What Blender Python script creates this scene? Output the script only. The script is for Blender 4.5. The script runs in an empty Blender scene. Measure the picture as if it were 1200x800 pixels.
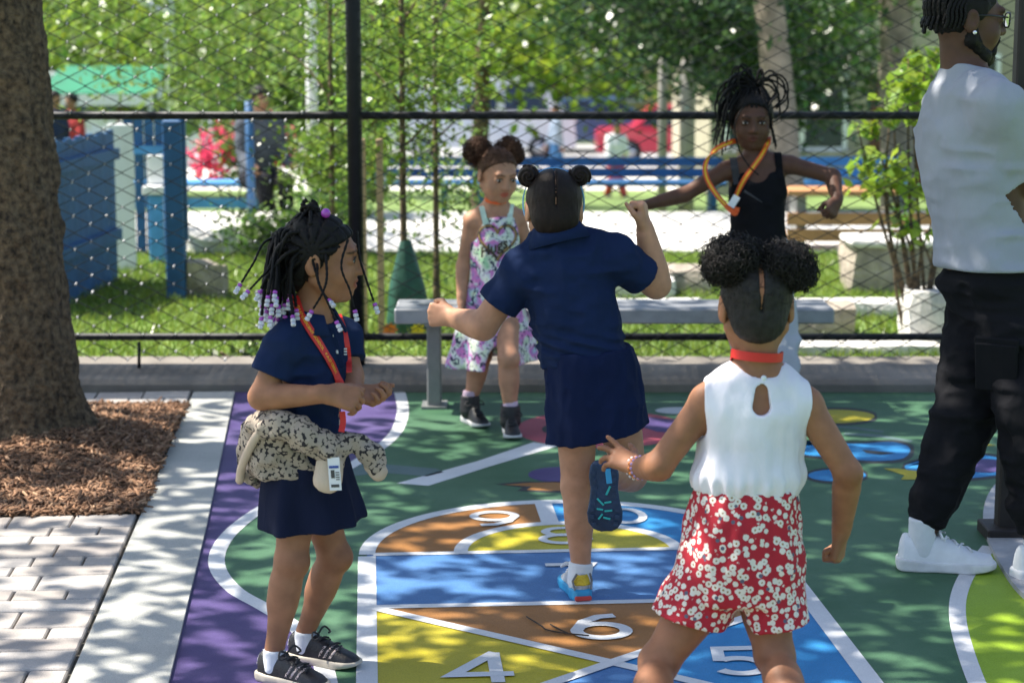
import bpy, bmesh, math, random
import numpy as np
from mathutils import Vector, Matrix
R_ = math.radians
rng = np.random.default_rng(7)
random.seed(7)
S = bpy.context.scene
COL = S.collection

# ------------------------------------------------------------------ camera, sky, sun, exposure
FPX, CAMH, HORIZON = 2300.0, 1.69, 21.0          # focal length in photo pixels (1200 wide), eye height, horizon row
PITCH = math.atan((400 - HORIZON) / FPX)
cam = bpy.data.cameras.new('camera'); camo = bpy.data.objects.new('camera', cam); COL.objects.link(camo)
cam.sensor_width = 36.0; cam.lens = FPX / 1200 * 36
cam.clip_end = 1500; cam.clip_start = .05
camo.location = (0, 0, CAMH); camo.rotation_euler = (math.pi / 2 - PITCH, 0, 0)
cam.dof.use_dof = True; cam.dof.focus_distance = 5.45; cam.dof.aperture_fstop = 3.5; cam.dof.aperture_blades = 9
S.camera = camo

SUN_EL = R_(57); SUN_AZ = np.array([-0.965, 0.262])     # the sun stands to the left and a little behind the fence line
w = bpy.data.worlds.new('World'); S.world = w; w.use_nodes = True
nt = w.node_tree; nt.nodes.clear()
sky = nt.nodes.new('ShaderNodeTexSky'); sky.sky_type = 'NISHITA'; sky.sun_disc = False
sky.sun_elevation = SUN_EL; sky.sun_rotation = math.atan2(SUN_AZ[0], SUN_AZ[1])
sky.air_density = 1.0; sky.dust_density = 1.5; sky.ozone_density = 1.0
bg = nt.nodes.new('ShaderNodeBackground'); bg.inputs['Strength'].default_value = .115
wo = nt.nodes.new('ShaderNodeOutputWorld')
nt.links.new(sky.outputs[0], bg.inputs[0]); nt.links.new(bg.outputs[0], wo.inputs[0])
sl = bpy.data.lights.new('sun', 'SUN'); sl.energy = 5.0; sl.angle = R_(.53); sl.color = (1, .94, .84)
so = bpy.data.objects.new('sun', sl); COL.objects.link(so); so.location = (-8, 8, 14)
SUNV = Vector((SUN_AZ[0] * math.cos(SUN_EL), SUN_AZ[1] * math.cos(SUN_EL), math.sin(SUN_EL)))
so.rotation_euler = (SUNV).to_track_quat('Z', 'Y').to_euler()
S.view_settings.view_transform = 'Standard'; S.view_settings.look = 'None'
S.view_settings.exposure = 1.15; S.view_settings.gamma = 1.0
S.view_settings.use_curve_mapping = False

# ------------------------------------------------------------------ photo pixel -> direction -> place
def ray(u, v):
    x = (u - 600) / FPX; y = (400 - v) / FPX
    return np.array([x, math.cos(PITCH) + y * math.sin(PITCH), -math.sin(PITCH) + y * math.cos(PITCH)])
CAMP = np.array([0, 0, CAMH])
def gz(u, v, z=0.0):
    r = ray(u, v); return CAMP + r * ((z - CAMH) / r[2])
def at(u, v, Y):
    r = ray(u, v); return CAMP + r * (Y / r[1])
def nrm(a):
    a = np.asarray(a, float); return a / (np.linalg.norm(a) + 1e-12)

# ------------------------------------------------------------------ materials
MATS = {}
def M(name, col, rough=.7, var=.18, scale=14., bump=0., bscale=120., metal=0., spec=.5, attr=False, sss=0., hue2=None, detail=5., trans=0., coat=0., dist=.004, sheen=0.):
    if name in MATS: return MATS[name]
    m = bpy.data.materials.new(name); MATS[name] = m; m.use_nodes = True
    t = m.node_tree; n = t.nodes; b = n['Principled BSDF']
    tc = n.new('ShaderNodeTexCoord')
    no = n.new('ShaderNodeTexNoise'); no.inputs['Scale'].default_value = scale; no.inputs['Detail'].default_value = detail
    t.links.new(tc.outputs['Object'], no.inputs['Vector'])
    mx = n.new('ShaderNodeMix'); mx.data_type = 'RGBA'
    c = np.array(col, float); lo = c * (1 - var); hi = np.minimum(c * (1 + var), .95) if hue2 is None else np.array(hue2)
    mr = n.new('ShaderNodeMapRange'); mr.inputs[1].default_value = .3; mr.inputs[2].default_value = .7
    t.links.new(no.outputs['Fac'], mr.inputs[0]); t.links.new(mr.outputs[0], mx.inputs[0])
    mx.inputs[6].default_value = (*lo, 1); mx.inputs[7].default_value = (*hi, 1)
    out = mx.outputs[2]
    if attr:
        at_ = n.new('ShaderNodeAttribute'); at_.attribute_name = 'Col'
        mm = n.new('ShaderNodeMix'); mm.data_type = 'RGBA'; mm.blend_type = 'MULTIPLY'; mm.inputs[0].default_value = 1
        t.links.new(out, mm.inputs[6]); t.links.new(at_.outputs['Color'], mm.inputs[7]); out = mm.outputs[2]
    t.links.new(out, b.inputs['Base Color'])
    b.inputs['Roughness'].default_value = rough; b.inputs['Metallic'].default_value = metal
    b.inputs['Specular IOR Level'].default_value = spec
    if sss: b.inputs['Subsurface Weight'].default_value = sss; b.inputs['Subsurface Radius'].default_value = (.012, .005, .003); b.inputs['Subsurface Scale'].default_value = 1.
    if coat: b.inputs['Coat Weight'].default_value = coat
    if sheen: b.inputs['Sheen Weight'].default_value = sheen; b.inputs['Sheen Roughness'].default_value = .5
    if trans: b.inputs['Transmission Weight'].default_value = trans
    if bump:
        nb = n.new('ShaderNodeTexNoise'); nb.inputs['Scale'].default_value = bscale; nb.inputs['Detail'].default_value = 6
        t.links.new(tc.outputs['Object'], nb.inputs['Vector'])
        bp = n.new('ShaderNodeBump'); bp.inputs['Strength'].default_value = bump; bp.inputs['Distance'].default_value = dist
        t.links.new(nb.outputs['Fac'], bp.inputs['Height']); t.links.new(bp.outputs[0], b.inputs['Normal'])
    return m
def leafmat(name, col, transl=.5, var=.35):
    m = bpy.data.materials.new(name); m.use_nodes = True; t = m.node_tree; n = t.nodes
    b = n['Principled BSDF']; a = n.new('ShaderNodeAttribute'); a.attribute_name = 'Col'
    mm = n.new('ShaderNodeMix'); mm.data_type = 'RGBA'; mm.blend_type = 'MULTIPLY'; mm.inputs[0].default_value = 1
    mm.inputs[6].default_value = (*col, 1); t.links.new(a.outputs['Color'], mm.inputs[7])
    t.links.new(mm.outputs[2], b.inputs['Base Color']); b.inputs['Roughness'].default_value = .32
    tr = n.new('ShaderNodeBsdfTranslucent'); t.links.new(mm.outputs[2], tr.inputs['Color'])
    ms = n.new('ShaderNodeMixShader'); ms.inputs[0].default_value = transl
    o = n['Material Output']; t.links.new(b.outputs[0], ms.inputs[1]); t.links.new(tr.outputs[0], ms.inputs[2]); t.links.new(ms.outputs[0], o.inputs[0])
    return m

# ------------------------------------------------------------------ object helpers
def tag(o, label=None, cat=None, group=None, kind=None):
    if label: o['label'] = label
    if cat: o['category'] = cat
    if group: o['group'] = group
    if kind: o['kind'] = kind
    return o
def empty(name, loc, label=None, cat=None, group=None, rz=0.):
    o = bpy.data.objects.new(name, None); COL.objects.link(o); o.location = loc; o.rotation_euler = (0, 0, rz)
    o.empty_display_size = .1
    o['org'] = [float(x) for x in loc]
    return tag(o, label, cat, group)
def mesh(name, V, F, mat, parent=None, smooth=True, col=None, loc=None, local=False):
    """V in world coordinates; stored relative to the parent's origin (or to loc)."""
    V = np.asarray(V, np.float32).reshape(-1, 3)
    off = np.zeros(3)
    if not local:
        if loc is not None: off = np.asarray(loc, float)
        if parent is not None:
            off = porg(parent)
    me = bpy.data.meshes.new(name)
    if isinstance(F, np.ndarray):
        nf, k = F.shape
        me.vertices.add(len(V)); me.vertices.foreach_set('co', (V - off).astype(np.float32).ravel())
        me.loops.add(nf * k); me.polygons.add(nf)
        me.loops.foreach_set('vertex_index', F.astype(np.int32).ravel())
        me.polygons.foreach_set('loop_start', np.arange(0, nf * k, k, dtype=np.int32))
        me.update(calc_edges=True)
    else:
        me.from_pydata([tuple(x) for x in (V - off)], [], [list(f) for f in F]); me.update()
    if smooth: me.polygons.foreach_set('use_smooth', np.ones(len(me.polygons), bool))
    if col is not None:
        a = me.color_attributes.new('Col', 'FLOAT_COLOR', 'POINT')
        c = np.ones((len(V), 4), np.float32); c[:, :3] = col; a.data.foreach_set('color', c.ravel())
    if mat: me.materials.append(mat)
    o = bpy.data.objects.new(name, me); COL.objects.link(o)
    if parent is not None:
        o.parent = parent; o['org'] = [float(x) for x in off]
    elif loc is not None:
        o.location = loc
    return o
def porg(o):
    return np.array(o['org']) if 'org' in o.keys() else np.array(o.location)
def share(src, name, parent, loc_world):
    """another object with the same mesh data, under parent"""
    o = bpy.data.objects.new(name, src.data); COL.objects.link(o); o.parent = parent
    o.location = np.asarray(loc_world) - (porg(parent) if parent else 0)
    return o

BOXF = [(0, 3, 2, 1), (4, 5, 6, 7), (0, 1, 5, 4), (1, 2, 6, 5), (2, 3, 7, 6), (3, 0, 4, 7)]
class MB:
    def __init__(s): s.v = []; s.f = []
    def add(s, V, F):
        k = len(s.v); s.v += [tuple(x) for x in V]; s.f += [tuple(i + k for i in f) for f in F]; return s
    def box(s, c, sz, rz=0., bev=0., ax=None):
        """bevelled box, centre c, full size sz; ax = 3x3 axes (rows) if given"""
        hx, hy, hz = [x / 2 for x in sz]
        A = np.array(ax) if ax is not None else np.array([[math.cos(rz), math.sin(rz), 0], [-math.sin(rz), math.cos(rz), 0], [0, 0, 1]])
        if bev <= 0:
            P = [(-hx, -hy, -hz), (hx, -hy, -hz), (hx, hy, -hz), (-hx, hy, -hz), (-hx, -hy, hz), (hx, -hy, hz), (hx, hy, hz), (-hx, hy, hz)]
            return s.add(np.array(P) @ A + np.asarray(c), BOXF)
        b = bev; P = []; F = []
        # three chamfer rings: bottom, top with inset
        for z, ins in ((-hz, b), (-hz + b, 0), (hz - b, 0), (hz, b)):
            x, y = hx - ins, hy - ins
            cb = b if ins == 0 else b * .5
            P += [(-x + cb, -y, z), (x - cb, -y, z), (x, -y + cb, z), (x, y - cb, z), (x - cb, y, z), (-x + cb, y, z), (-x, y - cb, z), (-x, -y + cb, z)]
        F.append(tuple(range(7, -1, -1))); F.append(tuple(range(24, 32)))
        for r in range(3):
            for i in range(8): F.append((r * 8 + i, r * 8 + (i + 1) % 8, r * 8 + 8 + (i + 1) % 8, r * 8 + 8 + i))
        return s.add(np.array(P) @ A + np.asarray(c), F)
    def tube(s, pts, rad, n=8, cap=True):
        P = np.asarray(pts, float); m = len(P)
        rad = np.full(m, rad, float) if np.isscalar(rad) else np.asarray(rad, float)
        T = np.gradient(P, axis=0); T /= np.linalg.norm(T, axis=1)[:, None] + 1e-12
        u = np.cross(T[0], (0, 0, 1.)); 
        if np.linalg.norm(u) < .1: u = np.cross(T[0], (0, 1., 0))
        u = nrm(u); V = []
        a = np.arange(n) * 2 * math.pi / n
        for i in range(m):
            u = nrm(u - T[i] * u.dot(T[i])); q = np.cross(T[i], u)
            V.append(P[i] + rad[i] * (np.cos(a)[:, None] * u + np.sin(a)[:, None] * q))
        F = []
        for i in range(m - 1):
            for j in range(n): F.append((i * n + j, i * n + (j + 1) % n, (i + 1) * n + (j + 1) % n, (i + 1) * n + j))
        if cap: F.append(tuple(range(n - 1, -1, -1))); F.append(tuple((m - 1) * n + j for j in range(n)))
        return s.add(np.concatenate(V), F)
    def ribbon(s, pts, wdir, width, thick=.0015):
        """flat strap: wdir per point = direction across the strap"""
        P = np.asarray(pts, float); m = len(P)
        W = np.asarray(wdir, float); W = np.broadcast_to(W, P.shape)
        T = np.gradient(P, axis=0); T /= np.linalg.norm(T, axis=1)[:, None] + 1e-9
        W = W - T * (W * T).sum(1)[:, None]; W = W / (np.linalg.norm(W, axis=1)[:, None] + 1e-9)
        N = np.cross(W, T); h = width / 2; t = thick / 2
        V = np.stack([P - W * h - N * t, P + W * h - N * t, P + W * h + N * t, P - W * h + N * t], 1).reshape(-1, 3); F = []
        for i in range(m - 1):
            for j in range(4): F.append((i * 4 + j, i * 4 + (j + 1) % 4, i * 4 + 4 + (j + 1) % 4, i * 4 + 4 + j))
        F.append((3, 2, 1, 0)); F.append(tuple((m - 1) * 4 + j for j in range(4)))
        s.add(V, F); return N
    def build(s, name, mat, parent=None, smooth=False, loc=None):
        return mesh(name, s.v, s.f, mat, parent, smooth, loc=loc)

def catmull(P, n):
    P = np.asarray(P, float); Q = np.vstack([2 * P[0] - P[1], P, 2 * P[-1] - P[-2]]); out = []
    t = np.linspace(0, len(P) - 1, n)
    for x in t:
        i = min(int(x), len(P) - 2); f = x - i; a, b, c, d = Q[i], Q[i + 1], Q[i + 2], Q[i + 3]
        out.append(.5 * ((2 * b) + (-a + c) * f + (2 * a - 5 * b + 4 * c - d) * f * f + (-a + 3 * b - 3 * c + d) * f ** 3))
    return np.array(out)
def vnoise(P, scale, seed=0):
    """value noise at points, about -1..1"""
    r = np.random.default_rng(seed); n = 32; G = r.random((n, n, n)) * 2 - 1
    Q = np.asarray(P) * scale; I = np.floor(Q).astype(int); f = Q - I; f = f * f * (3 - 2 * f); out = 0
    for a in (0, 1):
        for b in (0, 1):
            for c in (0, 1):
                wgt = (f[:, 0] if a else 1 - f[:, 0]) * (f[:, 1] if b else 1 - f[:, 1]) * (f[:, 2] if c else 1 - f[:, 2])
                out = out + wgt * G[(I[:, 0] + a) % n, (I[:, 1] + b) % n, (I[:, 2] + c) % n]
    return out

# ================================================================== THE SETTING
def tz(Y):   # the park falls away towards the street
    return float(np.interp(Y, [-100, 9.5, 15.5, 22, 30, 45, 60, 700], [-.02, -.02, -.02, -.55, -1.1, -2.05, -2.1, -2.1]))
def gt(u, v):
    """pixel -> point on the terrain"""
    Ys = np.linspace(9, 90, 1600); r = ray(u, v)
    z = CAMH + r[2] / r[1] * Ys; t = np.interp(Ys, [9, 15.5, 22, 30, 45, 60, 90], [-.02, -.02, -.55, -1.1, -2.05, -2.1, -2.1])
    k = np.argmax(z < t); return at(u, v, Ys[k])

m_ground = M('lawn_soil', (.13, .2, .05), .95, .45, 2.2, .6, 60, hue2=(.2, .3, .075))
ys = np.concatenate([np.linspace(-60, 9, 12), np.linspace(9.4, 60, 60), [80, 120, 200, 350, 600]])
xs = np.array([-400, -150, -60, -30, -15, -6, 0, 6, 15, 30, 60, 150, 400.])
V = [(x, y, tz(y)) for y in ys for x in xs]; nx = len(xs)
F = np.array([(j * nx + i, j * nx + i + 1, (j + 1) * nx + i + 1, (j + 1) * nx + i) for j in range(len(ys) - 1) for i in range(nx - 1)])
tag(mesh('ground', V, F, m_ground), kind='structure')

def court_mat(name, col, speck=.5):
    """acrylic court paint over asphalt: fine grain, scuffs and faded patches"""
    m = bpy.data.materials.new(name); m.use_nodes = True; t = m.node_tree; n = t.nodes; b = n['Principled BSDF']
    tc = n.new('ShaderNodeTexCoord')
    g = n.new('ShaderNodeTexNoise'); g.inputs['Scale'].default_value = 260; g.inputs['Detail'].default_value = 4
    p = n.new('ShaderNodeTexNoise'); p.inputs['Scale'].default_value = 2.3; p.inputs['Detail'].default_value = 8; p.inputs['Roughness'].default_value = .65
    for q in (g, p): t.links.new(tc.outputs['Object'], q.inputs['Vector'])
    m1 = n.new('ShaderNodeMix'); m1.data_type = 'RGBA'; m2 = n.new('ShaderNodeMix'); m2.data_type = 'RGBA'; m2.blend_type = 'MULTIPLY'; m2.inputs[0].default_value = speck
    c = np.array(col); grey = np.array([.3, .3, .28])
    m1.inputs[6].default_value = (*(c * .8), 1); m1.inputs[7].default_value = (*(c * .95 + grey * .11), 1)
    r1 = n.new('ShaderNodeMapRange'); r1.inputs[1].default_value = .35; r1.inputs[2].default_value = .7
    t.links.new(p.outputs['Fac'], r1.inputs[0]); t.links.new(r1.outputs[0], m1.inputs[0]); t.links.new(m1.outputs[2], m2.inputs[6])
    r2 = n.new('ShaderNodeMapRange'); r2.inputs[1].default_value = .33; r2.inputs[2].default_value = .6; r2.inputs[3].default_value = .45
    t.links.new(g.outputs['Fac'], r2.inputs[0]); t.links.new(r2.outputs[0], m2.inputs[7])
    # scattered grime spots
    vo = n.new('ShaderNodeTexVoronoi'); vo.inputs['Scale'].default_value = 9; t.links.new(tc.outputs['Object'], vo.inputs['Vector'])
    r3 = n.new('ShaderNodeMapRange'); r3.inputs[1].default_value = .03; r3.inputs[2].default_value = .06; r3.inputs[3].default_value = .6
    t.links.new(vo.outputs['Distance'], r3.inputs[0])
    m3 = n.new('ShaderNodeMix'); m3.data_type = 'RGBA'; m3.blend_type = 'MULTIPLY'; m3.inputs[0].default_value = .5
    t.links.new(m2.outputs[2], m3.inputs[6]); t.links.new(r3.outputs[0], m3.inputs[7])
    t.links.new(m3.outputs[2], b.inputs['Base Color'])
    b.inputs['Roughness'].default_value = .62; b.inputs['Specular IOR Level'].default_value = .35
    bp = n.new('ShaderNodeBump'); bp.inputs['Strength'].default_value = .5; bp.inputs['Distance'].default_value = .002
    t.links.new(g.outputs['Fac'], bp.inputs['Height']); t.links.new(bp.outputs[0], b.inputs['Normal'])
    return m
P_GREEN = court_mat('court_green', (.05, .15, .07)); P_PURPLE = court_mat('court_purple', (.075, .045, .185))
P_WHITE = court_mat('court_white', (.72, .73, .74), .2); P_BLUE = court_mat('court_blue', (.012, .235, .55)); P_BLUE2 = court_mat('court_mid_blue', (.065, .2, .46))
P_BROWN = court_mat('court_ochre', (.36, .15, .028)); P_YELLOW = court_mat('court_yellow', (.55, .46, .015)); P_PINK = court_mat('court_pink', (.5, .08, .12))
P_LIME = court_mat('court_lime', (.3, .46, .012)); P_DARK = court_mat('court_dark_outline', (.02, .025, .03)); P_GREY = court_mat('court_grey_paint', (.1, .17, .17))

# the court sheet: one slab of green, its painted figures are parts of it
court = mesh('playground_court', [(-.83, 2.0, 0), (3.6, 2.0, 0), (3.6, 8.83, 0), (-1.36, 8.83, 0)], [(0, 1, 2, 3)], P_GREEN)
tag(court, kind='structure')
def paint(name, px, mat, layer=1, world=False):
    P = [(p[0], p[1], .0006 * layer) if world else (*gz(*p)[:2], .0006 * layer) for p in px]
    a = sum(P[i][0] * P[(i + 1) % len(P)][1] - P[(i + 1) % len(P)][0] * P[i][1] for i in range(len(P)))
    if a < 0: P = P[::-1]
    return mesh(name, P, [tuple(range(len(P)))], mat, court, False)
def smoothpx(px, n=60, closed=False):
    P = np.array(px, float)
    if closed:
        P = np.vstack([P, P[:3]]); return catmull(P, n * 2)[:]
    return catmull(P, n)
def band(name, pts_world, width, mat, layer=2):
    P = np.array(pts_world)[:, :2]; T = np.gradient(P, axis=0); T /= np.linalg.norm(T, axis=1)[:, None]
    N = np.stack([-T[:, 1], T[:, 0]], 1) * width / 2
    V = [(*(P[i] + N[i] * s), .0006 * layer) for i in range(len(P)) for s in (-1, 1)]
    return mesh(name, V, [(2 * i, 2 * i + 1, 2 * i + 3, 2 * i + 2)[::-1] for i in range(len(P) - 1)], mat, court, False)
def ell(cx, cy, rx, ry, n=36, a0=0, a1=2 * math.pi):
    return [(cx + rx * math.cos(a), cy + ry * math.sin(a)) for a in np.linspace(a0, a1, n, endpoint=False)]
# purple field and its white border
edge = [(467, 455), (471, 470), (472, 484), (466, 503), (452, 519), (430, 534), (405, 549), (360, 570), (310, 594), (274, 620), (256, 645), (256, 668), (276, 692), (311, 712), (347, 735), (372, 765), (384, 800), (388, 850)]
ep = smoothpx(edge, 90)
band('white_border', [gz(*p) for p in ep], .052, P_WHITE)
paint('purple_field', [(268, 459.6)] + [tuple(p) for p in ep] + [(135, 850), (240, 545)], P_PURPLE, 1)
# lime field on the other side, with its white border
edge2 = smoothpx([(1160, 640), (1143, 660), (1129, 682), (1122, 709), (1126, 744), (1145, 800), (1175, 860)], 40)
band('white_border', [gz(*p) for p in edge2], .048, P_WHITE)
paint('lime_field', [tuple(p) for p in edge2] + [(1400, 860), (1400, 700), (1210, 700), (1180, 668)], P_LIME, 1)
paint('white_stroke', [(465, 566), (502, 569), (575, 546), (655, 522), (625, 518), (560, 540)], P_WHITE, 1)
# pink flower, dark blobs, little fish
paint('pink_disc', ell(705, 503, 101, 22), P_PINK, 1); paint('dark_eye', ell(645, 503, 10, 5), P_DARK, 2)
paint('purple_patch', [(752, 488), (790, 492), (808, 500), (806, 508), (770, 506), (745, 498)], P_PURPLE, 2)
paint('white_patch', ell(795, 481, 27, 4), P_WHITE, 2)
paint('purple_blob', ell(655, 556, 36, 9), P_PURPLE, 1)
paint('fish_outline', [(580, 567), (612, 564), (650, 564), (690, 566), (690, 577), (640, 577), (606, 575), (612, 571)], P_DARK, 1)
paint('ochre_fish', [(590, 568), (615, 566), (650, 565), (688, 568), (686, 575), (645, 575), (617, 574), (624, 570)], P_BROWN, 2)
paint('grey_eye', ell(418, 548, 22, 9), P_GREY, 1); paint('trunk_shadow', [(440, 543), (512, 549), (520, 553), (500, 558), (440, 553)], P_GREY, 1)  # the long strip is the tree trunk's cast shadow, put into the paint
def outlined(name, px, mat, grow=1.06, dv=2.2, layer=1):
    P = np.array(px, float); c = P.mean(0); Q = c + (P - c) * grow; Q[:, 1] += np.sign(P[:, 1] - c[1]) * dv
    paint('dark_outline', Q.tolist(), P_DARK, layer); paint(name, px, mat, layer + 1)
outlined('yellow_oval', ell(975, 488, 50, 8), P_YELLOW)
outlined('blue_squiggle', smoothpx([(935, 522), (960, 517), (1000, 520), (1045, 518), (1066, 525), (1058, 537), (1025, 540), (985, 537), (945, 533), (932, 528)], 40, True).tolist(), P_BLUE)
paint('green_slit', [(1010, 527), (1030, 529), (1050, 531), (1032, 533), (1015, 531)], P_DARK, 3)
outlined('blue_oval', ell(981, 557, 34, 7), P_BLUE)
outlined('blue_fish', smoothpx([(1060, 547), (1100, 536), (1150, 533), (1178, 541), (1176, 554), (1140, 560), (1095, 561)], 40, True).tolist(), P_BLUE)
paint('purple_fish_side', ell(1155, 546, 26, 8), P_PURPLE, 3)
paint('yellow_fin', [(1035, 549), (1050, 549), (1076, 552), (1074, 562), (1056, 562), (1060, 557)], P_YELLOW, 3)
paint('yellow_tip', [(1148, 518), (1167, 522), (1149, 523)], P_YELLOW, 2)
paint('dark_stroke', [(990, 507), (1030, 509), (1070, 516), (1068, 518), (1028, 512), (988, 509)], P_GREY, 1)
paint('dark_stroke', [(960, 497), (1000, 500), (1036, 505), (1034, 507), (998, 502), (958, 499)], P_GREY, 1)
paint('white_scuff', ell(508, 474, 13, 2.4), P_WHITE, 1)
# hopscotch
HO = gz(430, 650)[:2]; HW = nrm(gz(430, 655)[:2] - gz(430, 800)[:2]); HU = np.array([HW[1], -HW[0]]); W_ = 1.30
def hp(a, b): return HO + HU * a + HW * b
def hpaint(name, ab, mat, layer=1): return paint(name, [hp(*q) for q in ab], mat, layer, True)
def arc(cx, r, a0, a1, n=28): return [(cx + r * math.cos(a), r * math.sin(a)) for a in np.linspace(a0, a1, n)]
def hband(name, ab, wd, layer=2): return band(name, [hp(*q) for q in ab], wd, P_WHITE, layer)
hc = W_ / 2; b1, b2 = -.568, -1.66; bm = (b1 + b2) / 2
hpaint('ochre_quarter', [(hc, 0)] + arc(hc, hc, math.pi / 2, math.pi), P_BROWN)
hpaint('blue_quarter', [(hc, 0)] + arc(hc, hc, 0, math.pi / 2), P_BLUE)
hpaint('yellow_dome', arc(hc, .345, 0, math.pi), P_YELLOW, 2)
hpaint('blue_row', [(0, 0), (0, b1), (W_, b1), (W_, 0)], P_BLUE2)
hpaint('ochre_triangle', [(0, b1), (hc, bm), (W_, b1)], P_BROWN); hpaint('yellow_triangle', [(0, b1), (0, b2), (hc, bm)], P_YELLOW)
hpaint('blue_triangle', [(W_, b1), (hc, bm), (W_, b2)], P_BLUE); hpaint('blue_triangle', [(0, b2), (W_, b2), (hc, bm)], P_BLUE2)
hpaint('ochre_row', [(0, b2), (0, b2 - .55), (W_, b2 - .55), (W_, b2)], P_BROWN)
hband('white_line', [(0, b2 - .55), (0, b2), (0, b1), (0, -.02)] , .056, 3); hband('white_line', [(W_, b2 - .55), (W_, b2), (W_, b1), (W_, -.02)], .056, 3)
hband('white_arc', arc(hc, hc, 0, math.pi, 50), .052, 3); hband('white_arc', arc(hc, .35, 0, math.pi, 40), .045, 3)
for bb, wd in ((0, .034), (b1, .036), (b2, .036)): hband('white_line', [(0.02, bb), (hc, bb), (W_ - .02, bb)], wd, 4)
hband('white_line', [(hc - .03, .33), (hc - .03, .64)], .06, 4)
hband('white_line', [(0.02, b1 - .01), (hc, bm), (W_ - .02, b2)], .04, 5); hband('white_line', [(0.02, b2), (hc, bm), (W_ - .02, b1 - .01)], .04, 6)
def A_(cx, cy, rx, ry, d0, d1, n=26): return [(cx + rx * math.cos(R_(d)), cy + ry * math.sin(R_(d))) for d in np.linspace(d0, d1, n)]
DIG = {'4': [[(.72, 0), (.72, 1.0)], [(.75, 1.0), (.0, .27), (1.0, .27)]], '5': [[(.86, .97), (.2, .97), (.13, .5)], A_(.44, .31, .42, .28, 130, -150)],
       '6': [A_(.5, .32, .42, .3, 160, 520) + [], [(.1, .38), (.25, .72), (.52, .92), (.82, .97)]], '7': [[(0, .97), (.95, .97), (.4, 0)]],
       '8': [A_(.5, .74, .33, .23, 90, 450), A_(.5, .27, .43, .26, 90, 450)], '9': [A_(.5, .66, .42, .3, -20, 340), [(.9, .6), (.75, .26), (.48, .06), (.18, .03)]],
       '0': [A_(.5, .5, .42, .47, 0, 360, 40)], '1': [[(.25, .8), (.5, .97), (.5, 0)]]}
def digit(ch, u, v, w_, h_, lw=.03):
    c = gz(u, v)[:2]; parts = []
    for st in DIG[ch]:
        P = np.array([c + HU * (x - .5) * w_ + HW * (y - .5) * h_ for x, y in st])
        V = []; Fq = []
        # mitred offset
        T = np.diff(P, axis=0); T /= np.linalg.norm(T, axis=1)[:, None] + 1e-9
        N = np.stack([-T[:, 1], T[:, 0]], 1)
        for i in range(len(P)):
            if i == 0: o = N[0]
            elif i == len(P) - 1: o = N[-1]
            else:
                s = N[i - 1] + N[i]; o = s / max(.35, (s @ s) / 2) if (s @ s) > .05 else N[i]
            V += [(*(P[i] - o * lw / 2), 0), (*(P[i] + o * lw / 2), 0)]
        Fq = [(2 * i, 2 * i + 2, 2 * i + 3, 2 * i + 1) for i in range(len(P) - 1)]
        parts.append((V, Fq))
    mb = MB()
    for k, (V, Fq) in enumerate(parts): mb.add([(x, y, .0042 + .0004 * k) for x, y, z in V], Fq)
    mb.build('painted_numeral', P_WHITE, court)
digit('4', 565, 783, .16, .24, .036); digit('5', 868, 775, .155, .22, .034); digit('6', 703, 735, .165, .21, .036)
digit('7', 671, 673, .15, .22, .032); digit('8', 661, 628, .175, .2, .03); digit('9', 580, 608, .17, .19, .03); digit('0', 733, 605, .14, .2, .03); digit('1', 688, 605, .1, .2, .03)

# pale concrete band between pavers and court, curved path at the right, kerb under the fence
m_conc = court_mat('concrete_pale', (.5, .5, .46), .55); m_kerb = M('concrete_kerb', (.19, .17, .145), .92, .4, 3.5, .7, 70, detail=9)
m_path = M('concrete_path', (.36, .36, .37), .9, .2, 9, .5, 140, detail=8)
def slab(name, px, z0, z1, mat, world=False, kind='structure', parent=None):
    P = [np.array(p)[:2] if world else gz(*p)[:2] for p in px]; n = len(P)
    V = [(*p, z0) for p in P] + [(*p, z1) for p in P]
    a = sum(P[i][0] * P[(i + 1) % n][1] - P[(i + 1) % n][0] * P[i][1] for i in range(n))
    F = [tuple(range(n, 2 * n)), tuple(range(n - 1, -1, -1))] + [(i, (i + 1) % n, n + (i + 1) % n, n + i) for i in range(n)]
    if a < 0: F = [f[::-1] for f in F]
    o = mesh(name, V, F, mat, parent, False)
    if kind: tag(o, kind=kind)
    return o
SL = gz(227, 462)[:2]; SD = nrm(gz(82, 800)[:2] - SL); SN = np.array([-SD[1], SD[0]])   # along the band (towards the viewer), and across it to the right
if SN[0] < 0: SN = -SN
SWID = .235
slab('concrete_band', [SL, SL + SN * (SWID - .05), SL + SN * SWID + SD * 2.4, SL + SN * (SWID + .06) + SD * 7, SL + SD * 7], -.02, .012, m_conc, True)
pe = smoothpx([(1215, 545), (1180, 560), (1160, 580), (1152, 605), (1156, 632), (1170, 662), (1190, 692), (1215, 715)], 40)
slab('concrete_path', [tuple(p) for p in pe] + [(1500, 720), (1500, 545)], -.01, .016, m_path)
KY0, KY1 = 8.825, 9.3
kerb = mesh('kerb', *(lambda n: ([(x, y, z) for x in np.linspace(-7, 7, n) for y, z in ((KY0, -.02), (KY0, .035), (KY0 + .03, .055), (KY1, .085), (KY1, -.02))],
        [(i * 5 + j, i * 5 + 5 + j, i * 5 + 6 + j, i * 5 + 1 + j) for i in range(n - 1) for j in range(4)]))(60), m_kerb, None, False); tag(kerb, kind='structure')
m_joint = M('joint_sand', (.09, .08, .065), .95, .4, 60, .6, 200)
def sx(a, b): return SL - SN * a + SD * b       # a metres left of the band, b metres towards the viewer
bed = slab('paver_bed', [sx(.0, -.05), sx(3.5, -.05), sx(3.5, 7), sx(0, 7)], -.02, -.008, m_joint, True)
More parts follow.
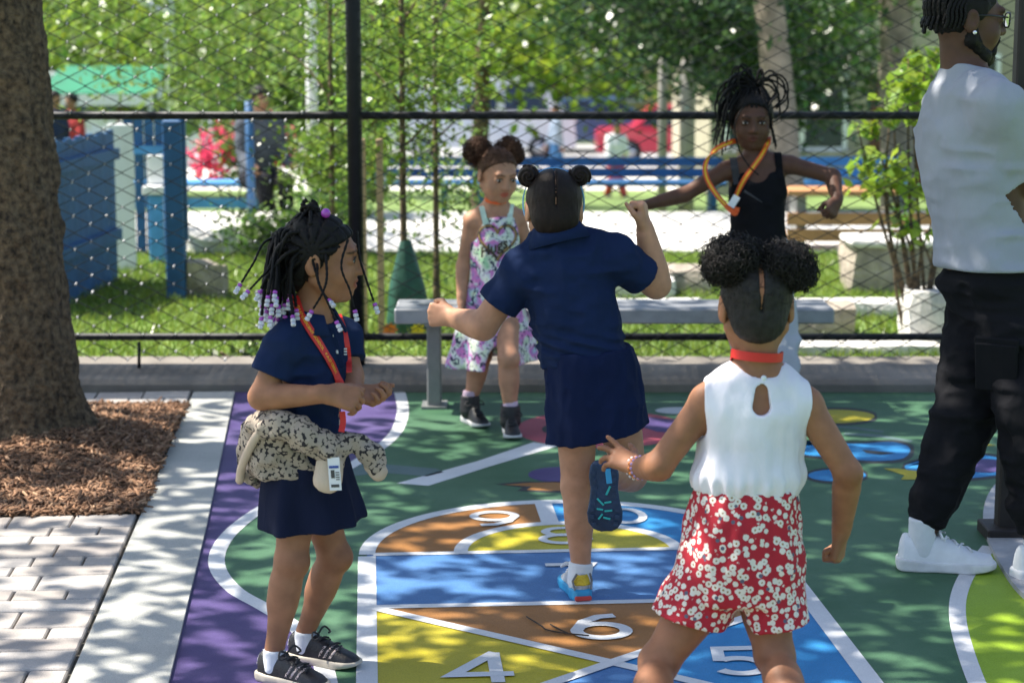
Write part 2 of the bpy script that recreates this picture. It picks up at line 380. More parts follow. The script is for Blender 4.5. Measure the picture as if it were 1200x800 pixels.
# the bench of pavers: every paver is a piece of its own
PAVM = [court_mat('paver_%d' % i, tuple(np.array(c) * 1.22), .5) for i, c in enumerate([(.40, .36, .325), (.35, .315, .285), (.43, .4, .37), (.37, .345, .325), (.33, .295, .27)])]
pave = tag(slab('paved_walk', [sx(.004, -.04), sx(3.4, -.04), sx(3.4, 6.9), sx(.004, 6.9)], -.012, -.004, m_joint, True), kind='structure')
pv_cache = {}
def paver(a, b, la, lb):
    key = (round(la, 3), round(lb, 3), random.randrange(5)); c = sx(a + la / 2, b + lb / 2)
    g = .004
    if key not in pv_cache:
        mb = MB(); ax = np.array([[SN[0], SN[1], 0], [-SD[0], -SD[1], 0], [0, 0, 1]])
        mb.box((0, 0, 0), (la - g * 1.6, lb - g * 1.6, .03), ax=ax, bev=.004)
        o = mesh('paver', mb.v, mb.f, PAVM[key[2]], None, False, local=True); pv_cache[key] = o
        o.parent = pave
    else:
        o = bpy.data.objects.new('paver', pv_cache[key].data); COL.objects.link(o); o.parent = pave
    o.location = (c[0], c[1], -.004 + random.uniform(-.0015, .0015))
    o.rotation_euler = (random.uniform(-.004, .004), random.uniform(-.004, .004), random.uniform(-.006, .006))
mul0, mul1 = .33, 2.22        # the mulch bed lies between these distances along the band
def pave_rows(b0, b1):
    b = b0; k = 0
    while b < b1 - .02:
        h_ = .105 if k % 3 else .158
        h_ = min(h_, b1 - b)
        a = .012; first = [.21, .105, .31][k % 3]; j = 0
        while a < 2.0:
            L = first if j == 0 else ([.31, .21, .158][(j + k) % 3])
            paver(a, b, L, h_); a += L; j += 1
        b += h_; k += 1
pave_rows(-.03, mul0 - .01); pave_rows(mul1 + .01, 4.6)

# mulch bed: chips nobody could count, over a low mound
m_soil = M('mulch_soil', (.05, .032, .02), .95, .4, 30, .8, 90)
TB = np.array([-1.93, 7.62])      # foot of the near tree
def mz(p):
    p = np.atleast_2d(p); d = np.hypot(p[:, 0] - TB[0], p[:, 1] - TB[1]); return .012 + .10 * np.exp(-(d / .5) ** 2)
n1, n2 = 40, 40; g = np.array([sx(a, b) for b in np.linspace(mul0, mul1, n1) for a in np.linspace(.025, 2.2, n2)])
V = np.c_[g, mz(g)]; F = np.array([(j * n2 + i, j * n2 + i + 1, (j + 1) * n2 + i + 1, (j + 1) * n2 + i) for j in range(n1 - 1) for i in range(n2 - 1)])
tag(mesh('mulch_bed', V, F[:, ::-1].copy(), m_soil), kind='structure')
m_chip = M('mulch_chip', (1, 1, 1), .9, .2, 40, .5, 160, attr=True)
N = 17000; ab = np.c_[rng.uniform(.0, 1.25, N), rng.uniform(mul0 - .01, mul1 + .015, N)]; c = np.array([sx(a, b) for a, b in ab])
c3 = np.c_[c, mz(c) + rng.uniform(.0, .016, N)]
yaw = rng.uniform(0, 2 * math.pi, N); tilt = rng.normal(0, .33, N); roll = rng.normal(0, .4, N)
L = rng.gamma(4, .0036, N) + .006; Wd = rng.uniform(.002, .006, N); Tk = rng.uniform(.0015, .004, N)
d1 = np.c_[np.cos(yaw) * np.cos(tilt), np.sin(yaw) * np.cos(tilt), np.sin(tilt)]; d2 = np.c_[-np.sin(yaw) * np.cos(roll), np.cos(yaw) * np.cos(roll), np.sin(roll)]; d3 = np.cross(d1, d2)
cs = np.array([(-1, -1, -1), (1, -.6, -1), (1, .6, -1), (-1, 1, -1), (-1, -1, 1), (1, -.6, 1), (1, .6, 1), (-1, 1, 1)], float)
V = (c3[:, None] + cs[None, :, :1] * (d1 * L[:, None])[:, None] + cs[None, :, 1:2] * (d2 * Wd[:, None])[:, None] + cs[None, :, 2:] * (d3 * Tk[:, None])[:, None]).reshape(-1, 3)
F = (np.array(BOXF)[None] + (np.arange(N) * 8)[:, None, None]).reshape(-1, 4)
tone = np.array([(.2, .105, .055), (.27, .15, .085), (.14, .075, .042), (.34, .21, .125), (.085, .05, .03)])[rng.choice(5, N, p=[.33, .24, .22, .09, .12])] * rng.uniform(1.0, 1.7, (N, 1))
tag(mesh('mulch_chips', V, F, m_chip, None, False, col=np.repeat(tone, 8, 0)), 'brown shredded wood mulch around the tree trunk', 'mulch', kind='stuff')
# a few stray crumbs and twigs on the court
m_twig = M('twig', (.05, .035, .025), .9)
for pts in ([(617, 722), (635, 733), (640, 737), (660, 741), (690, 744)], [(645, 731), (658, 738), (665, 741)], [(0, 745), (20, 742), (48, 730)]):
    mb = MB(); P = [gz(*q, .006) for q in pts]; mb.tube(catmull(P, 14), .0022, 5)
    tag(mb.build('twig', m_twig, smooth=True), {617: 'thin dark twig lying on the ochre triangle beside the painted six', 645: 'short side twig on the ochre triangle beside the longer twig', 0: 'thin curved twig lying on the grey pavers'}[pts[0][0]], 'twig')

# ================================================================== FENCE
m_black = M('black_coated_steel', (.007, .008, .010), .5, .25, 30, .25, 60, spec=.3); m_wire = M('black_vinyl_wire', (.008, .008, .009), .5, .2, 40)
m_glint = M('sun_glint_white', (.88, .88, .88), .3, .08, 60)  # near-white, for the sun glints on the wire
FY = 9.12
fence = empty('chain_link_fence', (at(417, 440, FY)[0], FY, .06), 'tall black chain-link fence on a concrete kerb behind the children', 'fence')
def rod(name, a, b, r, mat, parent, n=14):
    mb = MB(); mb.tube([a, (np.array(a) + b) / 2, b], r, n); return mb.build(name, mat, parent, True)
zt, zm, zb = 3.05, at(600, 136, FY)[2], at(600, 396, FY)[2]
for i, xx in enumerate((at(417, 300, FY)[0] - 3.1, at(417, 300, FY)[0], at(417, 300, FY)[0] + 3.3)):
    rod('post', (xx, FY + .02, -.02), (xx, FY + .02, zt + .05), .036, m_black, fence)
for zz, r in ((zt, .021), (zm, .019), (zb, .0175)): rod('rail', (-4.4, FY + .035, zz), (4.6, FY + .035, zz), r, m_black, fence)
pitch = .0765; mb = MB(); kn = MB(); a_ = pitch / 2
zz = np.arange(.10, zt, .040)
V = []; F = []; nseg = len(zz); xs_ = np.arange(-4.3, 4.5, pitch); nv = 0
for i, x0 in enumerate(xs_):
    sgn = np.where((np.arange(nseg) + i) % 2 == 0, 1, -1)
    px_ = x0 + sgn * (a_ + .0015) + rng.normal(0, .0007, nseg); py_ = FY + np.where(sgn > 0, .0025, -.0025) 
    P = np.c_[px_, np.full(nseg, FY) + py_ - FY, zz + rng.normal(0, .0008, nseg)]
    r = .0038
    for dx, dy in ((-r, -r), (r, -r), (r, r), (-r, r)): V.append(P + (dx, dy, 0))
    b = nv
    idx = np.arange(nseg - 1)
    for j in range(4):
        j2 = (j + 1) % 4; F.append(np.c_[b + j * nseg + idx, b + j2 * nseg + idx, b + j2 * nseg + idx + 1, b + j * nseg + idx + 1])
    nv += 4 * nseg
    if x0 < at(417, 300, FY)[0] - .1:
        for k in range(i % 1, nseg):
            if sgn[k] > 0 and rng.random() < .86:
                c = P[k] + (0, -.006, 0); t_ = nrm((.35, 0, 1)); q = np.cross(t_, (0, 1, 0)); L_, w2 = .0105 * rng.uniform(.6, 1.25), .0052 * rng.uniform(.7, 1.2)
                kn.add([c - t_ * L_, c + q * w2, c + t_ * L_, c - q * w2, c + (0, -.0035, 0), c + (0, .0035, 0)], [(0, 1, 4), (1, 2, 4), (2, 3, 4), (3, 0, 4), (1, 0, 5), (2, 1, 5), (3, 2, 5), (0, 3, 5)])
tag(mesh('chain_link_mesh', np.concatenate(V), np.concatenate(F), m_wire, fence, True), kind='stuff')
tag(kn.build('wire_glints', m_glint, fence, True), kind='stuff')  # sun glints modelled as small white bits, left panel only
rod('stake', (at(163, 437, FY - .05)[0], FY - .05, .05), (at(163, 400, FY - .05)[0], FY - .05, zb - .01), .008, m_black, fence, 8)

# ================================================================== BENCH
m_alu = M('bench_grey_metal', (.3, .31, .33), .42, .12, 20, .15, 200, metal=.35); m_alud = M('bench_leg_grey', (.2, .205, .2), .5, .12, 20, .15, 200, metal=.2)
BY = 8.50
bl, br = at(462, 370, BY - .14)[0], at(978, 370, BY - .14)[0]; ztop = at(600, 362, BY - .14)[2]
bench = empty('park_bench', ((bl + br) / 2, BY, 0), 'long backless grey metal bench in front of the chain-link fence', 'bench')
pw = .30 / 3
for k in range(3):
    mb = MB(); mb.box(((bl + br) / 2, BY - .14 + pw * (k + .5), ztop - .033 - .0006 * (k == 1)), (br - bl - .002 * (k == 1), pw - .003, .066), bev=.006); mb.build('seat_plank', m_alu, bench)
for u in (510, 917):
    x = gz(u, 472)[0]; mb = MB(); mb.box((x, BY, (ztop - .066) / 2), (.062, .1, ztop - .066), bev=.006); mb.box((x, BY, ztop - .072), (.07, .27, .012)); mb.box((x, BY, .006), (.11, .15, .012)); mb.build('leg', m_alud, bench)
mb = MB(); pc = at(513, 356, BY - .05); mb.box((pc[0], BY + .01, ztop + .0015), (.17, .06, .003), bev=.001); mb.build('plaque', M('bench_plaque', (.42, .4, .38), .35, .1, 30, metal=.6), bench)

# ================================================================== THE NEAR TREE
m_bark = M('bark', (.085, .055, .033), .95, .6, 40, 1.0, 90, hue2=(.25, .175, .10), detail=12, dist=.03)
ZT = 8.0
def trunk(name, base, top, r0, r1, parent, mat, nz=60, na=24, flare=.0, rough=.0, seed=3, bend=None):
    base = np.array(base, float); top = np.array(top, float); t = np.linspace(0, 1, nz) ** 1.6; a = np.arange(na) * 2 * math.pi / na
    P = base + (top - base) * t[:, None]
    if bend is not None: P = P + np.array(bend) * (np.sin(t * math.pi))[:, None]
    hz = P[:, 2] - base[2]
    r = r0 + (r1 - r0) * t; r = r[:, None] * np.ones(na)
    if flare: r = r + flare * np.exp(-np.maximum(hz, 0) / .11)[:, None] * (1 + .55 * np.sin(3 * a + .6) + .35 * np.sin(5 * a + 2))[None]
    V = np.stack([P[:, 0:1] + r * np.cos(a), P[:, 1:2] + r * np.sin(a), P[:, 2:3] + 0 * r], -1).reshape(-1, 3)
    if rough:
        n_ = vnoise(V * (1, 1, .35), 26, seed) * .5 - np.abs(vnoise(V * (1, 1, .3), 40, seed + 1)) * .7 + vnoise(V * (1, 1, .9), 9, seed + 2) * .6 + vnoise(V * (1, 1, .7), 85, seed + 4) * .25
        nrmv = np.stack([np.cos(np.tile(a, nz)), np.sin(np.tile(a, nz)), np.zeros(nz * na)], 1); V = V + nrmv * (n_ * rough)[:, None]
    i, j = np.meshgrid(np.arange(nz - 1), np.arange(na), indexing='ij'); j2 = (j + 1) % na
    F = np.stack([i * na + j, i * na + j2, (i + 1) * na + j2, (i + 1) * na + j], -1).reshape(-1, 4)
    return mesh(name, V, F, mat, parent)
def foliage(name, blobs, n, size, mat, parent, seed=0, ncl=None, spread=.32, dark=(.55, 1.25), flat=.75, stuff=False):
    """blobs: list of (centre, radii, weight). Leaf-sized faces in clumps."""
    r = np.random.default_rng(seed); Vs = []; cols = []
    for c, rad, wgt in blobs:
        m = int(n * wgt); k = max(4, int((ncl or m / 28) * 1)); u = r.normal(size=(k, 3)); u /= np.linalg.norm(u, axis=1)[:, None]
        cc = np.array(c) + u * (r.random((k, 1)) ** .45) * np.array(rad); ct = r.uniform(*dark, k)
        q = r.integers(0, k, m); p = cc[q] + r.normal(size=(m, 3)) * spread * np.array(rad).mean() * .55
        s = size * r.uniform(.6, 1.35, m)[:, None]
        d = r.normal(size=(m, 3)); d[:, 2] -= .25; d /= np.linalg.norm(d, axis=1)[:, None]
        up = r.normal(size=(m, 3)) * .7 + (0, 0, 1); e = np.cross(d, up); e /= np.linalg.norm(e, axis=1)[:, None] + 1e-9
        f_ = np.cross(d, e)
        Vs.append(np.stack([p - d * s, p + e * s * .52 + f_ * s * .12 - d * s * .1, p + d * s, p - e * s * .52 + f_ * s * .12 - d * s * .1], 1).reshape(-1, 3))
        tone = ct[q][:, None] * r.uniform(.75, 1.25, (m, 1)); hue = 1 + r.normal(0, .12, (m, 1)) * np.array([[1, .15, -.5]])
        cols.append(np.repeat(np.clip(tone * hue, .1, 2), 4, 0))
    V = np.concatenate(Vs); F = np.arange(len(V)).reshape(-1, 4)
    o = mesh(name, V, F, mat, parent, False, col=np.concatenate(cols))
    if stuff: tag(o, kind='stuff')
    return o
LEAF = leafmat('leaf_green', (.1, .19, .03), .45); LEAFY = leafmat('leaf_yellow_green', (.21, .31, .035), .5); LEAFD = leafmat('leaf_dark_green', (.035, .085, .02), .3)
LEAFP = leafmat('leaf_pale_green', (.16, .25, .06), .5); PETAL = leafmat('petal_pink', (.8, .08, .2), .35)
tree = empty('broadleaf_tree', (TB[0], TB[1], 0), 'thick grey-brown tree trunk rising from the mulch bed', 'tree')
trunk('trunk', (TB[0], TB[1], -.05), (TB[0] - .16, TB[1] + .12, 3.4), .222, .175, tree, m_bark, 300, 150, .16, .021)
for k in range(9):
    a = k * 2 * math.pi / 9 + .3; s = np.array([TB[0] - .16, TB[1] + .12, 2.7 + .08 * k]); mb = MB()
    e = s + np.array([math.cos(a) * 2.3 - .3, math.sin(a) * 2.0, 1.4 + .25 * (k % 3)]); mb.tube(catmull([s, s + (e - s) * .4 + (0, 0, .35), e], 10), np.linspace(.075, .018, 10), 8); mb.build('limb', m_bark, tree, True)
foliage('crown', [((-2.4, 7.6, 4.7), (3.0, 2.7, 1.3), .62), ((-.9, 6.4, 4.3), (1.5, 1.7, .7), .12), ((-.6, 8.0, 4.6), (1.7, 1.4, .7), .14), ((-2.6, 5.6, 4.4), (1.8, 1.6, .8), .12)], 6900, .085, LEAF, tree, 11, ncl=230, spread=.32)

# ================================================================== BEYOND THE FENCE
def tri_grass(name, x0, x1, y0, y1, n, h, mat, seed):
    r = np.random.default_rng(seed); x = r.uniform(x0, x1, n); y = r.uniform(y0, y1, n); a = r.uniform(0, math.pi, n); hh = h * r.uniform(.5, 1.3, n)
    z = np.interp(y, [-100, 15.5, 22], [-.02, -.02, -.55]); w2 = .006
    dx, dy = np.cos(a) * w2, np.sin(a) * w2; lx, ly = r.normal(0, .4, n) * hh, r.normal(0, .4, n) * hh
    V = np.stack([np.c_[x - dx, y - dy, z], np.c_[x + dx, y + dy, z], np.c_[x + lx, y + ly, z + hh]], 1).reshape(-1, 3)
    c = np.repeat(r.uniform(.6, 1.3, (n, 1)) * (1 + r.normal(0, .1, (n, 1)) * np.array([[1, 0, -.5]])), 3, 0)
    return tag(mesh(name, V, np.arange(3 * n).reshape(-1, 3), mat, None, False, col=c), 'short green lawn behind the chain-link fence', 'grass', kind='stuff')
tri_grass('grass', -4.2, 4.2, 9.3, 14.3, 70000, .055, leafmat('grass_blade', (.22, .31, .05), .4), 5)
m_walk = M('park_path', (.62, .6, .55), .9, .12, 3, .3, 60); m_asph = M('street_asphalt', (.33, .33, .33), .9, .2, 2)
slab('park_path', [(-12, 14.35), (12, 14.35), (12, 17.3), (-12, 17.3)], -.02, .0, m_walk, True)
slab('street', [(-60, 44), (60, 44), (60, 58), (-60, 58)], -2.2, -1.98, m_asph, True); slab('pavement', [(-60, 38), (60, 38), (60, 44), (-60, 44)], -2.2, -1.62, m_walk, True)

m_stone = M('rough_stone', (.36, .31, .25), .95, .35, 9, 1., 40, dist=.02, detail=9); m_stonel = M('pale_stone', (.62, .6, .56), .95, .2, 9, .8, 40, dist=.015, detail=9)
def block(name, c, sz, mat, label, cat='stone', rz=0., seed=0, jag=.02, group=None):
    """a rough quarried block: subdivided box pushed about by noise"""
    bm = bmesh.new(); bmesh.ops.create_cube(bm, size=1); bmesh.ops.subdivide_edges(bm, edges=bm.edges[:], cuts=5, use_grid_fill=True)
    V = np.array([v.co[:] for v in bm.verts]); F = [[v.index for v in f.verts] for f in bm.faces]; bm.free()
    l = np.abs(V).max(1, keepdims=True); sph = V / (np.linalg.norm(V, axis=1, keepdims=True) + 1e-9) * .62; V = V * .86 + sph * .14
    V = V * np.array(sz); q = V + np.array(c) ; V = V + np.stack([vnoise(q, 5, seed + i) + .5 * vnoise(q, 12, seed + 3 + i) for i in range(3)], 1) * jag
    cz, sn = math.cos(rz), math.sin(rz); V = V @ np.array([[cz, sn, 0], [-sn, cz, 0], [0, 0, 1]]) + np.array(c)
    return tag(mesh(name, V, F, mat, None, False, loc=(c[0], c[1], c[2] - sz[2] / 2)), label, cat, group)
def gb(u, v, hgt, wpx, dep, mat, label, **k):
    g_ = gt(u, v); s = FPX / g_[1]; block('stone_block', (g_[0], g_[1] + dep / 2, g_[2] + hgt / 2 - .01), (wpx / s, dep, hgt), mat, label, **k)
gb(1068, 345, .30, 145, .45, m_stone, 'large brown rough stone block with a sunlit top on the lawn', seed=1)
b_ = gt(1068, 345); block('lit_stone_top', (b_[0], b_[1] + .225, b_[2] + .315), (.78, .49, .045), m_stonel, 'pale flat slab added as the sunlit top of the large brown stone block', seed=9, jag=.006)  # the block's sunlit top, made as a separate pale slab
gb(1030, 375, .1, 210, .3, m_stonel, 'low pale stone ledge on the grass beside the large block', seed=2, jag=.012)
gb(968, 402, .2, 66, .3, m_stone, 'squat brown stone between the pale ledge and the fence', seed=3)
gb(1098, 410, .3, 62, .35, m_stonel, 'tall pale stone with a leaning face next to the fence', seed=4, jag=.03)
gb(1010, 418, .06, 190, .25, m_stonel, 'long flat pale stone on the grass along the fence', seed=5, jag=.012)
gb(800, 345, .17, 62, .3, m_stone, 'small square brown stone on the sunny lawn', seed=6); gb(755, 352, .13, 70, .3, m_stonel, 'small whitish stone on the sunny lawn', seed=7)
gb(700, 370, .08, 260, .25, m_stonel, 'low white stone edging behind the grey bench', seed=8, jag=.012)
gb(236, 352, .22, 44, .25, m_stone, 'rounded grey boulder beside the blue post', seed=12, jag=.05)
gb(262, 300, .2, 90, .3, m_stonel, 'heap of pale rock behind the rounded grey boulder', seed=13, jag=.06); gb(330, 296, .16, 80, .3, m_stonel, 'low pale rock under the shrubs', seed=14, jag=.05)

# blue timber fence, post, board and gate at the left
m_bluew = M('blue_painted_wood', (.018, .095, .24), .6, .2, 9, .3, 60); m_bluel = M('light_blue_metal', (.08, .3, .62), .5, .15, 9); m_whitep = M('white_paint', (.75, .75, .74), .6, .08, 8)
a0, a1 = gt(48, 372)[:2], gt(137, 330)[:2]
bf = empty('blue_fence', (*((a0 + a1) / 2), -.02), 'dark blue board fence running away from the tree', 'fence')
nB = 14; dirb = nrm(np.r_[a1 - a0, 0]); Lb = np.linalg.norm(a1 - a0); axb = np.array([dirb, [-dirb[1], dirb[0], 0], [0, 0, 1]])
for k in range(nB):
    c = np.r_[a0 + (a1 - a0) * (k + .5) / nB, 0]; hgt = .98 + .015 * (k % 2)
    mb = MB(); mb.box(c + (0, 0, hgt / 2 - .02), (Lb / nB - .006, .022, hgt), ax=axb); mb.build('board', m_bluew, bf)
for zz_ in (.3, .82):
    mb = MB(); mb.box(np.r_[(a0 + a1) / 2, zz_] - np.r_[-dirb[1], dirb[0], 0] * .03, (Lb, .035, .07), ax=axb); mb.build('rail', m_bluew, bf)
g_ = gt(208, 352); mb = MB(); mb.box((g_[0], g_[1], .53), (.115, .1, 1.1), bev=.008); mb.box((g_[0] + .05, g_[1] + .03, .72), (.04, .06, .74)); tag(mb.build('blue_post', m_bluew, loc=(g_[0], g_[1], -.02)), 'square dark blue timber post standing on the lawn', 'post')
def simple(name, boxes, mat, label, cat, group=None, bev=.006, parent=None):
    mb = MB(); c0 = np.array(boxes[0][0])
    for c, sz in boxes: mb.box(c, sz, bev=bev)
    o = mb.build(name, mat, parent, loc=(c0[0], c0[1], boxes[0][0][2] - boxes[0][1][2] / 2) if parent is None else None)
    if parent is None: tag(o, label, cat, group)
    return o
g_ = gt(146, 318); simple('white_board', [((g_[0], g_[1], .48), (.17, .03, 1.0)), ((g_[0], g_[1] + .03, .5), (.03, .03, 1.0))], m_whitep, 'upright white board leaning by the blue fence', 'board')
g_ = gt(174, 300); bg_ = empty('blue_gate', g_, 'blue plank gate between the white board and the blue post', 'gate')
for k in range(4):
    mb = MB(); mb.box((g_[0] - .12 + .075 * k, g_[1], .5), (.066, .025, .98)); mb.build('board', m_bluew, bg_)
mb = MB(); mb.box((g_[0], g_[1] - .03, .75), (.3, .03, .06)); mb.build('rail', m_bluel, bg_)
g_ = gt(187, 308); tk = empty('water_fountain', g_, 'small light blue and white drinking fountain in front of the blue gate', 'fountain')
simple('pedestal', [((g_[0], g_[1] - .05, .22), (.1, .1, .48))], m_bluel, None, None, parent=tk); simple('basin', [((g_[0], g_[1] - .05, .5), (.17, .15, .06)), ((g_[0], g_[1], .64), (.13, .03, .2))], m_whitep, None, None, parent=tk)

# rows of blue benches, wooden bench
def slat_bench(x, y, L, label, mat, seat=.42, back=False, group=None):
    z0 = tz(y); r = empty('slatted_bench', (x, y, z0), label, 'bench', group)
    for k in range(4): mb = MB(); mb.box((x, y - .17 + .115 * k, z0 + seat), (L, .1, .035)); mb.build('seat_slat', mat, r)
    for k in range(2): mb = MB(); mb.box((x, (y + .26) if back else y - .2, z0 + (seat + .08 + .11 * k if back else .13 + .12 * k)), (L, .03, .09)); mb.build('slat', mat, r)
    for sx_ in (-.42, .42): mb = MB(); mb.box((x + L * sx_, y, z0 + seat / 2 - .02), (.07, .36, seat - .02)); mb.build('leg', m_alud if mat is not m_bluew else m_bluew, r)
    return r
for u, lb in ((760, 'blue slatted park bench behind the girl in the black tank top'), (975, 'blue slatted bench beyond the wooden plank bench'), (600, 'blue slatted bench between the young tree and the red car'), (480, 'blue slatted bench behind the young staked tree')):
    p_ = at(u, 180, 19.0); slat_bench(p_[0], 19.0 + .15 * (u % 7), 1.62, lb, m_bluew if u != 975 else m_bluel, back=True)
m_wood = M('warm_wood', (.5, .24, .1), .6, .2, 8)
p_ = gt(1010, 290); slat_bench(p_[0] + .05, 14.6, 1.35, 'brown wooden plank bench on the pale path', m_wood, .44)
p_ = gt(252, 262); slat_bench(p_[0] + .1, 18.2, 1.5, 'light blue bench with the dark-clothed person', m_bluel, .42)

# concrete posts, street lamp, white pole
m_cpost = M('weathered_concrete', (.33, .3, .28), .9, .2, 8, .5, 50)
for u, wpx, lb in ((776, 11, 'slim grey concrete post in front of the red car'), (805, 18, 'thick round-topped grey concrete post in front of the red car')):
    p_ = at(u, 190, 21.0); r_ = wpx / 2 * 21 / FPX; zt_ = at(u, 68, 21.0)[2]; mb = MB(); z0 = tz(21)
    mb.tube([(p_[0], 21, z0 - .02), (p_[0], 21, zt_ - r_), (p_[0], 21, zt_ - r_ * .4), (p_[0], 21, zt_ - r_ * .1), (p_[0], 21, zt_)], [r_, r_, r_ * .85, r_ * .5, .01], 14)
    tag(mb.build('concrete_post', m_cpost, smooth=True, loc=(p_[0], 21, z0)), lb, 'post')
m_pole = M('pale_grey_steel', (.55, .57, .6), .45, .1, 9, metal=.3)
lam = at(201, 100, 26.0); sl_ = empty('street_lamp', (lam[0], 26, tz(26)), 'pale grey street lamp with a slanting arm', 'lamp')
rod('pole', (lam[0], 26, tz(26)), (lam[0], 26, 4.6), .075, m_pole, sl_); t_ = at(201, 24, 26.0); e_ = at(150, -12, 26.0); rod('arm', t_, e_, .06, m_pole, sl_); e2 = e_ + nrm(e_ - t_) * .5; rod('lamp_head', e_, e2, .1, m_pole, sl_)
p_ = at(366, 150, 17.5); tag(MB().tube([(p_[0], 17.5, tz(17.5)), (p_[0], 17.5, 1.2), (p_[0], 17.5, 3.2)], .05, 12).build('white_pole', m_whitep, smooth=True, loc=(p_[0], 17.5, tz(17.5))), 'round white pole standing among the shrubs', 'pole')
p_ = at(292, 130, 16.6); tag(MB().tube([(p_[0], 16.6, -.02), (p_[0], 16.6, .6), (p_[0], 16.6, at(292, 118, 16.6)[2])], .035, 10).build('blue_pole', m_bluew, smooth=True, loc=(p_[0], 16.6, -.02)), 'thin blue pole rising behind the pink flowering bush', 'pole')

LEAFM = leafmat('leaf_mid_green', (.17, .27, .04), .55)
# young staked trees right behind the fence
def young_tree(u, Y, rad, blobs, n, size, mat, label, seed, lean=0., group=None, ht=3.0):
    x = at(u, 400, Y)[0]; r = empty('young_tree', (x, Y, tz(Y)), label, 'tree', group)
    trunk('trunk', (x, Y, tz(Y) - .02), (x + lean, Y, ht), rad, rad * .5, r, m_bark, 26, 10, .01, .004)
    for k in range(7):
        z = 1.0 + k * .22; a = k * 2.4; mb = MB(); s0 = np.array([x + lean * z / ht, Y, z]); mb.tube(catmull([s0, s0 + (math.cos(a) * .2, math.sin(a) * .12, .18), s0 + (math.cos(a) * .42, math.sin(a) * .25, .3)], 8), np.linspace(rad * .4, .003, 8), 6); mb.build('branch', m_bark, r, True)
    foliage('crown', [((at(bu, bv, Y)[0], Y + dy, at(bu, bv, Y)[2]), (rx, ry, rz), wg) for bu, bv, dy, rx, ry, rz, wg in blobs], n, size, mat, r, seed, spread=.5)
    return r
young_tree(474, 10.6, .022, [(480, 40, 0, .5, .35, .42, .6), (455, 130, 0, .3, .3, .35, .25), (510, 110, 0, .25, .3, .3, .15)], 1800, .023, LEAFM, 'slender staked young tree with a green watering bag', 21)
young_tree(512, 11.3, .02, [(520, 250, .3, .3, .3, .45, .35), (500, 180, .2, .45, .3, .4, .4), (560, 230, .6, .3, .3, .3, .25)], 1000, .023, LEAFP, 'slender young tree with pale leaves next to the staked one', 22)
young_tree(392, 11.6, .02, [(385, 170, 0, .4, .35, .5, .5), (400, 60, 0, .5, .3, .5, .5)], 1400, .023, LEAFM, 'leafy young tree directly behind the fence post', 23)
m_stake = M('stake_wood', (.42, .29, .17), .8, .2, 20, .4, 60)
for u, lb in ((447, 'light wooden stake beside the watering bag'), (427, 'light wooden stake right beside the black fence post')):
    x = at(u, 385, 10.4)[0]; simple('wooden_stake', [((x, 10.4, .52), (.035, .035, 1.08))], m_stake, lb, 'stake', bev=.004)
gbx = at(476, 350, 10.55)[0]; zb_ = np.linspace(0, 1, 14); mbv = []; 
prof = np.interp(zb_, [0, .15, .5, .85, 1], [.10, .115, .1, .05, .028]); na = 28
for i, z in enumerate(zb_):
    for k in range(na):
        a = 2 * math.pi * k / na; r_ = prof[i] * (1 + .08 * math.sin(3 * a + z * 4) + .05 * math.sin(7 * a + z * 9)); mbv.append((gbx + r_ * math.cos(a), 10.6 + r_ * .8 * math.sin(a), -.02 + z * .52))
tag(mesh('watering_bag', mbv, [(i * na + k, i * na + (k + 1) % na, (i + 1) * na + (k + 1) % na, (i + 1) * na + k) for i in range(13) for k in range(na)], M('green_tarp', (.02, .085, .06), .5, .2, 20, .3, 40), loc=(gbx, 10.6, -.02)), 'dark green watering bag zipped round the young tree', 'bag')

# shrub with bright leaves by the man
def shrub(name, label, cat, u, v, blobs, n, size, mat, seed, Y=None, stems=6, ncl=None, spread=.4, flowers=None, group=None, dark=(.55, 1.25)):
    g_ = gt(u, v) if Y is None else np.array([at(u, v, Y)[0], Y, tz(Y)]); r = empty(name, g_, label, cat, group); Y = g_[1]
    for k in range(stems):
        bu, bv, dy, rx, ry, rz, wg = blobs[k % len(blobs)]; c = at(bu, bv, Y) + (random.uniform(-.6, .6) * rx, dy, random.uniform(-.3, .6) * rz)
        mb = MB(); mb.tube(catmull([g_ + (random.uniform(-.06, .06), 0, -.02), (g_ + c) / 2 + (random.uniform(-.1, .1), 0, .05), c], 9), np.linspace(.013, .004, 9), 6); mb.build('stem', m_bark, r, True)
    B = [((at(bu, bv, Y)[0], Y + dy, at(bu, bv, Y)[2]), (rx, ry, rz), wg) for bu, bv, dy, rx, ry, rz, wg in blobs]
    foliage('foliage', B, n, size, mat, r, seed, ncl=ncl, spread=spread, dark=dark)
    if flowers: tag(foliage('flowers', B, flowers, size * .9, PETAL, r, seed + 1, ncl=max(8, flowers // 14), spread=.2, dark=(.8, 1.3)), kind='stuff')
    return r
shrub('bright_shrub', 'shrub with bright yellow-green leaves beside the man', 'shrub', 1075, 425, [(1085, 90, 0, .2, .2, .16, .34), (1058, 120, 0, .14, .2, .12, .13), (1048, 200, 0, .22, .2, .13, .25), (1085, 235, 0, .22, .2, .14, .18), (1015, 150, 0, .1, .1, .06, .05), (1060, 270, 0, .15, .15, .08, .05)], 520, .042, LEAFY, 31, Y=10.3, stems=14, ncl=16, spread=.33, dark=(.9, 1.4))
shrub('flowering_bush', 'bush covered in bright pink flowers behind the blue post', 'bush', 280, 232, [(265, 180, 0, .45, .3, .3, .55), (310, 160, 0, .3, .3, .25, .3), (330, 185, .2, .2, .2, .15, .15)], 700, .045, LEAFP, 33, Y=19.5, flowers=1200)
shrub('dark_shrub', 'low dark green shrub under the seated person', 'shrub', 340, 300, [(335, 272, 0, .5, .3, .12, .6), (385, 250, 0, .3, .3, .2, .4)], 2200, .03, LEAF, 35, Y=14.1)
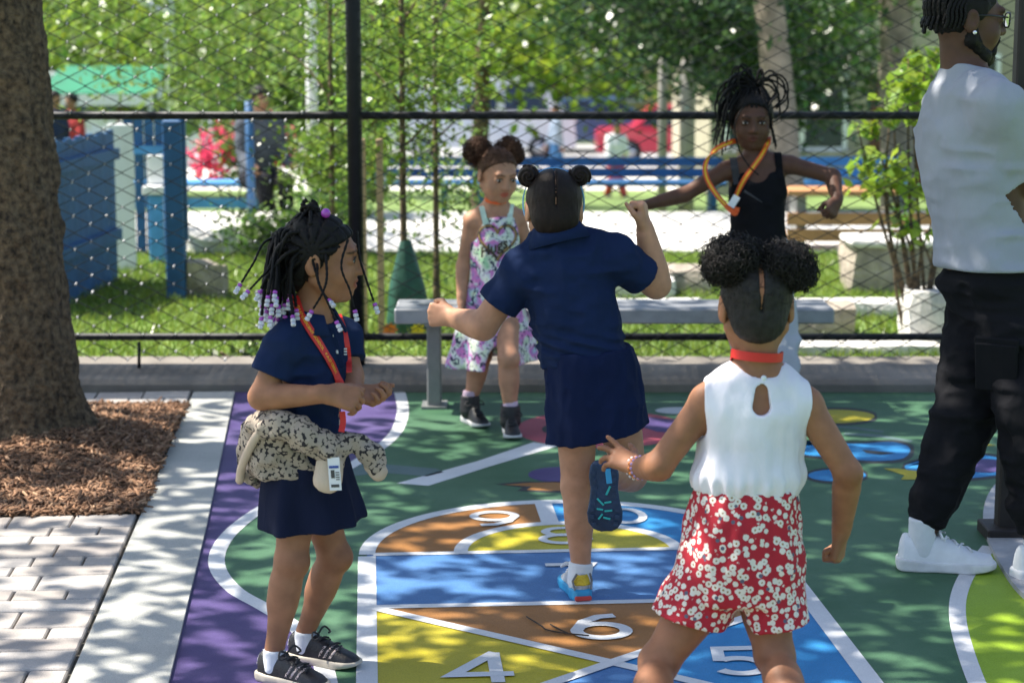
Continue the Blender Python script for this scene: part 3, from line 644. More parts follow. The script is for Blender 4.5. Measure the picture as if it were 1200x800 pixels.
shrub('round_shrub', 'round mid-green shrub beside the white pole', 'shrub', 385, 240, [(385, 195, 0, .3, .4, .3, .4), (415, 190, 0, .4, .4, .4, .6)], 2600, .037, LEAFM, 36, Y=17.0)
shrub('small_plant', 'small leafy plant with pale leaves at the fence foot', 'plant', 285, 425, [(270, 420, 0, .11, .08, .04, .6), (296, 418, 0, .08, .06, .05, .4)], 130, .03, LEAFP, 37, Y=9.5, stems=4)
shrub('small_plant', 'tiny pale plant sprouting near the stake by the tree', 'plant', 240, 432, [(238, 428, 0, .07, .05, .025, 1.)], 60, .026, LEAFP, 38, Y=9.45, stems=3)
for u, v, mt, lb in ((490, 386, M('flower_yellow', (.9, .6, .02), .6), 'single yellow flower in the bed behind the bench'), (457, 386, M('flower_orange', (.8, .2, .02), .6), 'orange flower in the bed beside the wooden stake')):
    p_ = at(u, v, 10.0); mb = MB(); mb.tube([(p_[0], 10, -.02), (p_[0] + .005, 10, p_[2] / 2), (p_[0], 10, p_[2])], .004, 5); fl = tag(mb.build('flower', M('flower_stem', (.08, .2, .03), .7), loc=(p_[0], 10, -.02)), lb, 'flower')
    mb = MB()
    for k in range(9):
        a = k * 2 * math.pi / 9; d = np.array([math.cos(a), -.35, math.sin(a)]); q = np.array([-math.sin(a), 0, math.cos(a)]); mb.add([p_, p_ + d * .025 + q * .01, p_ + d * .042, p_ + d * .025 - q * .01], [(0, 1, 2, 3)])
    fl['org'] = [p_[0], 10, -.02]; mb.build('petals', mt, fl)

# big trees of the park
def park_tree(u, Y, r0, topu, label, blobs, n, size, mat, seed, ztop=5.5, bark=m_bark, group='trees of the park'):
    x = at(u, 200, Y)[0]; z0 = tz(Y); r = empty('park_tree', (x, Y, z0), label, 'tree', group)
    trunk('trunk', (x, Y, z0 - .05), (at(topu, 0, Y)[0] + (at(topu, 0, Y)[0] - x) * .9, Y, ztop), r0, r0 * .7, r, bark, 40, 16, .05, .02)
    for k in range(5):
        a = k * 1.3; s0 = np.array([at(topu, 0, Y)[0] + (at(topu, 0, Y)[0] - x) * .5, Y, 2.6 + .4 * k]); mb = MB(); mb.tube(catmull([s0, s0 + (math.cos(a) * .9, math.sin(a) * .8, .5), s0 + (math.cos(a) * 2, math.sin(a) * 1.6, .4)], 8), np.linspace(r0 * .35, .02, 8), 7); mb.build('limb', bark, r, True)
    foliage('crown', [((at(bu, bv, Y + dy)[0], Y + dy, at(bu, bv, Y + dy)[2]), (rx, ry, rz), wg) for bu, bv, dy, rx, ry, rz, wg in blobs], n, size, mat, r, seed, ncl=160, spread=.4)
m_bark2 = M('grey_bark', (.22, .19, .15), .95, .35, 9, .8, 40, dist=.02)
park_tree(932, 17.5, .15, 885, 'leaning grey-brown tree trunk behind the girl in black', [(800, 20, 1, 1.3, 1., .45, .4), (880, 45, 1.5, .9, .8, .5, .25), (780, -60, 0, 1.7, 1.4, .7, .35)], 9500, .048, LEAFD, 41, bark=m_bark2)
park_tree(1055, 20.0, .19, 1045, 'thick straight tree trunk in front of the tan building', [(930, -10, 0, 1.2, 1., .5, .5), (1060, -70, 0, 1.6, 1.3, .6, .5)], 5000, .05, LEAF, 42, bark=m_bark2)
park_tree(30, 15.0, .12, 25, 'slender park tree mostly hidden by the near trunk, with low branches', [(130, 20, 0, 1.1, .8, .5, .4), (260, 50, .6, .9, .8, .5, .4), (330, 5, .4, 1.0, .8, .5, .2)], 4200, .031, LEAFM, 43)
park_tree(560, 27.0, .12, 570, 'sunlit yellow-green tree by the street', [(600, 60, 0, 1.2, 1., .8, .4), (520, 30, 1, 1.1, 1., .9, .25), (690, 70, 0, 1.0, 1., .7, .35)], 1500, .1, LEAFY, 44)
park_tree(310, 24.0, .12, 300, 'pale green tree behind the street lamp', [(290, 90, 0, 1.2, 1., .7, .6), (360, 100, 0, .9, .9, .6, .4)], 1500, .1, LEAFP, 45)
park_tree(440, 33.0, .16, 445, 'rounded tree standing before the grey house', [(450, 70, 0, 1.6, 1.2, 1., .6), (380, 60, 0, 1.5, 1.2, 1., .4)], 1500, .13, LEAFM, 46)
park_tree(880, 26.0, .16, 870, 'dark dense tree beyond the red car', [(860, 60, 0, 1.6, 1.2, .9, .6), (960, 70, 0, 1.3, 1.2, .7, .4)], 6500, .065, LEAFD, 47)
park_tree(150, 34.0, .16, 140, 'tall green tree behind the green awning', [(150, 55, 0, 2.2, 1.5, 1., .6), (260, 40, 0, 1.8, 1.5, 1.2, .4)], 2000, .14, LEAFY, 48)
park_tree(700, 62.0, .25, 700, 'broad bright tree across the street', [(700, 40, 0, 4., 3, 2.6, .5), (560, 10, 0, 3.5, 3, 2.4, .5)], 1000, .26, LEAFY, 49)
park_tree(330, 62.0, .25, 330, 'broad green tree across the street from the lamp', [(320, 30, 0, 4.5, 3, 2.6, .5), (120, 30, 0, 4.5, 3, 2.6, .5)], 3000, .2, LEAF, 50)
park_tree(1120, 60.0, .25, 1120, 'broad green tree beyond the tan building', [(1100, 0, 0, 4.5, 3, 2.6, .5), (900, 0, 0, 4.5, 3, 2.4, .5)], 2600, .2, LEAF, 51)

# buildings and cars
m_glass = M('dark_window', (.02, .03, .05), .12, .2, 3); m_tan = M('tan_brick', (.42, .31, .19), .9, .15, 3, .3, 20); m_greyw = M('grey_siding', (.2, .21, .26), .85, .12, 2); m_roof = M('dark_roof', (.08, .075, .08), .9, .15, 3)
m_beige = M('beige_render', (.33, .3, .22), .9, .15, 2, .3, 20); m_brown = M('brown_door', (.12, .04, .02), .6)
def house(x, y, wd, dp, ht, mat, label, rows, cols, roof='flat', z0=None, wz=1.5):
    z0 = tz(y) if z0 is None else z0; r = empty('building', (x, y, z0), label, 'building')
    mb = MB(); mb.box((x, y + dp / 2, z0 + ht / 2), (wd, dp, ht)); mb.build('wall', mat, r)
    mb = MB()
    if roof == 'flat': mb.box((x, y + dp / 2, z0 + ht + .15), (wd + .3, dp + .3, .3))
    else:
        a, b, c = x - wd / 2 - .3, x + wd / 2 + .3, z0 + ht; mb.add([(a, y - .3, c), (b, y - .3, c), (x, y - .3, c + wd * .4), (a, y + dp, c), (b, y + dp, c), (x, y + dp, c + wd * .4)], [(0, 1, 2), (3, 5, 4), (0, 2, 5, 3), (1, 4, 5, 2), (0, 3, 4, 1)])
    mb.build('roof', m_roof if roof == 'flat' else mat, r)
    for j in range(rows):
        for i in range(cols):
            cx = x - wd / 2 + wd * (i + .5) / cols; cz = z0 + 1.6 + j * 2.9
            if j == 0 and i == cols // 2:
                mb = MB(); mb.box((cx, y - .02, z0 + 1.1), (1.0, .08, 2.2)); d_ = mb.build('door', m_brown, r); mb = MB(); mb.box((cx + .38, y - .09, z0 + 1.05), (.05, .06, .15)); mb.build('handle', m_alu, d_); continue
            if cz + wz / 2 > z0 + ht: continue
            mb = MB(); mb.box((cx, y - .03, cz), (wd / cols * .5 + .16, .1, wz + .16)); wn = mb.build('window', m_whitep, r); mb = MB(); mb.box((cx, y - .065, cz), (wd / cols * .5, .06, wz)); mb.build('pane', m_glass, wn); mb = MB(); mb.box((cx, y - .12, cz - wz / 2 - .1), (wd / cols * .5 + .3, .2, .07)); mb.build('sill', m_cpost, wn)
X = lambda u, Y: at(u, 100, Y)[0]
house(X(610, 72), 72, 15, 9, 3.1, m_tan, 'long tan brick building across the street', 2, 6)
house(X(515, 66), 66, 3.6, 7, 2.6, m_greyw, 'small grey gabled house across the street', 1, 3, 'gable')
house(X(1010, 34), 34, 5.2, 8, 7, m_beige, 'beige building with brown door and dark windows behind the tree trunks', 2, 4)
house(X(1160, 50), 50, 7, 9, 8, m_tan, 'tan building behind the man across the street', 2, 4)
house(X(180, 74), 74, 24, 9, 7, m_beige, 'wide beige building beyond the green awning', 2, 9)
house(X(860, 76), 76, 16, 9, 7, m_greyw, 'grey building beyond the dark trees', 2, 6)
m_red = M('car_red', (.55, .02, .06), .3, .05, 3, coat=.6); m_van = M('van_white', (.6, .64, .7), .35, .05, 3, coat=.4); m_tyre = M('tyre', (.02, .02, .02), .8); m_blue_car = M('car_blue', (.05, .1, .22), .3, .05, 3, coat=.5); m_rim = M('wheel_rim', (.5, .5, .52), .3, .1, 5, metal=.8); m_lightr = M('lamp_glass', (.7, .7, .65), .2)
def car(u, Y, L, H, mat, label, van=False, z0=None):
    x = X(u, Y); z0 = (tz(Y) if z0 is None else z0); r = empty('parked_car', (x, Y, z0), label, 'car' if not van else 'van', 'vehicles along the street'); W2 = .88
    pr = [(-.5, .22), (-.5, .5), (-.47, .58), (-.28, .62), (-.17, .97), (.2, 1.), (.36, .64), (.47, .58), (.5, .45), (.5, .22)] if not van else [(-.5, .16), (-.5, .55), (-.46, .92), (-.42, 1.), (.28, 1.), (.37, .92), (.43, .6), (.49, .52), (.5, .3), (.5, .16)]
    n = len(pr); V = [(x + a * L, Y - W2 * (1 if b < .66 else .82), z0 + b * H) for a, b in pr] + [(x + a * L, Y + W2 * (1 if b < .66 else .82), z0 + b * H) for a, b in pr]
    mesh('body', V, [tuple(range(n)), tuple(range(2 * n - 1, n - 1, -1))] + [(i, i + n, (i + 1) % n + n, (i + 1) % n) for i in range(n)], mat, r, False)
    wins = [[(-.24, .66), (-.155, .93), (.0, .95), (.0, .66)], [(.02, .66), (.02, .95), (.19, .95), (.31, .68)]] if not van else [[(.12, .62), (.12, .92), (.29, .92), (.36, .62)], [(-.1, .62), (-.1, .9), (.08, .9), (.08, .62)]]
    for q in wins:
        yy = Y - W2 * .84; mesh('window', [(x + a * L, Y - W2 * (.985 if b < .75 else .83) - .02, z0 + b * H) for a, b in q] + [(x + a * L, Y - W2 * (.95 if b < .75 else .8), z0 + b * H) for a, b in q], [(0, 1, 2, 3), (7, 6, 5, 4)] + [(i, i + 4, (i + 1) % 4 + 4, (i + 1) % 4) for i in range(4)], m_glass, r, False)
    for a in (-.31, .31):
        for sy in (-1, 1):
            mb = MB(); c = np.array([x + a * L, Y + sy * (W2 - .08), z0 + .32]); mb.tube([c + (0, -.1, 0), c + (0, .1, 0)], .32, 18); wh = mb.build('wheel', m_tyre, r, True); mb = MB(); mb.tube([c + (0, sy * .1 - .005, 0), c + (0, sy * .115, 0)], .19, 14); mb.build('rim', m_rim, wh, True)
    for sx_, nm in ((.495, 'headlight'), (-.495, 'tail_light')):
        mb = MB(); mb.box((x + sx_ * L, Y - W2 * .8, z0 + H * .5), (.06, .25, .12)); mb.build(nm, m_lightr if nm == 'headlight' else m_red, r)
car(795, 50.5, 4.2, 1.5, m_red, 'bright red car parked along the street behind the concrete posts', z0=-1.98)
car(565, 52, 4.9, 2.1, m_van, 'pale blue-white van parked on the street', True, z0=-1.98)
car(690, 55, 4.3, 1.5, m_blue_car, 'dark blue car on the street beside the red one', z0=-1.98)
# green-and-white market awning at the left
m_awn = M('awning_green', (.005, .17, .08), .7, .15, 4); m_awnw = M('awning_white', (.8, .8, .8), .7, .05, 4)
aw = empty('market_stall', (X(125, 30), 30, tz(30)), 'market stall with a green and white awning behind the blue fence', 'stall')
zA = at(125, 107, 30)[2]; zB = at(125, 90, 30)[2]; xa, xb = X(62, 30), X(190, 30)
for k in range(7):
    x0_, x1_ = xa + (xb - xa) * k / 7, xa + (xb - xa) * (k + 1) / 7; mesh('awning_panel', [(x0_, 29.2, zA), (x1_, 29.2, zA), (x1_, 30.6, zB + .15), (x0_, 30.6, zB + .15), (x0_, 29.2, zA - .03), (x1_, 29.2, zA - .03), (x1_, 30.6, zB + .12), (x0_, 30.6, zB + .12)], BOXF, m_awn, aw, False)
mb = MB(); mb.box(((xa + xb) / 2, 29.18, zA - .1), (xb - xa, .03, .16)); mb.build('valance', m_awnw, aw)
for x_ in (xa + .05, xb - .05): rod('pole', (x_, 29.25, tz(29.25)), (x_, 29.25, zA), .03, m_whitep, aw, 8)
mb = MB(); mb.box(((xa + xb) / 2, 29.6, tz(29.6) + .45), (xb - xa - .2, .7, .9)); mb.build('counter', m_awnw, aw)
car(95, 40, 5.2, 2.2, m_van, 'white van standing behind the market stall', True, z0=-1.62)
# dark timber post the man holds on to
m_dpost = M('dark_timber', (.02, .014, .012), .6, .3, 15, .3, 50)

# ================================================================== SOLID MODELLING BY DISTANCE FIELDS (for bodies, clothes, shoes, hair)
def smin(a, b, k):
    if k <= 0: return np.minimum(a, b)
    h = np.maximum(k - np.abs(a - b), 0) / k; return np.minimum(a, b) - h * h * (k * .25)
def smax(a, b, k): return -smin(-a, -b, k)
class Vol:
    def __init__(s, lo, hi, h):
        s.lo = np.asarray(lo, np.float32); s.h = np.float32(h); s.n = np.ceil((np.asarray(hi) - s.lo) / h).astype(int) + 1
        s.d = np.full(s.n, .2, np.float32); s.ax = [s.lo[i] + np.arange(s.n[i], dtype=np.float32) * s.h for i in range(3)]
    def box(s, lo, hi):
        a = np.clip(np.floor((np.asarray(lo) - s.lo) / s.h).astype(int), 0, s.n); b = np.clip(np.ceil((np.asarray(hi) - s.lo) / s.h).astype(int) + 1, 0, s.n)
        if np.any(b <= a): return None
        sl = tuple(slice(a[i], b[i]) for i in range(3)); X = s.ax[0][sl[0]][:, None, None]; Y = s.ax[1][sl[1]][None, :, None]; Z = s.ax[2][sl[2]][None, None, :]
        return sl, X, Y, Z
    def op(s, prim, k=.0, mode='add'):
        fn, lo, hi = prim; m = k + .03 if mode == 'add' else k + .01; q = s.box(np.asarray(lo) - m, np.asarray(hi) + m)
        if q is None: return s
        sl, X, Y, Z = q; d = fn(X, Y, Z).astype(np.float32); cur = s.d[sl]
        s.d[sl] = smin(cur, d, k) if mode == 'add' else smax(cur, -d, k) if mode == 'sub' else smax(cur, d, k)
        return s
    def add(s, p, k=.012): return s.op(p, k, 'add')
    def sub(s, p, k=.004): return s.op(p, k, 'sub')
    def cut(s, point, normal, k=.003):
        """remove the half space on the side of normal"""
        n = nrm(normal); X = s.ax[0][:, None, None]; Y = s.ax[1][None, :, None]; Z = s.ax[2][None, None, :]
        d = ((X - point[0]) * n[0] + (Y - point[1]) * n[1] + (Z - point[2]) * n[2]).astype(np.float32); s.d = smax(s.d, d, k); return s
    def noise(s, cell, amp, seed=0, ridge=False):
        """smooth lattice noise; cell = (cx, cy, cz) metres"""
        r = np.random.default_rng(seed); ms = []; dims = []
        for i in range(3):
            L = s.n[i] * s.h; m = int(L / cell[i]) + 3; t = np.arange(s.n[i]) * s.h / cell[i]; k = np.floor(t).astype(int); f = t - k; f = f * f * (3 - 2 * f)
            A = np.zeros((s.n[i], m), np.float32); A[np.arange(s.n[i]), k] = 1 - f; A[np.arange(s.n[i]), k + 1] = f; ms.append(A); dims.append(m)
        G = (r.random(dims) * 2 - 1).astype(np.float32); n = np.einsum('ia,abc->ibc', ms[0], G); n = np.einsum('jb,ibc->ijc', ms[1], n, optimize=True); n = np.einsum('kc,ijc->ijk', ms[2], n, optimize=True)
        if ridge: n = .62 - 2 * np.abs(n)
        s.d += n * np.float32(amp); return s
    def sample(s, P):
        I = np.clip(np.round((np.atleast_2d(P) - s.lo) / s.h).astype(int), 0, s.n - 1); return s.d[I[:, 0], I[:, 1], I[:, 2]]
    def mesh(s):
        d = s.d.copy(); d[0], d[-1], d[:, 0], d[:, -1], d[:, :, 0], d[:, :, -1] = .1, .1, .1, .1, .1, .1
        ins = d < 0; c = np.zeros(tuple(s.n - 1), np.int8)
        offs = [(a, b, e) for a in (0, 1) for b in (0, 1) for e in (0, 1)]; nx, ny, nz = s.n
        for a, b, e in offs: c += ins[a:nx - 1 + a, b:ny - 1 + b, e:nz - 1 + e]
        act = np.argwhere((c > 0) & (c < 8)); 
        if len(act) == 0: return np.zeros((0, 3)), np.zeros((0, 4), int)
        idm = np.full(tuple(s.n - 1), -1, np.int32); idm[act[:, 0], act[:, 1], act[:, 2]] = np.arange(len(act))
        cv = {o: d[act[:, 0] + o[0], act[:, 1] + o[1], act[:, 2] + o[2]] for o in offs}
        acc = np.zeros((len(act), 3), np.float32); cnt = np.zeros(len(act), np.float32)
        for o in offs:
            for i in range(3):
                if o[i]: continue
                o2 = tuple(1 if j == i else o[j] for j in range(3)); a, b = cv[o], cv[o2]; x = (a < 0) != (b < 0); t = np.where(x, a / (a - b + 1e-12), 0)
                p = np.tile(np.array(o, np.float32), (len(act), 1)); p[:, i] += t; acc[x] += p[x]; cnt[x] += 1
        V = s.lo + (act + acc / cnt[:, None]) * s.h; Fs = []
        for i in range(3):
            j, k = (i + 1) % 3, (i + 2) % 3; A = [slice(None)] * 3; B = [slice(None)] * 3; A[i] = slice(0, -1); B[i] = slice(1, None)
            a, b = ins[tuple(A)], ins[tuple(B)]; e = np.argwhere(a != b); 
            if len(e) == 0: continue
            fl = a[e[:, 0], e[:, 1], e[:, 2]]
            q = []
            for dj, dk in ((0, 0), (1, 0), (1, 1), (0, 1)):
                z = e.copy(); z[:, j] -= dj; z[:, k] -= dk; q.append(idm[np.clip(z[:, 0], 0, nx - 2), np.clip(z[:, 1], 0, ny - 2), np.clip(z[:, 2], 0, nz - 2)])
            q = np.stack(q, 1); q = np.where(fl[:, None], q[:, ::-1], q)[:, ::-1]; Fs.append(q[(q >= 0).all(1)])
        F = np.concatenate(Fs); return V, F
def relax(V, F, it=2, lam=.5):
    n = len(V); e = np.concatenate([F[:, [0, 1]], F[:, [1, 2]], F[:, [2, 3]], F[:, [3, 0]]]); e = np.concatenate([e, e[:, ::-1]]); cnt = np.bincount(e[:, 0], minlength=n)
    for k in range(it):
        for l in (lam, -lam * 1.02):
            A = np.stack([np.bincount(e[:, 0], V[e[:, 1], i], minlength=n) for i in range(3)], 1) / np.maximum(cnt, 1)[:, None]; V = V + (A - V) * l
    return V
def vobj(name, vol, mat, parent, colfn=None, it=2):
    V, F = vol.mesh()
    if len(V) == 0: print('EMPTY', name); V, F = np.zeros((3, 3)), np.array([[0, 1, 2, 2]])
    if it: V = relax(V, F, it)
    return mesh(name, V, F, mat, parent, True, col=colfn(V) if colfn else None)

# primitives: (function, lo, hi)
def cone(a, b, ra, rb, prof=None, flat=None):
    a = np.asarray(a, float); b = np.asarray(b, float); ba = b - a; L2 = max(ba @ ba, 1e-9); R = max(ra, rb, *( [p[1] for p in prof] if prof else [0])); lo = np.minimum(a, b) - R; hi = np.maximum(a, b) + R
    def fn(X, Y, Z):
        x, y, z = X - a[0], Y - a[1], Z - a[2]; t = np.clip((x * ba[0] + y * ba[1] + z * ba[2]) / L2, 0, 1); x = x - t * ba[0]; y = y - t * ba[1]; z = z - t * ba[2]
        r = ra + (rb - ra) * t if prof is None else np.interp(t, [p[0] for p in prof], [p[1] for p in prof])
        if flat is not None:
            w_, f = np.asarray(flat[0]), flat[1]; c = x * w_[0] + y * w_[1] + z * w_[2]; q = np.sqrt(x * x + y * y + z * z + c * c * (f * f - 1)); return (q - r) / (1 + (f - 1) * .5)
        return np.sqrt(x * x + y * y + z * z) - r
    return fn, lo, hi
def ball(c, r): return cone(c, np.asarray(c) + (0, 0, 1e-4), r, r)
def ellip(c, r, A=None):
    """A rows = local axes"""
    c = np.asarray(c, float); r = np.asarray(r, float); A = np.eye(3) if A is None else np.asarray(A, float); R = r.max()
    def fn(X, Y, Z):
        x, y, z = X - c[0], Y - c[1], Z - c[2]; q = [(x * A[i][0] + y * A[i][1] + z * A[i][2]) for i in range(3)]
        k0 = np.sqrt(sum((q[i] / r[i]) ** 2 for i in range(3))); k1 = np.sqrt(sum((q[i] / r[i] ** 2) ** 2 for i in range(3))) + 1e-9; return k0 * (k0 - 1) / k1
    return fn, c - R, c + R
def stack(a, b, Rt, secs, n=2.2, ripple=None, twist=0., grow=0., capk=.01, h0=None, h1=None):
    """sweep along a->b. Rt = right direction at a. secs = [(t, ox, oy, rx, ry)], ox along right, oy along front; twist = turn (rad) of the sections from a to b."""
    a = np.asarray(a, float); b = np.asarray(b, float); L = np.linalg.norm(b - a); U = (b - a) / L; Rv = nrm(np.asarray(Rt) - U * np.dot(Rt, U)); Fv = np.cross(U, Rv)
    T = np.array([s_[0] for s_ in secs]); C = np.array([s_[1:] for s_ in secs]); t0 = T[0] if h0 is None else h0; t1 = T[-1] if h1 is None else h1
    tt = np.linspace(T[0], T[-1], 200)
    # smooth (monotone-ish) interpolation
    sm = np.stack([np.interp(tt, T, C[:, i]) for i in range(4)], 1); ker = np.hanning(23); ker /= ker.sum(); pad = 11
    sm = np.stack([np.convolve(np.pad(sm[:, i], pad, mode='edge'), ker, 'valid') for i in range(4)], 1)
    ext = np.abs(C).max(0); m = max(ext[2] + ext[0], ext[3] + ext[1]) + grow + .02; e0, e1 = a + U * L * min(t0, T[0]), a + U * L * max(t1, T[-1]); lo = np.minimum(e0, e1) - m; hi = np.maximum(e0, e1) + m
    def fn(X, Y, Z):
        x, y, z = X - a[0], Y - a[1], Z - a[2]; h = (x * U[0] + y * U[1] + z * U[2]) / L; p = x * Rv[0] + y * Rv[1] + z * Rv[2]; q = x * Fv[0] + y * Fv[1] + z * Fv[2]
        if twist: cs, sn = np.cos(twist * np.clip(h, 0, 1)), np.sin(twist * np.clip(h, 0, 1)); p, q = p * cs + q * sn, -p * sn + q * cs
        hc_ = np.clip(h, T[0], T[-1]); I = lambda i: np.interp(hc_, tt, sm[:, i])
        rx, ry = I(2) + grow, I(3) + grow; px_, py_ = p - I(0), q - I(1)
        if ripple is not None: f = 1 + ripple(np.arctan2(py_, px_), h); rx, ry = rx * f, ry * f
        k = (np.abs(px_ / rx) ** n + np.abs(py_ / ry) ** n) ** (1 / n); d = (k - 1) * np.minimum(rx, ry)
        return smax(smax(d, (h - t1) * L, capk), (t0 - h) * L, capk)
    return fn, lo, hi
def frame(F, U=(0, 0, 1)):
    F = nrm(F); R = nrm(np.cross(F, U)); return np.array([R, F, np.cross(R, F)])    # rows: right, front, up

# ------------------------------------------------------------------ anatomy
def head(vol, c, A, s=1., ears=True, grown=False, mouth=0.):
    """A rows right/front/up; s=1 is a head 0.205 m high"""
    P = lambda x, y, z: np.asarray(c) + s * (x * A[0] + y * A[1] + z * A[2])
    E = lambda p, r, B=A: ellip(P(*p), np.array(r) * s, B)
    vol.add(E((0, -.012, .026), (.0715, .088, .078)), .01); vol.add(E((0, .03, -.02), (.060, .058, .075)), .02)
    vol.add(E((0, .028, -.062), (.046, .05, .04)), .02); vol.add(ball(P(0, .058, -.086), .017 * s), .02)
    for q in (-1, 1):
        vol.add(ball(P(.034 * q, .05, -.036), .026 * s), .02); vol.add(cone(P(.052 * q, -.005, -.045), P(.03 * q, .04, -.085), .018 * s, .015 * s), .02)
    vol.add(cone(P(-.035, .078, .024), P(.035, .078, .024), .010 * s, .010 * s), .018)
    for q in (-1, 1): vol.sub(E((.031 * q, .096, .004), (.018, .016, .011)), .012)
    for q in (-1, 1): vol.add(E((.031 * q, .0735, .002), (.0165, .012, .0115)), .004)
    vol.add(cone(P(0, .083, .012), P(0, .097, -.026), .007 * s, .0115 * s), .012)
    for q in (-1, 1): vol.add(ball(P(.0115 * q, .088, -.029), .0085 * s), .006)
    vol.add(E((0, .0795, -.051), (.02, .011, .0065)), .005); vol.add(E((0, .078, -.064), (.0175, .011, .0075)), .005)
    vol.sub(E((0, .094, -.0575 - mouth * .3), (.019, .012, .0016 + mouth)), .002)
    if ears:
        for q in (-1, 1):
            B = np.array([A[0] * q, A[1], A[2]]); e = nrm(A[1] * .25 * -1 + A[0] * q); B = np.array([e, nrm(A[1] - e * (A[1] @ e)), A[2]])
            vol.add(E((.0725 * q, -.012, -.006), (.0085, .021, .031), B), .006); vol.sub(E((.083 * q, -.007, -.002), (.007, .011, .018), B), .004)
    return P
def arm(vol, sh, el, wr, r, k=.014):
    """r = (shoulder, elbow, wrist) radii"""
    vol.add(cone(sh, el, r[0], r[1], prof=[(0, r[0]), (.35, r[0] * .93), (.8, r[1] * 1.02), (1, r[1])]), k); vol.add(cone(el, wr, r[1], r[2], prof=[(0, r[1]), (.25, r[1] * 1.07), (.65, (r[1] + r[2]) * .52), (1, r[2])]), k)
def leg(vol, hp_, kn, an, r, back, k=.02):
    """r=(thigh, knee, calf, ankle); back = direction of the calf bulge"""
    vol.add(cone(hp_, kn, r[0], r[1], prof=[(0, r[0]), (.4, r[0] * .95), (.85, r[1] * 1.04), (1, r[1])]), k)
    vol.add(cone(kn, an, r[1], r[3], prof=[(0, r[1]), (.12, r[1] * .93), (.3, r[2]), (.45, r[2] * .97), (.8, r[3] * 1.08), (1, r[3])]), k)
    c = np.asarray(kn) + (np.asarray(an) - kn) * .3 + np.asarray(back) * r[2] * .3; vol.add(cone(c - (np.asarray(an) - kn) * .08, c + (np.asarray(an) - kn) * .14, r[2] * .72, r[2] * .6), .03)
    vol.add(ball(np.asarray(kn) - np.asarray(back) * r[1] * .35, r[1] * .8), .02)
def hand(vol, wr, d, n, side, L=.125, curl=(20, 25, 15), spread=6., thumb=(35, 25), wrist_r=.017, curls=None, thumb_in=0.):
    """d = wrist to knuckles, n = out of the palm, side=+1/-1 picks the thumb's side (thumb towards side*cross(d,n))"""
    d = nrm(d); n = nrm(np.asarray(n) - d * np.dot(n, d)); x = np.cross(d, n) * side; wr = np.asarray(wr, float); u = L
    W_k = [.205, .075, -.06, -.185]; len_ = [.40, .45, .41, .32]; rad = [.056, .058, .055, .048]
    kn = [wr + d * u * (.50, .53, .50, .45)[i] + x * u * W_k[i] - n * u * .0 for i in range(4)]
    for i in range(4): vol.add(cone(wr + d * u * .06 + x * u * W_k[i] * .55, kn[i], .085 * u, .072 * u), .012)
    vol.add(cone(wr + x * u * .17 + d * u * .12 + n * u * .05, wr + x * u * .2 + d * u * .3 + n * u * .05, .085 * u, .07 * u), .012)
    vol.add(cone(wr - d * u * .12, wr + d * u * .15, wrist_r, .105 * u, flat=(n, 1.25)), .014)
    for i in range(4):
        c = curls[i] if curls else curl; p = kn[i]; ang = 0; sp = R_(spread) * (1.5 - i); dd = nrm(d * math.cos(sp) + x * math.sin(sp)); r0 = rad[i] * u * 1.12
        for j, fr in enumerate((.46, .30, .24)):
            ang += R_(c[j]); v = dd * math.cos(ang) + n * math.sin(ang); q = p + v * len_[i] * u * fr; vol.add(cone(p, q, r0, r0 * .9), .004 if j == 0 else .002); p = q; r0 *= .9
    b = wr + d * u * .16 + x * u * .19 + n * u * .04; a1, a2 = R_(thumb[0]), R_(thumb[1]); v = nrm(d * math.cos(a1) + x * math.sin(a1) + n * (.25 + thumb_in)); q = b + v * u * .26; vol.add(cone(b, q, .075 * u, .062 * u), .01)
    v2 = nrm(d * math.cos(a1 - a2) + x * math.sin(a1 - a2) + n * (.3 + thumb_in * 1.8)); q2 = q + v2 * u * .15; vol.add(cone(q, q2, .06 * u, .058 * u), .004); v3 = nrm(v2 + n * thumb_in - x * .2 * thumb_in); vol.add(cone(q2, q2 + v3 * u * .12, .057 * u, .046 * u), .003)
def torso(a, b, Rt, H, grow=0., twist=0., belly=0., wide=1., bend=(0, 0), deep=1., h0=None, h1=None, ripple=None):
    """a = crotch-level centre, b = base of neck; sizes for standing height H"""
    k = H / 1.2; S_ = [(-.02, .080, .070, 0), (.14, .103, .086, -.006), (.38, .090 + belly * .5, .075 + belly, .004 + belly * .5), (.62, .099, .079, 0), (.82, .107, .070, -.004), (.94, .075, .052, -.004), (1.02, .04, .042, 0)]
    secs = [(t, bend[0] * math.sin(max(t, 0) * math.pi), oy * k + bend[1] * math.sin(max(t, 0) * math.pi), rx * k * wide, ry * k * deep) for t, rx, ry, oy in S_]
    return stack(a, b, Rt, secs, 2.25, twist=twist, grow=grow, capk=.03, h0=h0, h1=h1, ripple=ripple)

def bounds(pts, m): P = np.array(pts); return P.min(0) - m, P.max(0) + m
def raycast(u, v, vols, y0, y1, off=.002, n=500):
    """first point along the pixel's direction that touches one of the solids"""
    Y = np.linspace(y0, y1, n); r = ray(u, v); P = CAMP + r[None] * (Y / r[1])[:, None]; d = np.min([vl.sample(P) if True else 0 for vl in vols], axis=0); k = np.argmax(d < off)
    return P[k] if d[k] < off else None
def grad(P, vols, e=.006):
    f = lambda q: min(float(vl.sample(q)[0]) for vl in vols); return nrm([f(P + np.eye(3)[i] * e) - f(P - np.eye(3)[i] * e) for i in range(3)])

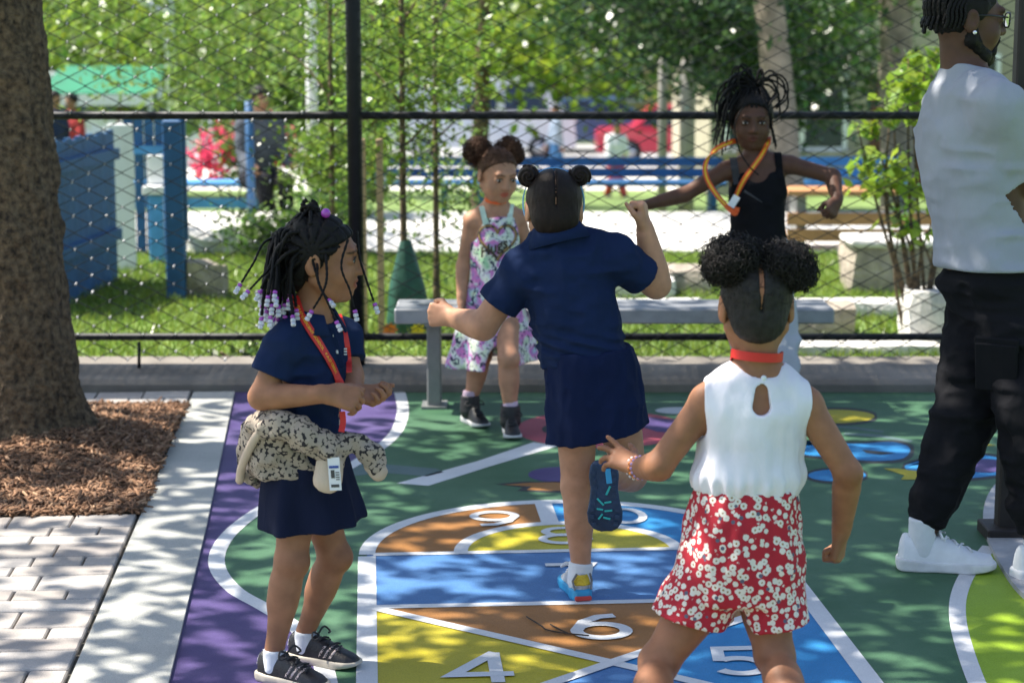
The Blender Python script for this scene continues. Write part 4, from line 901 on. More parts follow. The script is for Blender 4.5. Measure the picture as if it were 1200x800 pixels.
# ------------------------------------------------------------------ skin, cloth, hair materials
def skinmat(name, col, rough=.56):
    return M(name, col, rough, .16, 22, .2, 380, attr=True, sss=.12, spec=.32, detail=4, dist=.001)
def fabric(name, col, var=.14, weave=900, rough=.9, bump=.35, sheen=.0):
    m = M(name, col, rough, var, 6, 0, sheen=sheen, spec=.12); t = m.node_tree; n = t.nodes; b = n['Principled BSDF']; tc = n.new('ShaderNodeTexCoord')
    w1 = n.new('ShaderNodeTexNoise'); w1.inputs['Scale'].default_value = weave; w1.inputs['Detail'].default_value = 2; w2 = n.new('ShaderNodeTexNoise'); w2.inputs['Scale'].default_value = 26; w2.inputs['Detail'].default_value = 5; w2.inputs['Distortion'].default_value = .6
    mp = n.new('ShaderNodeMapping'); mp.inputs['Scale'].default_value = (1, 1, .35); t.links.new(tc.outputs['Object'], mp.inputs[0]); t.links.new(mp.outputs[0], w2.inputs['Vector']); t.links.new(tc.outputs['Object'], w1.inputs['Vector'])
    b1_ = n.new('ShaderNodeBump'); b1_.inputs['Strength'].default_value = bump; b1_.inputs['Distance'].default_value = .0012; b2_ = n.new('ShaderNodeBump'); b2_.inputs['Strength'].default_value = .5; b2_.inputs['Distance'].default_value = .008
    t.links.new(w1.outputs['Fac'], b1_.inputs['Height']); t.links.new(w2.outputs['Fac'], b2_.inputs['Height']); t.links.new(b2_.outputs[0], b1_.inputs['Normal']); t.links.new(b1_.outputs[0], b.inputs['Normal']); return m
def hairmat(name, col=(.006, .005, .0045), rough=.55, bs=350):
    return M(name, col, rough, .3, 60, .7, bs, spec=.2, dist=.003)
def skincol(lips=None, marks=()):
    """vertex tint: base 1, list of (centre, radius, tint) soft marks that belong to the skin (lips, brows, knees)"""
    def fn(V):
        c = np.ones((len(V), 3), np.float32)
        for ce, r, tint, A in marks:
            ce = np.asarray(ce); r = np.asarray(r, float)
            q = (V - ce) @ np.asarray(A).T; d = np.sqrt(((q / r) ** 2).sum(1)); w_ = np.clip((1.25 - d) / .5, 0, 1)[:, None]; c = c * (1 - w_) + np.asarray(tint) * w_
        return c
    return fn
def facemarks(P, A, s=1., lip=(.78, .5, .5), brow=(.12, .1, .1)):
    m = [(P(0, .088, -.0575), (.021 * s, .014 * s, .0115 * s), lip, A)]
    for q in (-1, 1):
        for x, z in ((.016, .0225), (.027, .0265), (.038, .0255), (.047, .021)): m.append((P(x * q, .084 - .35 * max(0, x - .03), z), (.0075 * s, .012 * s, .0028 * s), brow, A))
    return m
def collar(root, c, A, r0, r1, up_, drop, mat, gap=28, name='collar', tilt=0.):
    """turned-down polo collar; opening at the front"""
    V = []; F = []; th = np.linspace(R_(90 + gap), R_(450 - gap), 44); prof_ = [(r0, up_ * .6), (r0 + .004, up_), (r0 + .010, up_ * .95), ((r0 + r1) / 2 + .004, (up_ - drop) * .45), (r1, -drop), (r1 - .004, -drop - .002), ((r0 + r1) / 2 - .002, (up_ - drop) * .3 - .006)]
    for t in th:
        fr = math.sin(t); d = math.cos(t) * A[0] + fr * A[1]
        for r_, z in prof_: V.append(np.asarray(c) + d * r_ * (1 + .06 * abs(math.cos(t))) + A[2] * (z - tilt * fr))
    n = len(prof_)
    for i in range(len(th) - 1):
        for j in range(n): F.append((i * n + j, i * n + (j + 1) % n, (i + 1) * n + (j + 1) % n, (i + 1) * n + j))
    F.append(tuple(range(n))); F.append(tuple((len(th) - 1) * n + j for j in range(n - 1, -1, -1)))
    return mesh(name, V, F, mat, root, True)
def text_mesh(txt, size):
    cu = bpy.data.curves.new('t', 'FONT'); cu.body = txt; cu.size = size; cu.resolution_u = 2; cu.offset = size * .02; o = bpy.data.objects.new('t', cu); COL.objects.link(o); bpy.context.view_layer.update()
    me = bpy.data.meshes.new_from_object(o.evaluated_get(bpy.context.evaluated_depsgraph_get())); V = np.array([v.co[:] for v in me.vertices]); F = [tuple(p.vertices) for p in me.polygons]
    bpy.data.objects.remove(o); bpy.data.curves.remove(cu); bpy.data.meshes.remove(me); return V, F
def strap(root, P, Wd, width, mat, name='lanyard', txt=None, txtmat=None, size=.011, start=.02, flip=1, n=60, thick=.0016):
    P = catmull(P, n); Wd = catmull(Wd, n) if np.ndim(Wd) == 2 else np.tile(Wd, (n, 1)); mb = MB(); N = mb.ribbon(P, Wd, width, thick); o = mb.build(name, mat, root)
    if txt:
        L = np.r_[0, np.cumsum(np.linalg.norm(np.diff(P, axis=0), axis=1))]; V, F = text_mesh(txt, size); x = np.clip(V[:, 0] + start, 0, L[-1]); T = np.gradient(P, axis=0); T /= np.linalg.norm(T, axis=1)[:, None]; W2 = Wd - T * (Wd * T).sum(1)[:, None]; W2 /= np.linalg.norm(W2, axis=1)[:, None]
        I = lambda a: np.stack([np.interp(x, L, a[:, i]) for i in range(3)], 1); yy = (V[:, 1] - size * .36) * flip
        keep = V[:, 0] + start <= L[-1]; F = [f for f in F if all(keep[i] for i in f)]; ni = I(N); ni *= np.sign((ni * (CAMP - I(P))).sum(1))[:, None]; Q = I(P) + I(W2) * yy[:, None] + ni * (thick / 2 + .0006)
        if F: mesh('lettering', Q, F, txtmat, o, False)
    return o, P

m_eye_w = M('eye_white', (.5, .47, .45), .25, .03, 5); m_eye_d = M('eye_dark', (.012, .008, .006), .15, .05, 5); m_lash = M('lash', (.008, .006, .005), .7)
def eyes(P, A, root, s=1., look=(0, 0)):
    for q in (-1, 1):
        ce = P(.031 * q, .0735, .002); Ve = []
        mb = MB(); uvsphere(mb, ce + A[1] * .0014 * s, (.0140 * s, .0116 * s, .0072 * s), A, 14, 8); e = mb.build('eye', m_eye_w, root, True)
        mb = MB(); uvsphere(mb, ce + A[1] * .0088 * s + A[0] * look[0] * s + A[2] * look[1] * s, (.0075 * s, .0052 * s, .0072 * s), A, 10, 6); mb.build('iris', m_eye_d, e, True)
        mb = MB(); pts = [ce + A[1] * .0145 * s + A[0] * x * s + A[2] * (.009 - 45 * x * x * .6) * s - A[1] * abs(x) * .25 * s for x in np.linspace(-.0165, .0165, 9)]; mb.tube(pts, .0016 * s, 5); mb.build('lash', m_lash, e, True)
def part_arc(P, s, g, a0, a1, r, x=0., n=14):
    """bits of a parting line that runs over the skull from angle a0 (0 = crown) to a1 (90 = back)"""
    q = [P(x, -.012 - (.088 + g) * math.sin(R_(t)), .026 + (.078 + g) * math.cos(R_(t))) for t in np.linspace(a0, a1, n)]
    return [cone(q[i], q[i + 1], r, r) for i in range(n - 1)]
def uvsphere(mb, c, r, A, n=12, m=8):
    V = []; F = []
    for i in range(m + 1):
        ph = math.pi * i / m
        for j in range(n):
            th = 2 * math.pi * j / n; l = (r[0] * math.sin(ph) * math.cos(th), r[1] * math.sin(ph) * math.sin(th), r[2] * math.cos(ph)); V.append(np.asarray(c) + l[0] * A[0] + l[1] * A[1] + l[2] * A[2])
    for i in range(m):
        for j in range(n): F.append((i * n + j, (i + 1) * n + j, (i + 1) * n + (j + 1) % n, i * n + (j + 1) % n))
    mb.add(V, F)
def braid(P, r, mat, parent, name='braid', n=None, taper=.75, sides=6):
    n = n or max(10, int(np.linalg.norm(np.diff(np.array(P), axis=0), axis=1).sum() / .006)); Q = catmull(P, n); s_ = np.arange(n); rad = r * np.linspace(1, taper, n) * (1 + .2 * np.sin(s_ * 2.1))
    mb = MB(); mb.tube(Q, rad, sides); return mb.build(name, mat, parent, True), Q
def puff(name, c, r, mat, parent, n=260, seed=0, coil=.006, tr=.0016, core=True, A=None, out=1.0, keep=None, cs=.86):
    """a cloud of tight curls around a dark core"""
    g = np.random.default_rng(seed); c = np.asarray(c); r = np.asarray(r); A = np.eye(3) if A is None else A; Vs = []; Fs = []; m = 11; sd = 3; k = 0
    a = np.arange(sd) * 2 * math.pi / sd
    for i in range(n):
        u = nrm(g.normal(size=3))
        if keep is not None and not keep(u): continue
        l0 = .72 + .1 * g.random(); l1 = (.98 + .2 * g.random()) * out; t = np.linspace(0, 1, m); e1 = nrm(np.cross(u, g.normal(size=3))); e2 = np.cross(u, e1); turns = g.uniform(1.6, 2.8) * 2 * math.pi; cr = coil * g.uniform(.7, 1.4)
        u2 = nrm(u + g.normal(size=3) * .25)
        base = ((u * l0)[None] * (1 - t[:, None]) + (u2 * l1)[None] * t[:, None]) * r @ A if False else (((u * l0)[None] * (1 - t[:, None]) + (u2 * l1)[None] * t[:, None]) * r)
        base = base @ A; Pp = c + base + cr * (np.cos(turns * t)[:, None] * e1 + np.sin(turns * t)[:, None] * e2)
        T = np.gradient(Pp, axis=0); T /= np.linalg.norm(T, axis=1)[:, None]; n1_ = np.cross(T, u + 1e-3); n1_ /= np.linalg.norm(n1_, axis=1)[:, None] + 1e-9; n2_ = np.cross(T, n1_); rr = tr * np.linspace(1.2, .5, m)[:, None]
        Vs.append(np.stack([Pp + rr * (math.cos(x) * n1_ + math.sin(x) * n2_) for x in a], 1).reshape(-1, 3))
        ii, jj = np.meshgrid(np.arange(m - 1), np.arange(sd), indexing='ij'); Fs.append(np.stack([k + ii * sd + jj, k + ii * sd + (jj + 1) % sd, k + (ii + 1) * sd + (jj + 1) % sd, k + (ii + 1) * sd + jj], -1).reshape(-1, 4)); k += m * sd
    V = np.concatenate(Vs); F = np.concatenate(Fs)
    if core:
        mb = MB(); uvsphere(mb, (0, 0, 0), (1, 1, 1), np.eye(3), 28, 18); B = np.array(mb.v); B = B * (1 + .13 * vnoise(B, 3.1, seed) + .1 * vnoise(B, 7, seed + 1))[:, None] * cs
        V2 = c + (B * r) @ A; V = np.concatenate([V, V2]); F = np.concatenate([F, np.array(mb.f) + k])
    return mesh(name, V, F, mat, parent, True)

# ------------------------------------------------------------------ shoes
def shoe_frame(heel, toe_dir, roll=0.):
    f = nrm(np.r_[np.asarray(toe_dir)[:2], 0]); return np.asarray(heel, float), np.array([f, [-f[1], f[0], 0], [0, 0, 1.]])
def shoe_fn(o, A, L, Hc, off=0., sole=.022, collar=True, toe_h=.42, narrow=1.):
    """o = ground point under the back of the heel; A rows = forward, left, up. returns (upper, sole) primitives"""
    X_ = np.array([0, .06, .2, .38, .55, .72, .86, .95, 1.0]) * L; Wd = np.array([.10, .128, .145, .13, .145, .175, .165, .12, .06]) * L * narrow; Ht = np.array([.9, 1.02, 1.0, .98, .84, .62, .5, toe_h * .95, toe_h * .6]) * Hc
    lo = o - L * 1.2; hi = o + L * 1.2
    def loc(X, Y, Z): x, y, z = X - o[0], Y - o[1], Z - o[2]; return [x * A[i][0] + y * A[i][1] + z * A[i][2] for i in range(3)]
    def up(X, Y, Z):
        x, y, z = loc(X, Y, Z); w2 = np.interp(x, X_, Wd) + off; h = np.interp(x, X_, Ht) + off; c = np.interp(x, [0, L], [0, .0]); k = (np.abs((y - c) / w2) ** 2.6 + (np.maximum(z, 0) / h) ** 2.6) ** (1 / 2.6); d = (k - 1) * np.minimum(w2, h)
        return smax(smax(smax(d, x - L - off, .02), -off - x + .002, .02), np.interp(x, [0, .7 * L, L], [.004, .004, .017]) - z, 0)
    def so_(X, Y, Z):
        x, y, z = loc(X, Y, Z); w2 = np.interp(x, X_, Wd) + .004; zt_ = sole * (1 + .25 * np.clip((.35 * L - x) / (.35 * L), 0, 1)); zb_ = np.interp(x, [0, .06 * L, .7 * L, L], [.003, 0, 0, .012]); d = smax(np.abs(y) - w2, np.abs(z - (zt_ + zb_) / 2) - (zt_ - zb_) / 2, .006); return smax(smax(d, x - L - .004, .014), -.004 - x, .014)
    return (up, lo, hi), (so_, lo, hi), loc
def make_shoe(root, o, A, L, Hc, m_up, m_sole, ankle, ank_r, h=.004, stripes=None, lace=None, m_tongue=None, sock=None, sole=.022, hole=True, toe_h=.42, collar_pad=None, narrow=1., trim=None):
    up, so_, loc = shoe_fn(o, A, L, Hc, 0., sole, toe_h=toe_h, narrow=narrow); lo = o - np.abs(A[0]) * 0 ; c = [o + A[0] * x + A[1] * y + A[2] * z for x in (-.02, L + .02) for y in (-.25 * L, .25 * L) for z in (-.015, Hc * 1.35 + .02)]; lo, hi = bounds(c, .012)
    v = Vol(lo, hi, h); v.add(up, 0); 
    ak = np.asarray(ankle, float)
    hole_p = cone(o + A[0] * .22 * L + A[2] * Hc * .5, o + A[0] * .21 * L + A[2] * Hc * 1.6, .085 * L, .115 * L, flat=(A[1], 1.1))
    if hole: v.sub(hole_p, .006)
    v.d = np.maximum(v.d, -(v_pr(v, so_) - .001) - .004) if False else v.d
    s_ = vobj('shoe', v, m_up, root); 
    v2 = Vol(lo, hi, h); v2.add(so_, 0); vobj('sole', v2, m_sole, s_)
    if stripes:
        for x0, sl_, wd in stripes[0]:
            v3 = Vol(lo, hi, .0026); upo, _, _ = shoe_fn(o, A, L, Hc, .0016, sole, toe_h=toe_h, narrow=narrow); v3.add(upo, 0); v3.sub(up, 0)
            pt = o + A[0] * (x0 * L) ; nn = A[0] - A[2] * sl_; v3.cut(pt + A[0] * wd * L / 2, nn, 0); v3.cut(pt - A[0] * wd * L / 2, -nn, 0); v3.cut(o + A[2] * Hc * stripes[2], A[2], 0); v3.cut(o + A[2] * (sole + .004), -A[2], 0); vobj('stripe', v3, stripes[1], s_, it=1)
    if trim:
        for x0, x1, z0, z1 in trim[0]:
            v3 = Vol(lo, hi, .0025); upo, _, _ = shoe_fn(o, A, L, Hc, .0022, sole, toe_h=toe_h, narrow=narrow); v3.add(upo, 0); v3.sub(up, 0); v3.sub(hole_p, 0); v3.cut(o + A[0] * x1 * L, A[0], 0); v3.cut(o + A[0] * x0 * L, -A[0], 0); v3.cut(o + A[2] * Hc * z1, A[2], 0); v3.cut(o + A[2] * Hc * z0, -A[2], 0); vobj('trim', v3, trim[1], s_, it=1)
    if lace:
        for k in range(5):
            x = (.42 + .075 * k) * L; hgt = np.interp(x / L, [.38, .55, .72, .86], [.98, .84, .62, .5]) * Hc; w2 = (.06 + .008 * k) * L; mb = MB(); P = [o + A[0] * (x + .03 * L * sgn * y) + A[1] * y * w2 + A[2] * (hgt * (1 - .08 * y * y) + .004) for y in np.linspace(-1, 1, 7) for sgn in ((1 if k % 2 else -1),)]; mb.tube(P, .0032, 6); mb.build('lace', lace, s_, True)
        for q in (-1, 1):
            mb = MB(); x = .42 * L; b0 = o + A[0] * x + A[2] * (.98 * Hc + .004); mb.tube(catmull([b0, b0 + A[1] * .03 * q + A[2] * .012, b0 + A[1] * .045 * q - A[2] * .004 + A[0] * .01, b0 + A[1] * .02 * q + A[0] * .02], 12), .0028, 5); mb.build('lace', lace, s_, True)
    return s_
def v_pr(v, p): return 0
def sock_obj(root, a, b, r0, r1, mat, flat=None):
    lo, hi = bounds([a, b], max(r0, r1) + .012); v = Vol(lo, hi, .0035); v.add(cone(a, b, r0, r1), 0); n = nrm(np.asarray(b) - a); v.cut(b, n, .006); v.noise((.01, .01, .012), .0008, 4); return vobj('sock', v, mat, root)

# ================================================================== THE PEOPLE
HAIR = hairmat('hair_black'); HAIRB = hairmat('hair_dark_brown', (.014, .008, .006)); HAIRG = hairmat('hair_soft_black', (.024, .021, .02), .55)
NAVY = fabric('navy_pique', (.011, .022, .064)); NAVY2 = fabric('navy_twill', (.010, .014, .036)); m_red_l = M('lanyard_red', (.62, .02, .015), .5, .06, 30); m_yel_t = M('lanyard_yellow', (.85, .55, .03), .6, .05, 30)
m_or_l = M('lanyard_orange', (.75, .1, .01), .45, .08, 30); SOCKW = fabric('sock_white', (.72, .74, .76)); m_lace_k = M('lace_black', (.03, .03, .032), .8); m_lace_w = M('lace_white', (.75, .75, .75), .8)
m_purple = M('bead_purple', (.36, .05, .42), .2, .1, 30, coat=.5); m_clear = M('bead_clear', (.82, .83, .92), .08, .03, 30, trans=.45, coat=.4); m_white_card = M('card_white', (.75, .76, .78), .4, .04, 20); m_card_blue = M('card_blue', (.02, .06, .3), .5); m_card_dark = M('card_dark', (.05, .05, .05), .5)
def cap_hair(root, P, A, s, mat, grow=.008, name='hair', plane=((0, .75, -.66), .0153), h=.004, part=None, grooves=None, extra=None, low=None):
    c = P(0, 0, 0); lo, hi = bounds([c - .14 * s, c + .14 * s], 0); v = Vol(lo, hi, h)
    v.add(ellip(P(0, -.012, .026), (np.array([.0715, .088, .078]) + grow) * s, A), 0)
    if low: v.add(ellip(P(0, -.045, -.03), np.array([.058, .048, .05]) * s * low, A), .02)
    if extra: 
        for e in extra: v.add(e, .015)
    n = plane[0][0] * A[0] + plane[0][1] * A[1] + plane[0][2] * A[2]; v.cut(P(0, 0, 0) + n * plane[1] * s, n, .006)
    if grooves: grooves(v)
    if part:
        for q in part: v.sub(q, .002)
    return vobj(name, v, mat, root)
def limbs_bounds(*pts): return bounds([p for p in pts], .13)
def skin_body(root, vol, mat, marks=()): return vobj('body', vol, mat, root, skincol(marks=marks), 2)

# ---------------------------------------------------------------- girl with beaded braids, navy polo and skirt
def girl_a():
    Y0 = 4.95; J = lambda u, v, dy=0.: at(u, v, Y0 + dy); r = empty('person', (J(345, 790)[0], Y0, 0), 'child with beaded braids, navy polo and skirt, cardigan tied round the waist', 'person')
    Fb = np.array([.866, -.5, 0]); Rb = np.array([-.5, -.866, 0]); SK = skinmat('skin_a', (.32, .148, .078))
    a, b = J(354, 562), J(366, 372); shR, elR, wrR = J(334, 402, -.10), J(306, 465, -.13), J(384, 462, -.19); shL, elL, wrL = J(401, 397, .10), J(411, 440, .06), J(414, 460, -.05)
    anR, anL = gz(321, 764, .075), gz(357, 742, .075); knR, knL = J(341, 658, -.07), J(392, 652, .05); hpR, hpL = J(350, 575, -.045), J(368, 575, .04)
    hc_ = J(377, 303); HA = frame((.985, -.05, -.03)); s = 1.04
    v = Vol(*limbs_bounds(a, b, shR, elR, wrR + (.1, 0, 0), wrL + (.12, 0, 0), anR, anL, hc_ + (0, 0, .02)), .0042)
    v.add(torso(a, b, Rb, 1.17), .01); P = head(v, hc_, HA, s, mouth=.003); v.add(cone(hc_ - HA[1] * .02 - HA[2] * .05, b + (0, 0, -.01), .042, .045), .02)
    for sh in (shR, shL): v.add(cone(b + (sh - b) * .3, sh, .04, .038), .03)
    arm(v, shR, elR, wrR, (.036, .031, .02)); arm(v, shL, elL, wrL, (.037, .032, .021)); leg(v, hpR, knR, anR, (.051, .0405, .040, .0255), -Fb); leg(v, hpL, knL, anL, (.051, .0405, .040, .0255), -Fb)
    hand(v, wrR, (1, .12, -.22), (.15, .75, -.6), 1, .135, (50, 55, 30), 3, (25, 20), .021); hand(v, wrL + (.005, 0, -.002), (.93, -.3, -.18), (-.15, -.25, .95), -1, .132, (48, 75, 45), 3, (30, 25), .021)
    for an, kn in ((anR, knR), (anL, knL)): v.add(cone(an - (0, 0, .03), an + Fb * .09 + (0, 0, -.052), .018, .012), .012)
    skin_body(r, v, SK, facemarks(P, HA, s, (.85, .5, .5)) + [(knR + Fb * .04, (.05, .05, .04), (.85, .82, .8), np.eye(3)), (knL + Fb * .04, (.05, .05, .04), (.85, .82, .8), np.eye(3))]); eyes(P, HA, r, s)
    mb = MB(); uvsphere(mb, P(0, .0755, -.0585), (.011 * s, .005 * s, .0028 * s), HA, 10, 6); mb.build('teeth', m_eye_w, r, True)
    # polo
    sv = Vol(*limbs_bounds(a, b, shR, elR, shL, elL), .0042); sv.add(torso(a, b, Rb, 1.17, .015, h0=.2, h1=.985), .0)
    for sh in (shR, shL): sv.add(cone(b + (sh - b) * .35, sh, .045, .05), .03)
    for sh, el in ((shR, elR), (shL, elL)):
        e = sh + (el - sh) * .62; sv.add(cone(sh, e + (el - sh) * .2, .047, .05), .02)
    sv.noise((.08, .08, .045), -.005, 3, True).noise((.05, .05, .09), -.004, 5, True).noise((.02, .02, .02), .002, 6)
    for sh, el in ((shR, elR), (shL, elL)):
        d = nrm(el - sh); e = sh + (el - sh) * .6; X_, Y_, Z_ = [q for q in (sv.ax[0][:, None, None], sv.ax[1][None, :, None], sv.ax[2][None, None, :])]
        h_ = (X_ - e[0]) * d[0] + (Y_ - e[1]) * d[1] + (Z_ - e[2]) * d[2]; ds = np.sqrt((X_ - e[0] - h_ * d[0]) ** 2 + (Y_ - e[1] - h_ * d[1]) ** 2 + (Z_ - e[2] - h_ * d[2]) ** 2); reg = np.maximum(ds - .066, -h_ - .02); sv.d = np.where(reg < 0, np.maximum(sv.d, h_), sv.d)
    nk = cone(b + (0, 0, -.005), b + HA[2] * .1, .05, .06); sv.sub(nk, .006); shirt = vobj('polo_shirt', sv, NAVY, r)
    A = np.array([Rb, Fb, [0, 0, 1.]]); collar(shirt, b + (0, 0, .002), A, .05, .086, .028, .022, NAVY, 24, tilt=.018)
    W = [sv, v]
    for uv in ((391, 393), (395, 412)):
        p = raycast(*uv, [sv], 4.5, 5.3)
        if p is not None: n = grad(p, [sv]); mb = MB(); mb.tube([p, p + n * .003], .005, 10); mb.build('button', m_white_card, shirt)
    pk = [p for p in (raycast(u, v_, [sv], 4.5, 5.3, .004) for u, v_ in ((388, 385), (392, 398), (397, 415), (400, 430))) if p is not None]
    if len(pk) > 2: mb = MB(); mb.ribbon(catmull(pk, 12), np.tile([1., 0, 0], (12, 1)), .016, .003); mb.build('placket', NAVY, shirt)
    pc = raycast(405, 412, [sv], 4.5, 5.3, .003)
    if pc is not None:
        for k in range(3): mb = MB(); mb.box(pc + (0, -.004, .008 - .007 * k), (.008, .001, .004)); mb.build('embroidered_crest', m_white_card, shirt)
    # skirt
    hem, wst = J(361, 612), J(354, 500); sk = Vol(*bounds([hem, wst], .2), .0042); rp = lambda th, h: (.062 * np.sin(8 * th + .8) + .035 * np.sin(5 * th + 2.2) + .02 * np.sin(13 * th)) * np.clip(1.05 - h, 0, 1)
    sec = [(0, .0, .01, .142, .128), (.4, 0, .005, .126, .115), (1., 0, 0, .104, .088)]; sk.add(stack(hem, wst, Rb, sec, 2.1, ripple=rp, capk=.004), 0); sk.noise((.03, .03, .08), .003, 8); sk.sub(stack(hem - (0, 0, .01), wst, Rb, [(t, x, y, p - .008, q - .008) for t, x, y, p, q in sec], 2.1, ripple=rp, h1=.8), .002)
    vobj('skirt', sk, NAVY2, r)
    # cardigan tied round the waist
    KN = bpy.data.materials.new('leopard_knit'); KN.use_nodes = True; t = KN.node_tree; n = t.nodes; bs = n['Principled BSDF']; tc = n.new('ShaderNodeTexCoord'); vo = n.new('ShaderNodeTexVoronoi'); vo.inputs['Scale'].default_value = 105; vo.inputs['Randomness'].default_value = 1; no = n.new('ShaderNodeTexNoise'); no.inputs['Scale'].default_value = 130; no.inputs['Detail'].default_value = 3
    t.links.new(tc.outputs['Object'], vo.inputs['Vector']); t.links.new(tc.outputs['Object'], no.inputs['Vector']); ad = n.new('ShaderNodeMath'); ad.operation = 'ADD'; t.links.new(vo.outputs['Distance'], ad.inputs[0]); t.links.new(no.outputs['Fac'], ad.inputs[1]); cr = n.new('ShaderNodeValToRGB'); cr.color_ramp.elements[0].position = .55; cr.color_ramp.elements[0].color = (.52, .43, .34, 1); cr.color_ramp.elements[1].position = .6; cr.color_ramp.elements[1].color = (.035, .03, .035, 1); hf = n.new('ShaderNodeMath'); hf.operation = 'MULTIPLY'; hf.inputs[1].default_value = .5; t.links.new(ad.outputs[0], hf.inputs[0]); t.links.new(hf.outputs[0], cr.inputs[0]); t.links.new(cr.outputs[0], bs.inputs['Base Color']); bs.inputs['Roughness'].default_value = .95
    bp = n.new('ShaderNodeBump'); bp.inputs['Strength'].default_value = .8; bp.inputs['Distance'].default_value = .003; wv = n.new('ShaderNodeTexWave'); wv.inputs['Scale'].default_value = 110; wv.inputs['Distortion'].default_value = 3; t.links.new(tc.outputs['Object'], wv.inputs['Vector']); t.links.new(wv.outputs['Fac'], bp.inputs['Height']); t.links.new(bp.outputs[0], bs.inputs['Normal']); CUFF = fabric('beige_rib_knit', (.55, .44, .34), bump=.8, weave=300)
    cv = Vol(*bounds([J(282, 570), J(448, 470), J(360, 520, .14), J(360, 520, -.2)], .05), .0042)
    cb, ct = J(350, 552), J(348, 492); cv.add(stack(cb, ct, Rb, [(0, .0, -.012, .136, .122), (.5, 0, -.01, .132, .116), (1, 0, -.004, .114, .1)], 2.1, ripple=lambda th, h: .03 * np.sin(5 * th + 9 * h) + .022 * np.sin(11 * th + 14 * h), capk=.02), 0)
    ring = [J(306, 500, -.1), J(326, 498, -.15), J(352, 508, -.17), J(380, 524, -.155), J(397, 524, -.12)]
    for p, q in zip(ring[:-1], ring[1:]): cv.add(cone(p, q, .036, .031), .02)
    for p, q, r0, r1 in ((J(300, 505, -.02), J(291, 553, .0), .04, .028), (J(322, 508, -.1), J(309, 545, -.1), .04, .03), (J(311, 505, .04), J(300, 560, .05), .04, .026)): cv.add(cone(p, q, r0, r1), .02)
    cv.add(ellip(J(400, 520, -.135), (.035, .03, .03)), .015)
    sl = [J(405, 518, -.135), J(420, 520, -.13), J(432, 532, -.13), J(440, 546, -.13)]
    for p, q in zip(sl[:-1], sl[1:]): cv.add(cone(p, q, .028, .026, flat=((0, 1, 0), 1.3)), .01)
    cv.add(cone(J(397, 524, -.14), J(384, 547, -.155), .03, .034, flat=((0, 1, 0), 1.7)), .01)
    cv.noise((.03, .03, .03), .009, 11).noise((.014, .014, .02), .004, 12); cv.cut(J(385, 548, -.15), (-.1, 0, -1), .0) if False else None
    card = vobj('tied_cardigan', cv, KN, r)
    for p, q, ra, rb, nm in ((J(438, 544, -.13), J(443, 552, -.13), .0265, .025, 'cuff'), (J(386, 545, -.158), J(384, 561, -.16), .0345, .037, 'cuff')):
        c2 = Vol(*bounds([p, q], .07), .0035); c2.add(cone(p, q, ra, rb, flat=((0, 1, 0), 1.6)), 0); d = nrm(q - p); c2.noise((.006, .03, .05), .0012, 2); vobj(nm, c2, CUFF, card)
    hb = [J(283, 553, -.06), J(292, 530, -.115), J(303, 508, -.15), J(312, 497, -.165)]; mb = MB(); mb.tube(catmull([J(281, 563, -.03), J(284, 545, -.08), J(296, 518, -.13), J(309, 500, -.15)], 20), .0115, 8); mb.build('ribbed_edge', CUFF, card, True)
    # lanyard and badge
    allv = [sv]
    def onbody(u, v_, off=.004):
        p = raycast(u, v_, allv, 4.4, 5.4, off); return p if p is not None else J(u, v_, -.12)
    P1 = [onbody(*q) for q in ((345, 350), (352, 366), (362, 384), (374, 402), (385, 420), (391, 431), (397, 446), (400, 458))]; P1[0] = P1[1] + (P1[1] - P1[2]) * .8 + (0, .02, .01)
    strap(r, P1, np.array([onbody(u + 6, v_ - 3) - onbody(u - 6, v_ + 3) for u, v_ in ((352, 366), (352, 366), (362, 384), (374, 402), (385, 420), (391, 431), (397, 446), (400, 458))]), .024, m_red_l, txt='P.A.57 CRESCENT SCHOOL   P.A.57 CRESC', txtmat=m_yel_t, size=.0115, start=.035)
    P2 = [onbody(*q) for q in ((397, 368), (403, 385), (407, 405), (409, 424), (409, 436))]; strap(r, P2, np.array([.8, .5, .1]), .014, m_red_l)
    pe_ = [J(401, 482, -.14), J(402, 494, -.142), J(400, 506, -.15)]; strap(r, pe_, np.array([1., 0, 0]), .015, m_red_l)
    cc = J(392, 555, -.19); ax = np.array([nrm((1, -.1, .06)), nrm((.1, 1, .0)), nrm((-.06, 0, 1))]); mb = MB(); mb.box(cc, (.03, .002, .084), ax=ax); bd = mb.build('name_badge', m_white_card, r)
    for z, hgt, wd, mt in ((.018, .006, .024, m_card_blue), (.0, .02, .009, m_card_dark), (-.03, .007, .02, m_card_dark)): mb = MB(); mb.box(cc + ax[2] * z - ax[1] * .0022 + ax[0] * (-.004 if hgt > .015 else 0), (wd, .002, hgt), ax=ax); mb.build('badge_print', mt, bd)
    for k in range(4): mb = MB(); mb.box(cc + ax[2] * (.004 - .006 * k) - ax[1] * .0022 + ax[0] * .008, (.009, .002, .002), ax=ax); mb.build('badge_print', m_card_dark, bd)
    # shoes and socks
    BLK = M('shoe_black_leather', (.016, .015, .017), .42, .25, 40, .3, 200); m_ss = M('shoe_stripe', (.62, .5, .46), .6, .08, 30); m_sl = M('sole_cream', (.48, .43, .35), .7, .1, 20); m_wt = M('shoe_white_trim', (.7, .68, .66), .6, .08, 30)
    fR = nrm((.86, -.5, 0)); fL = nrm((.95, -.42, 0))
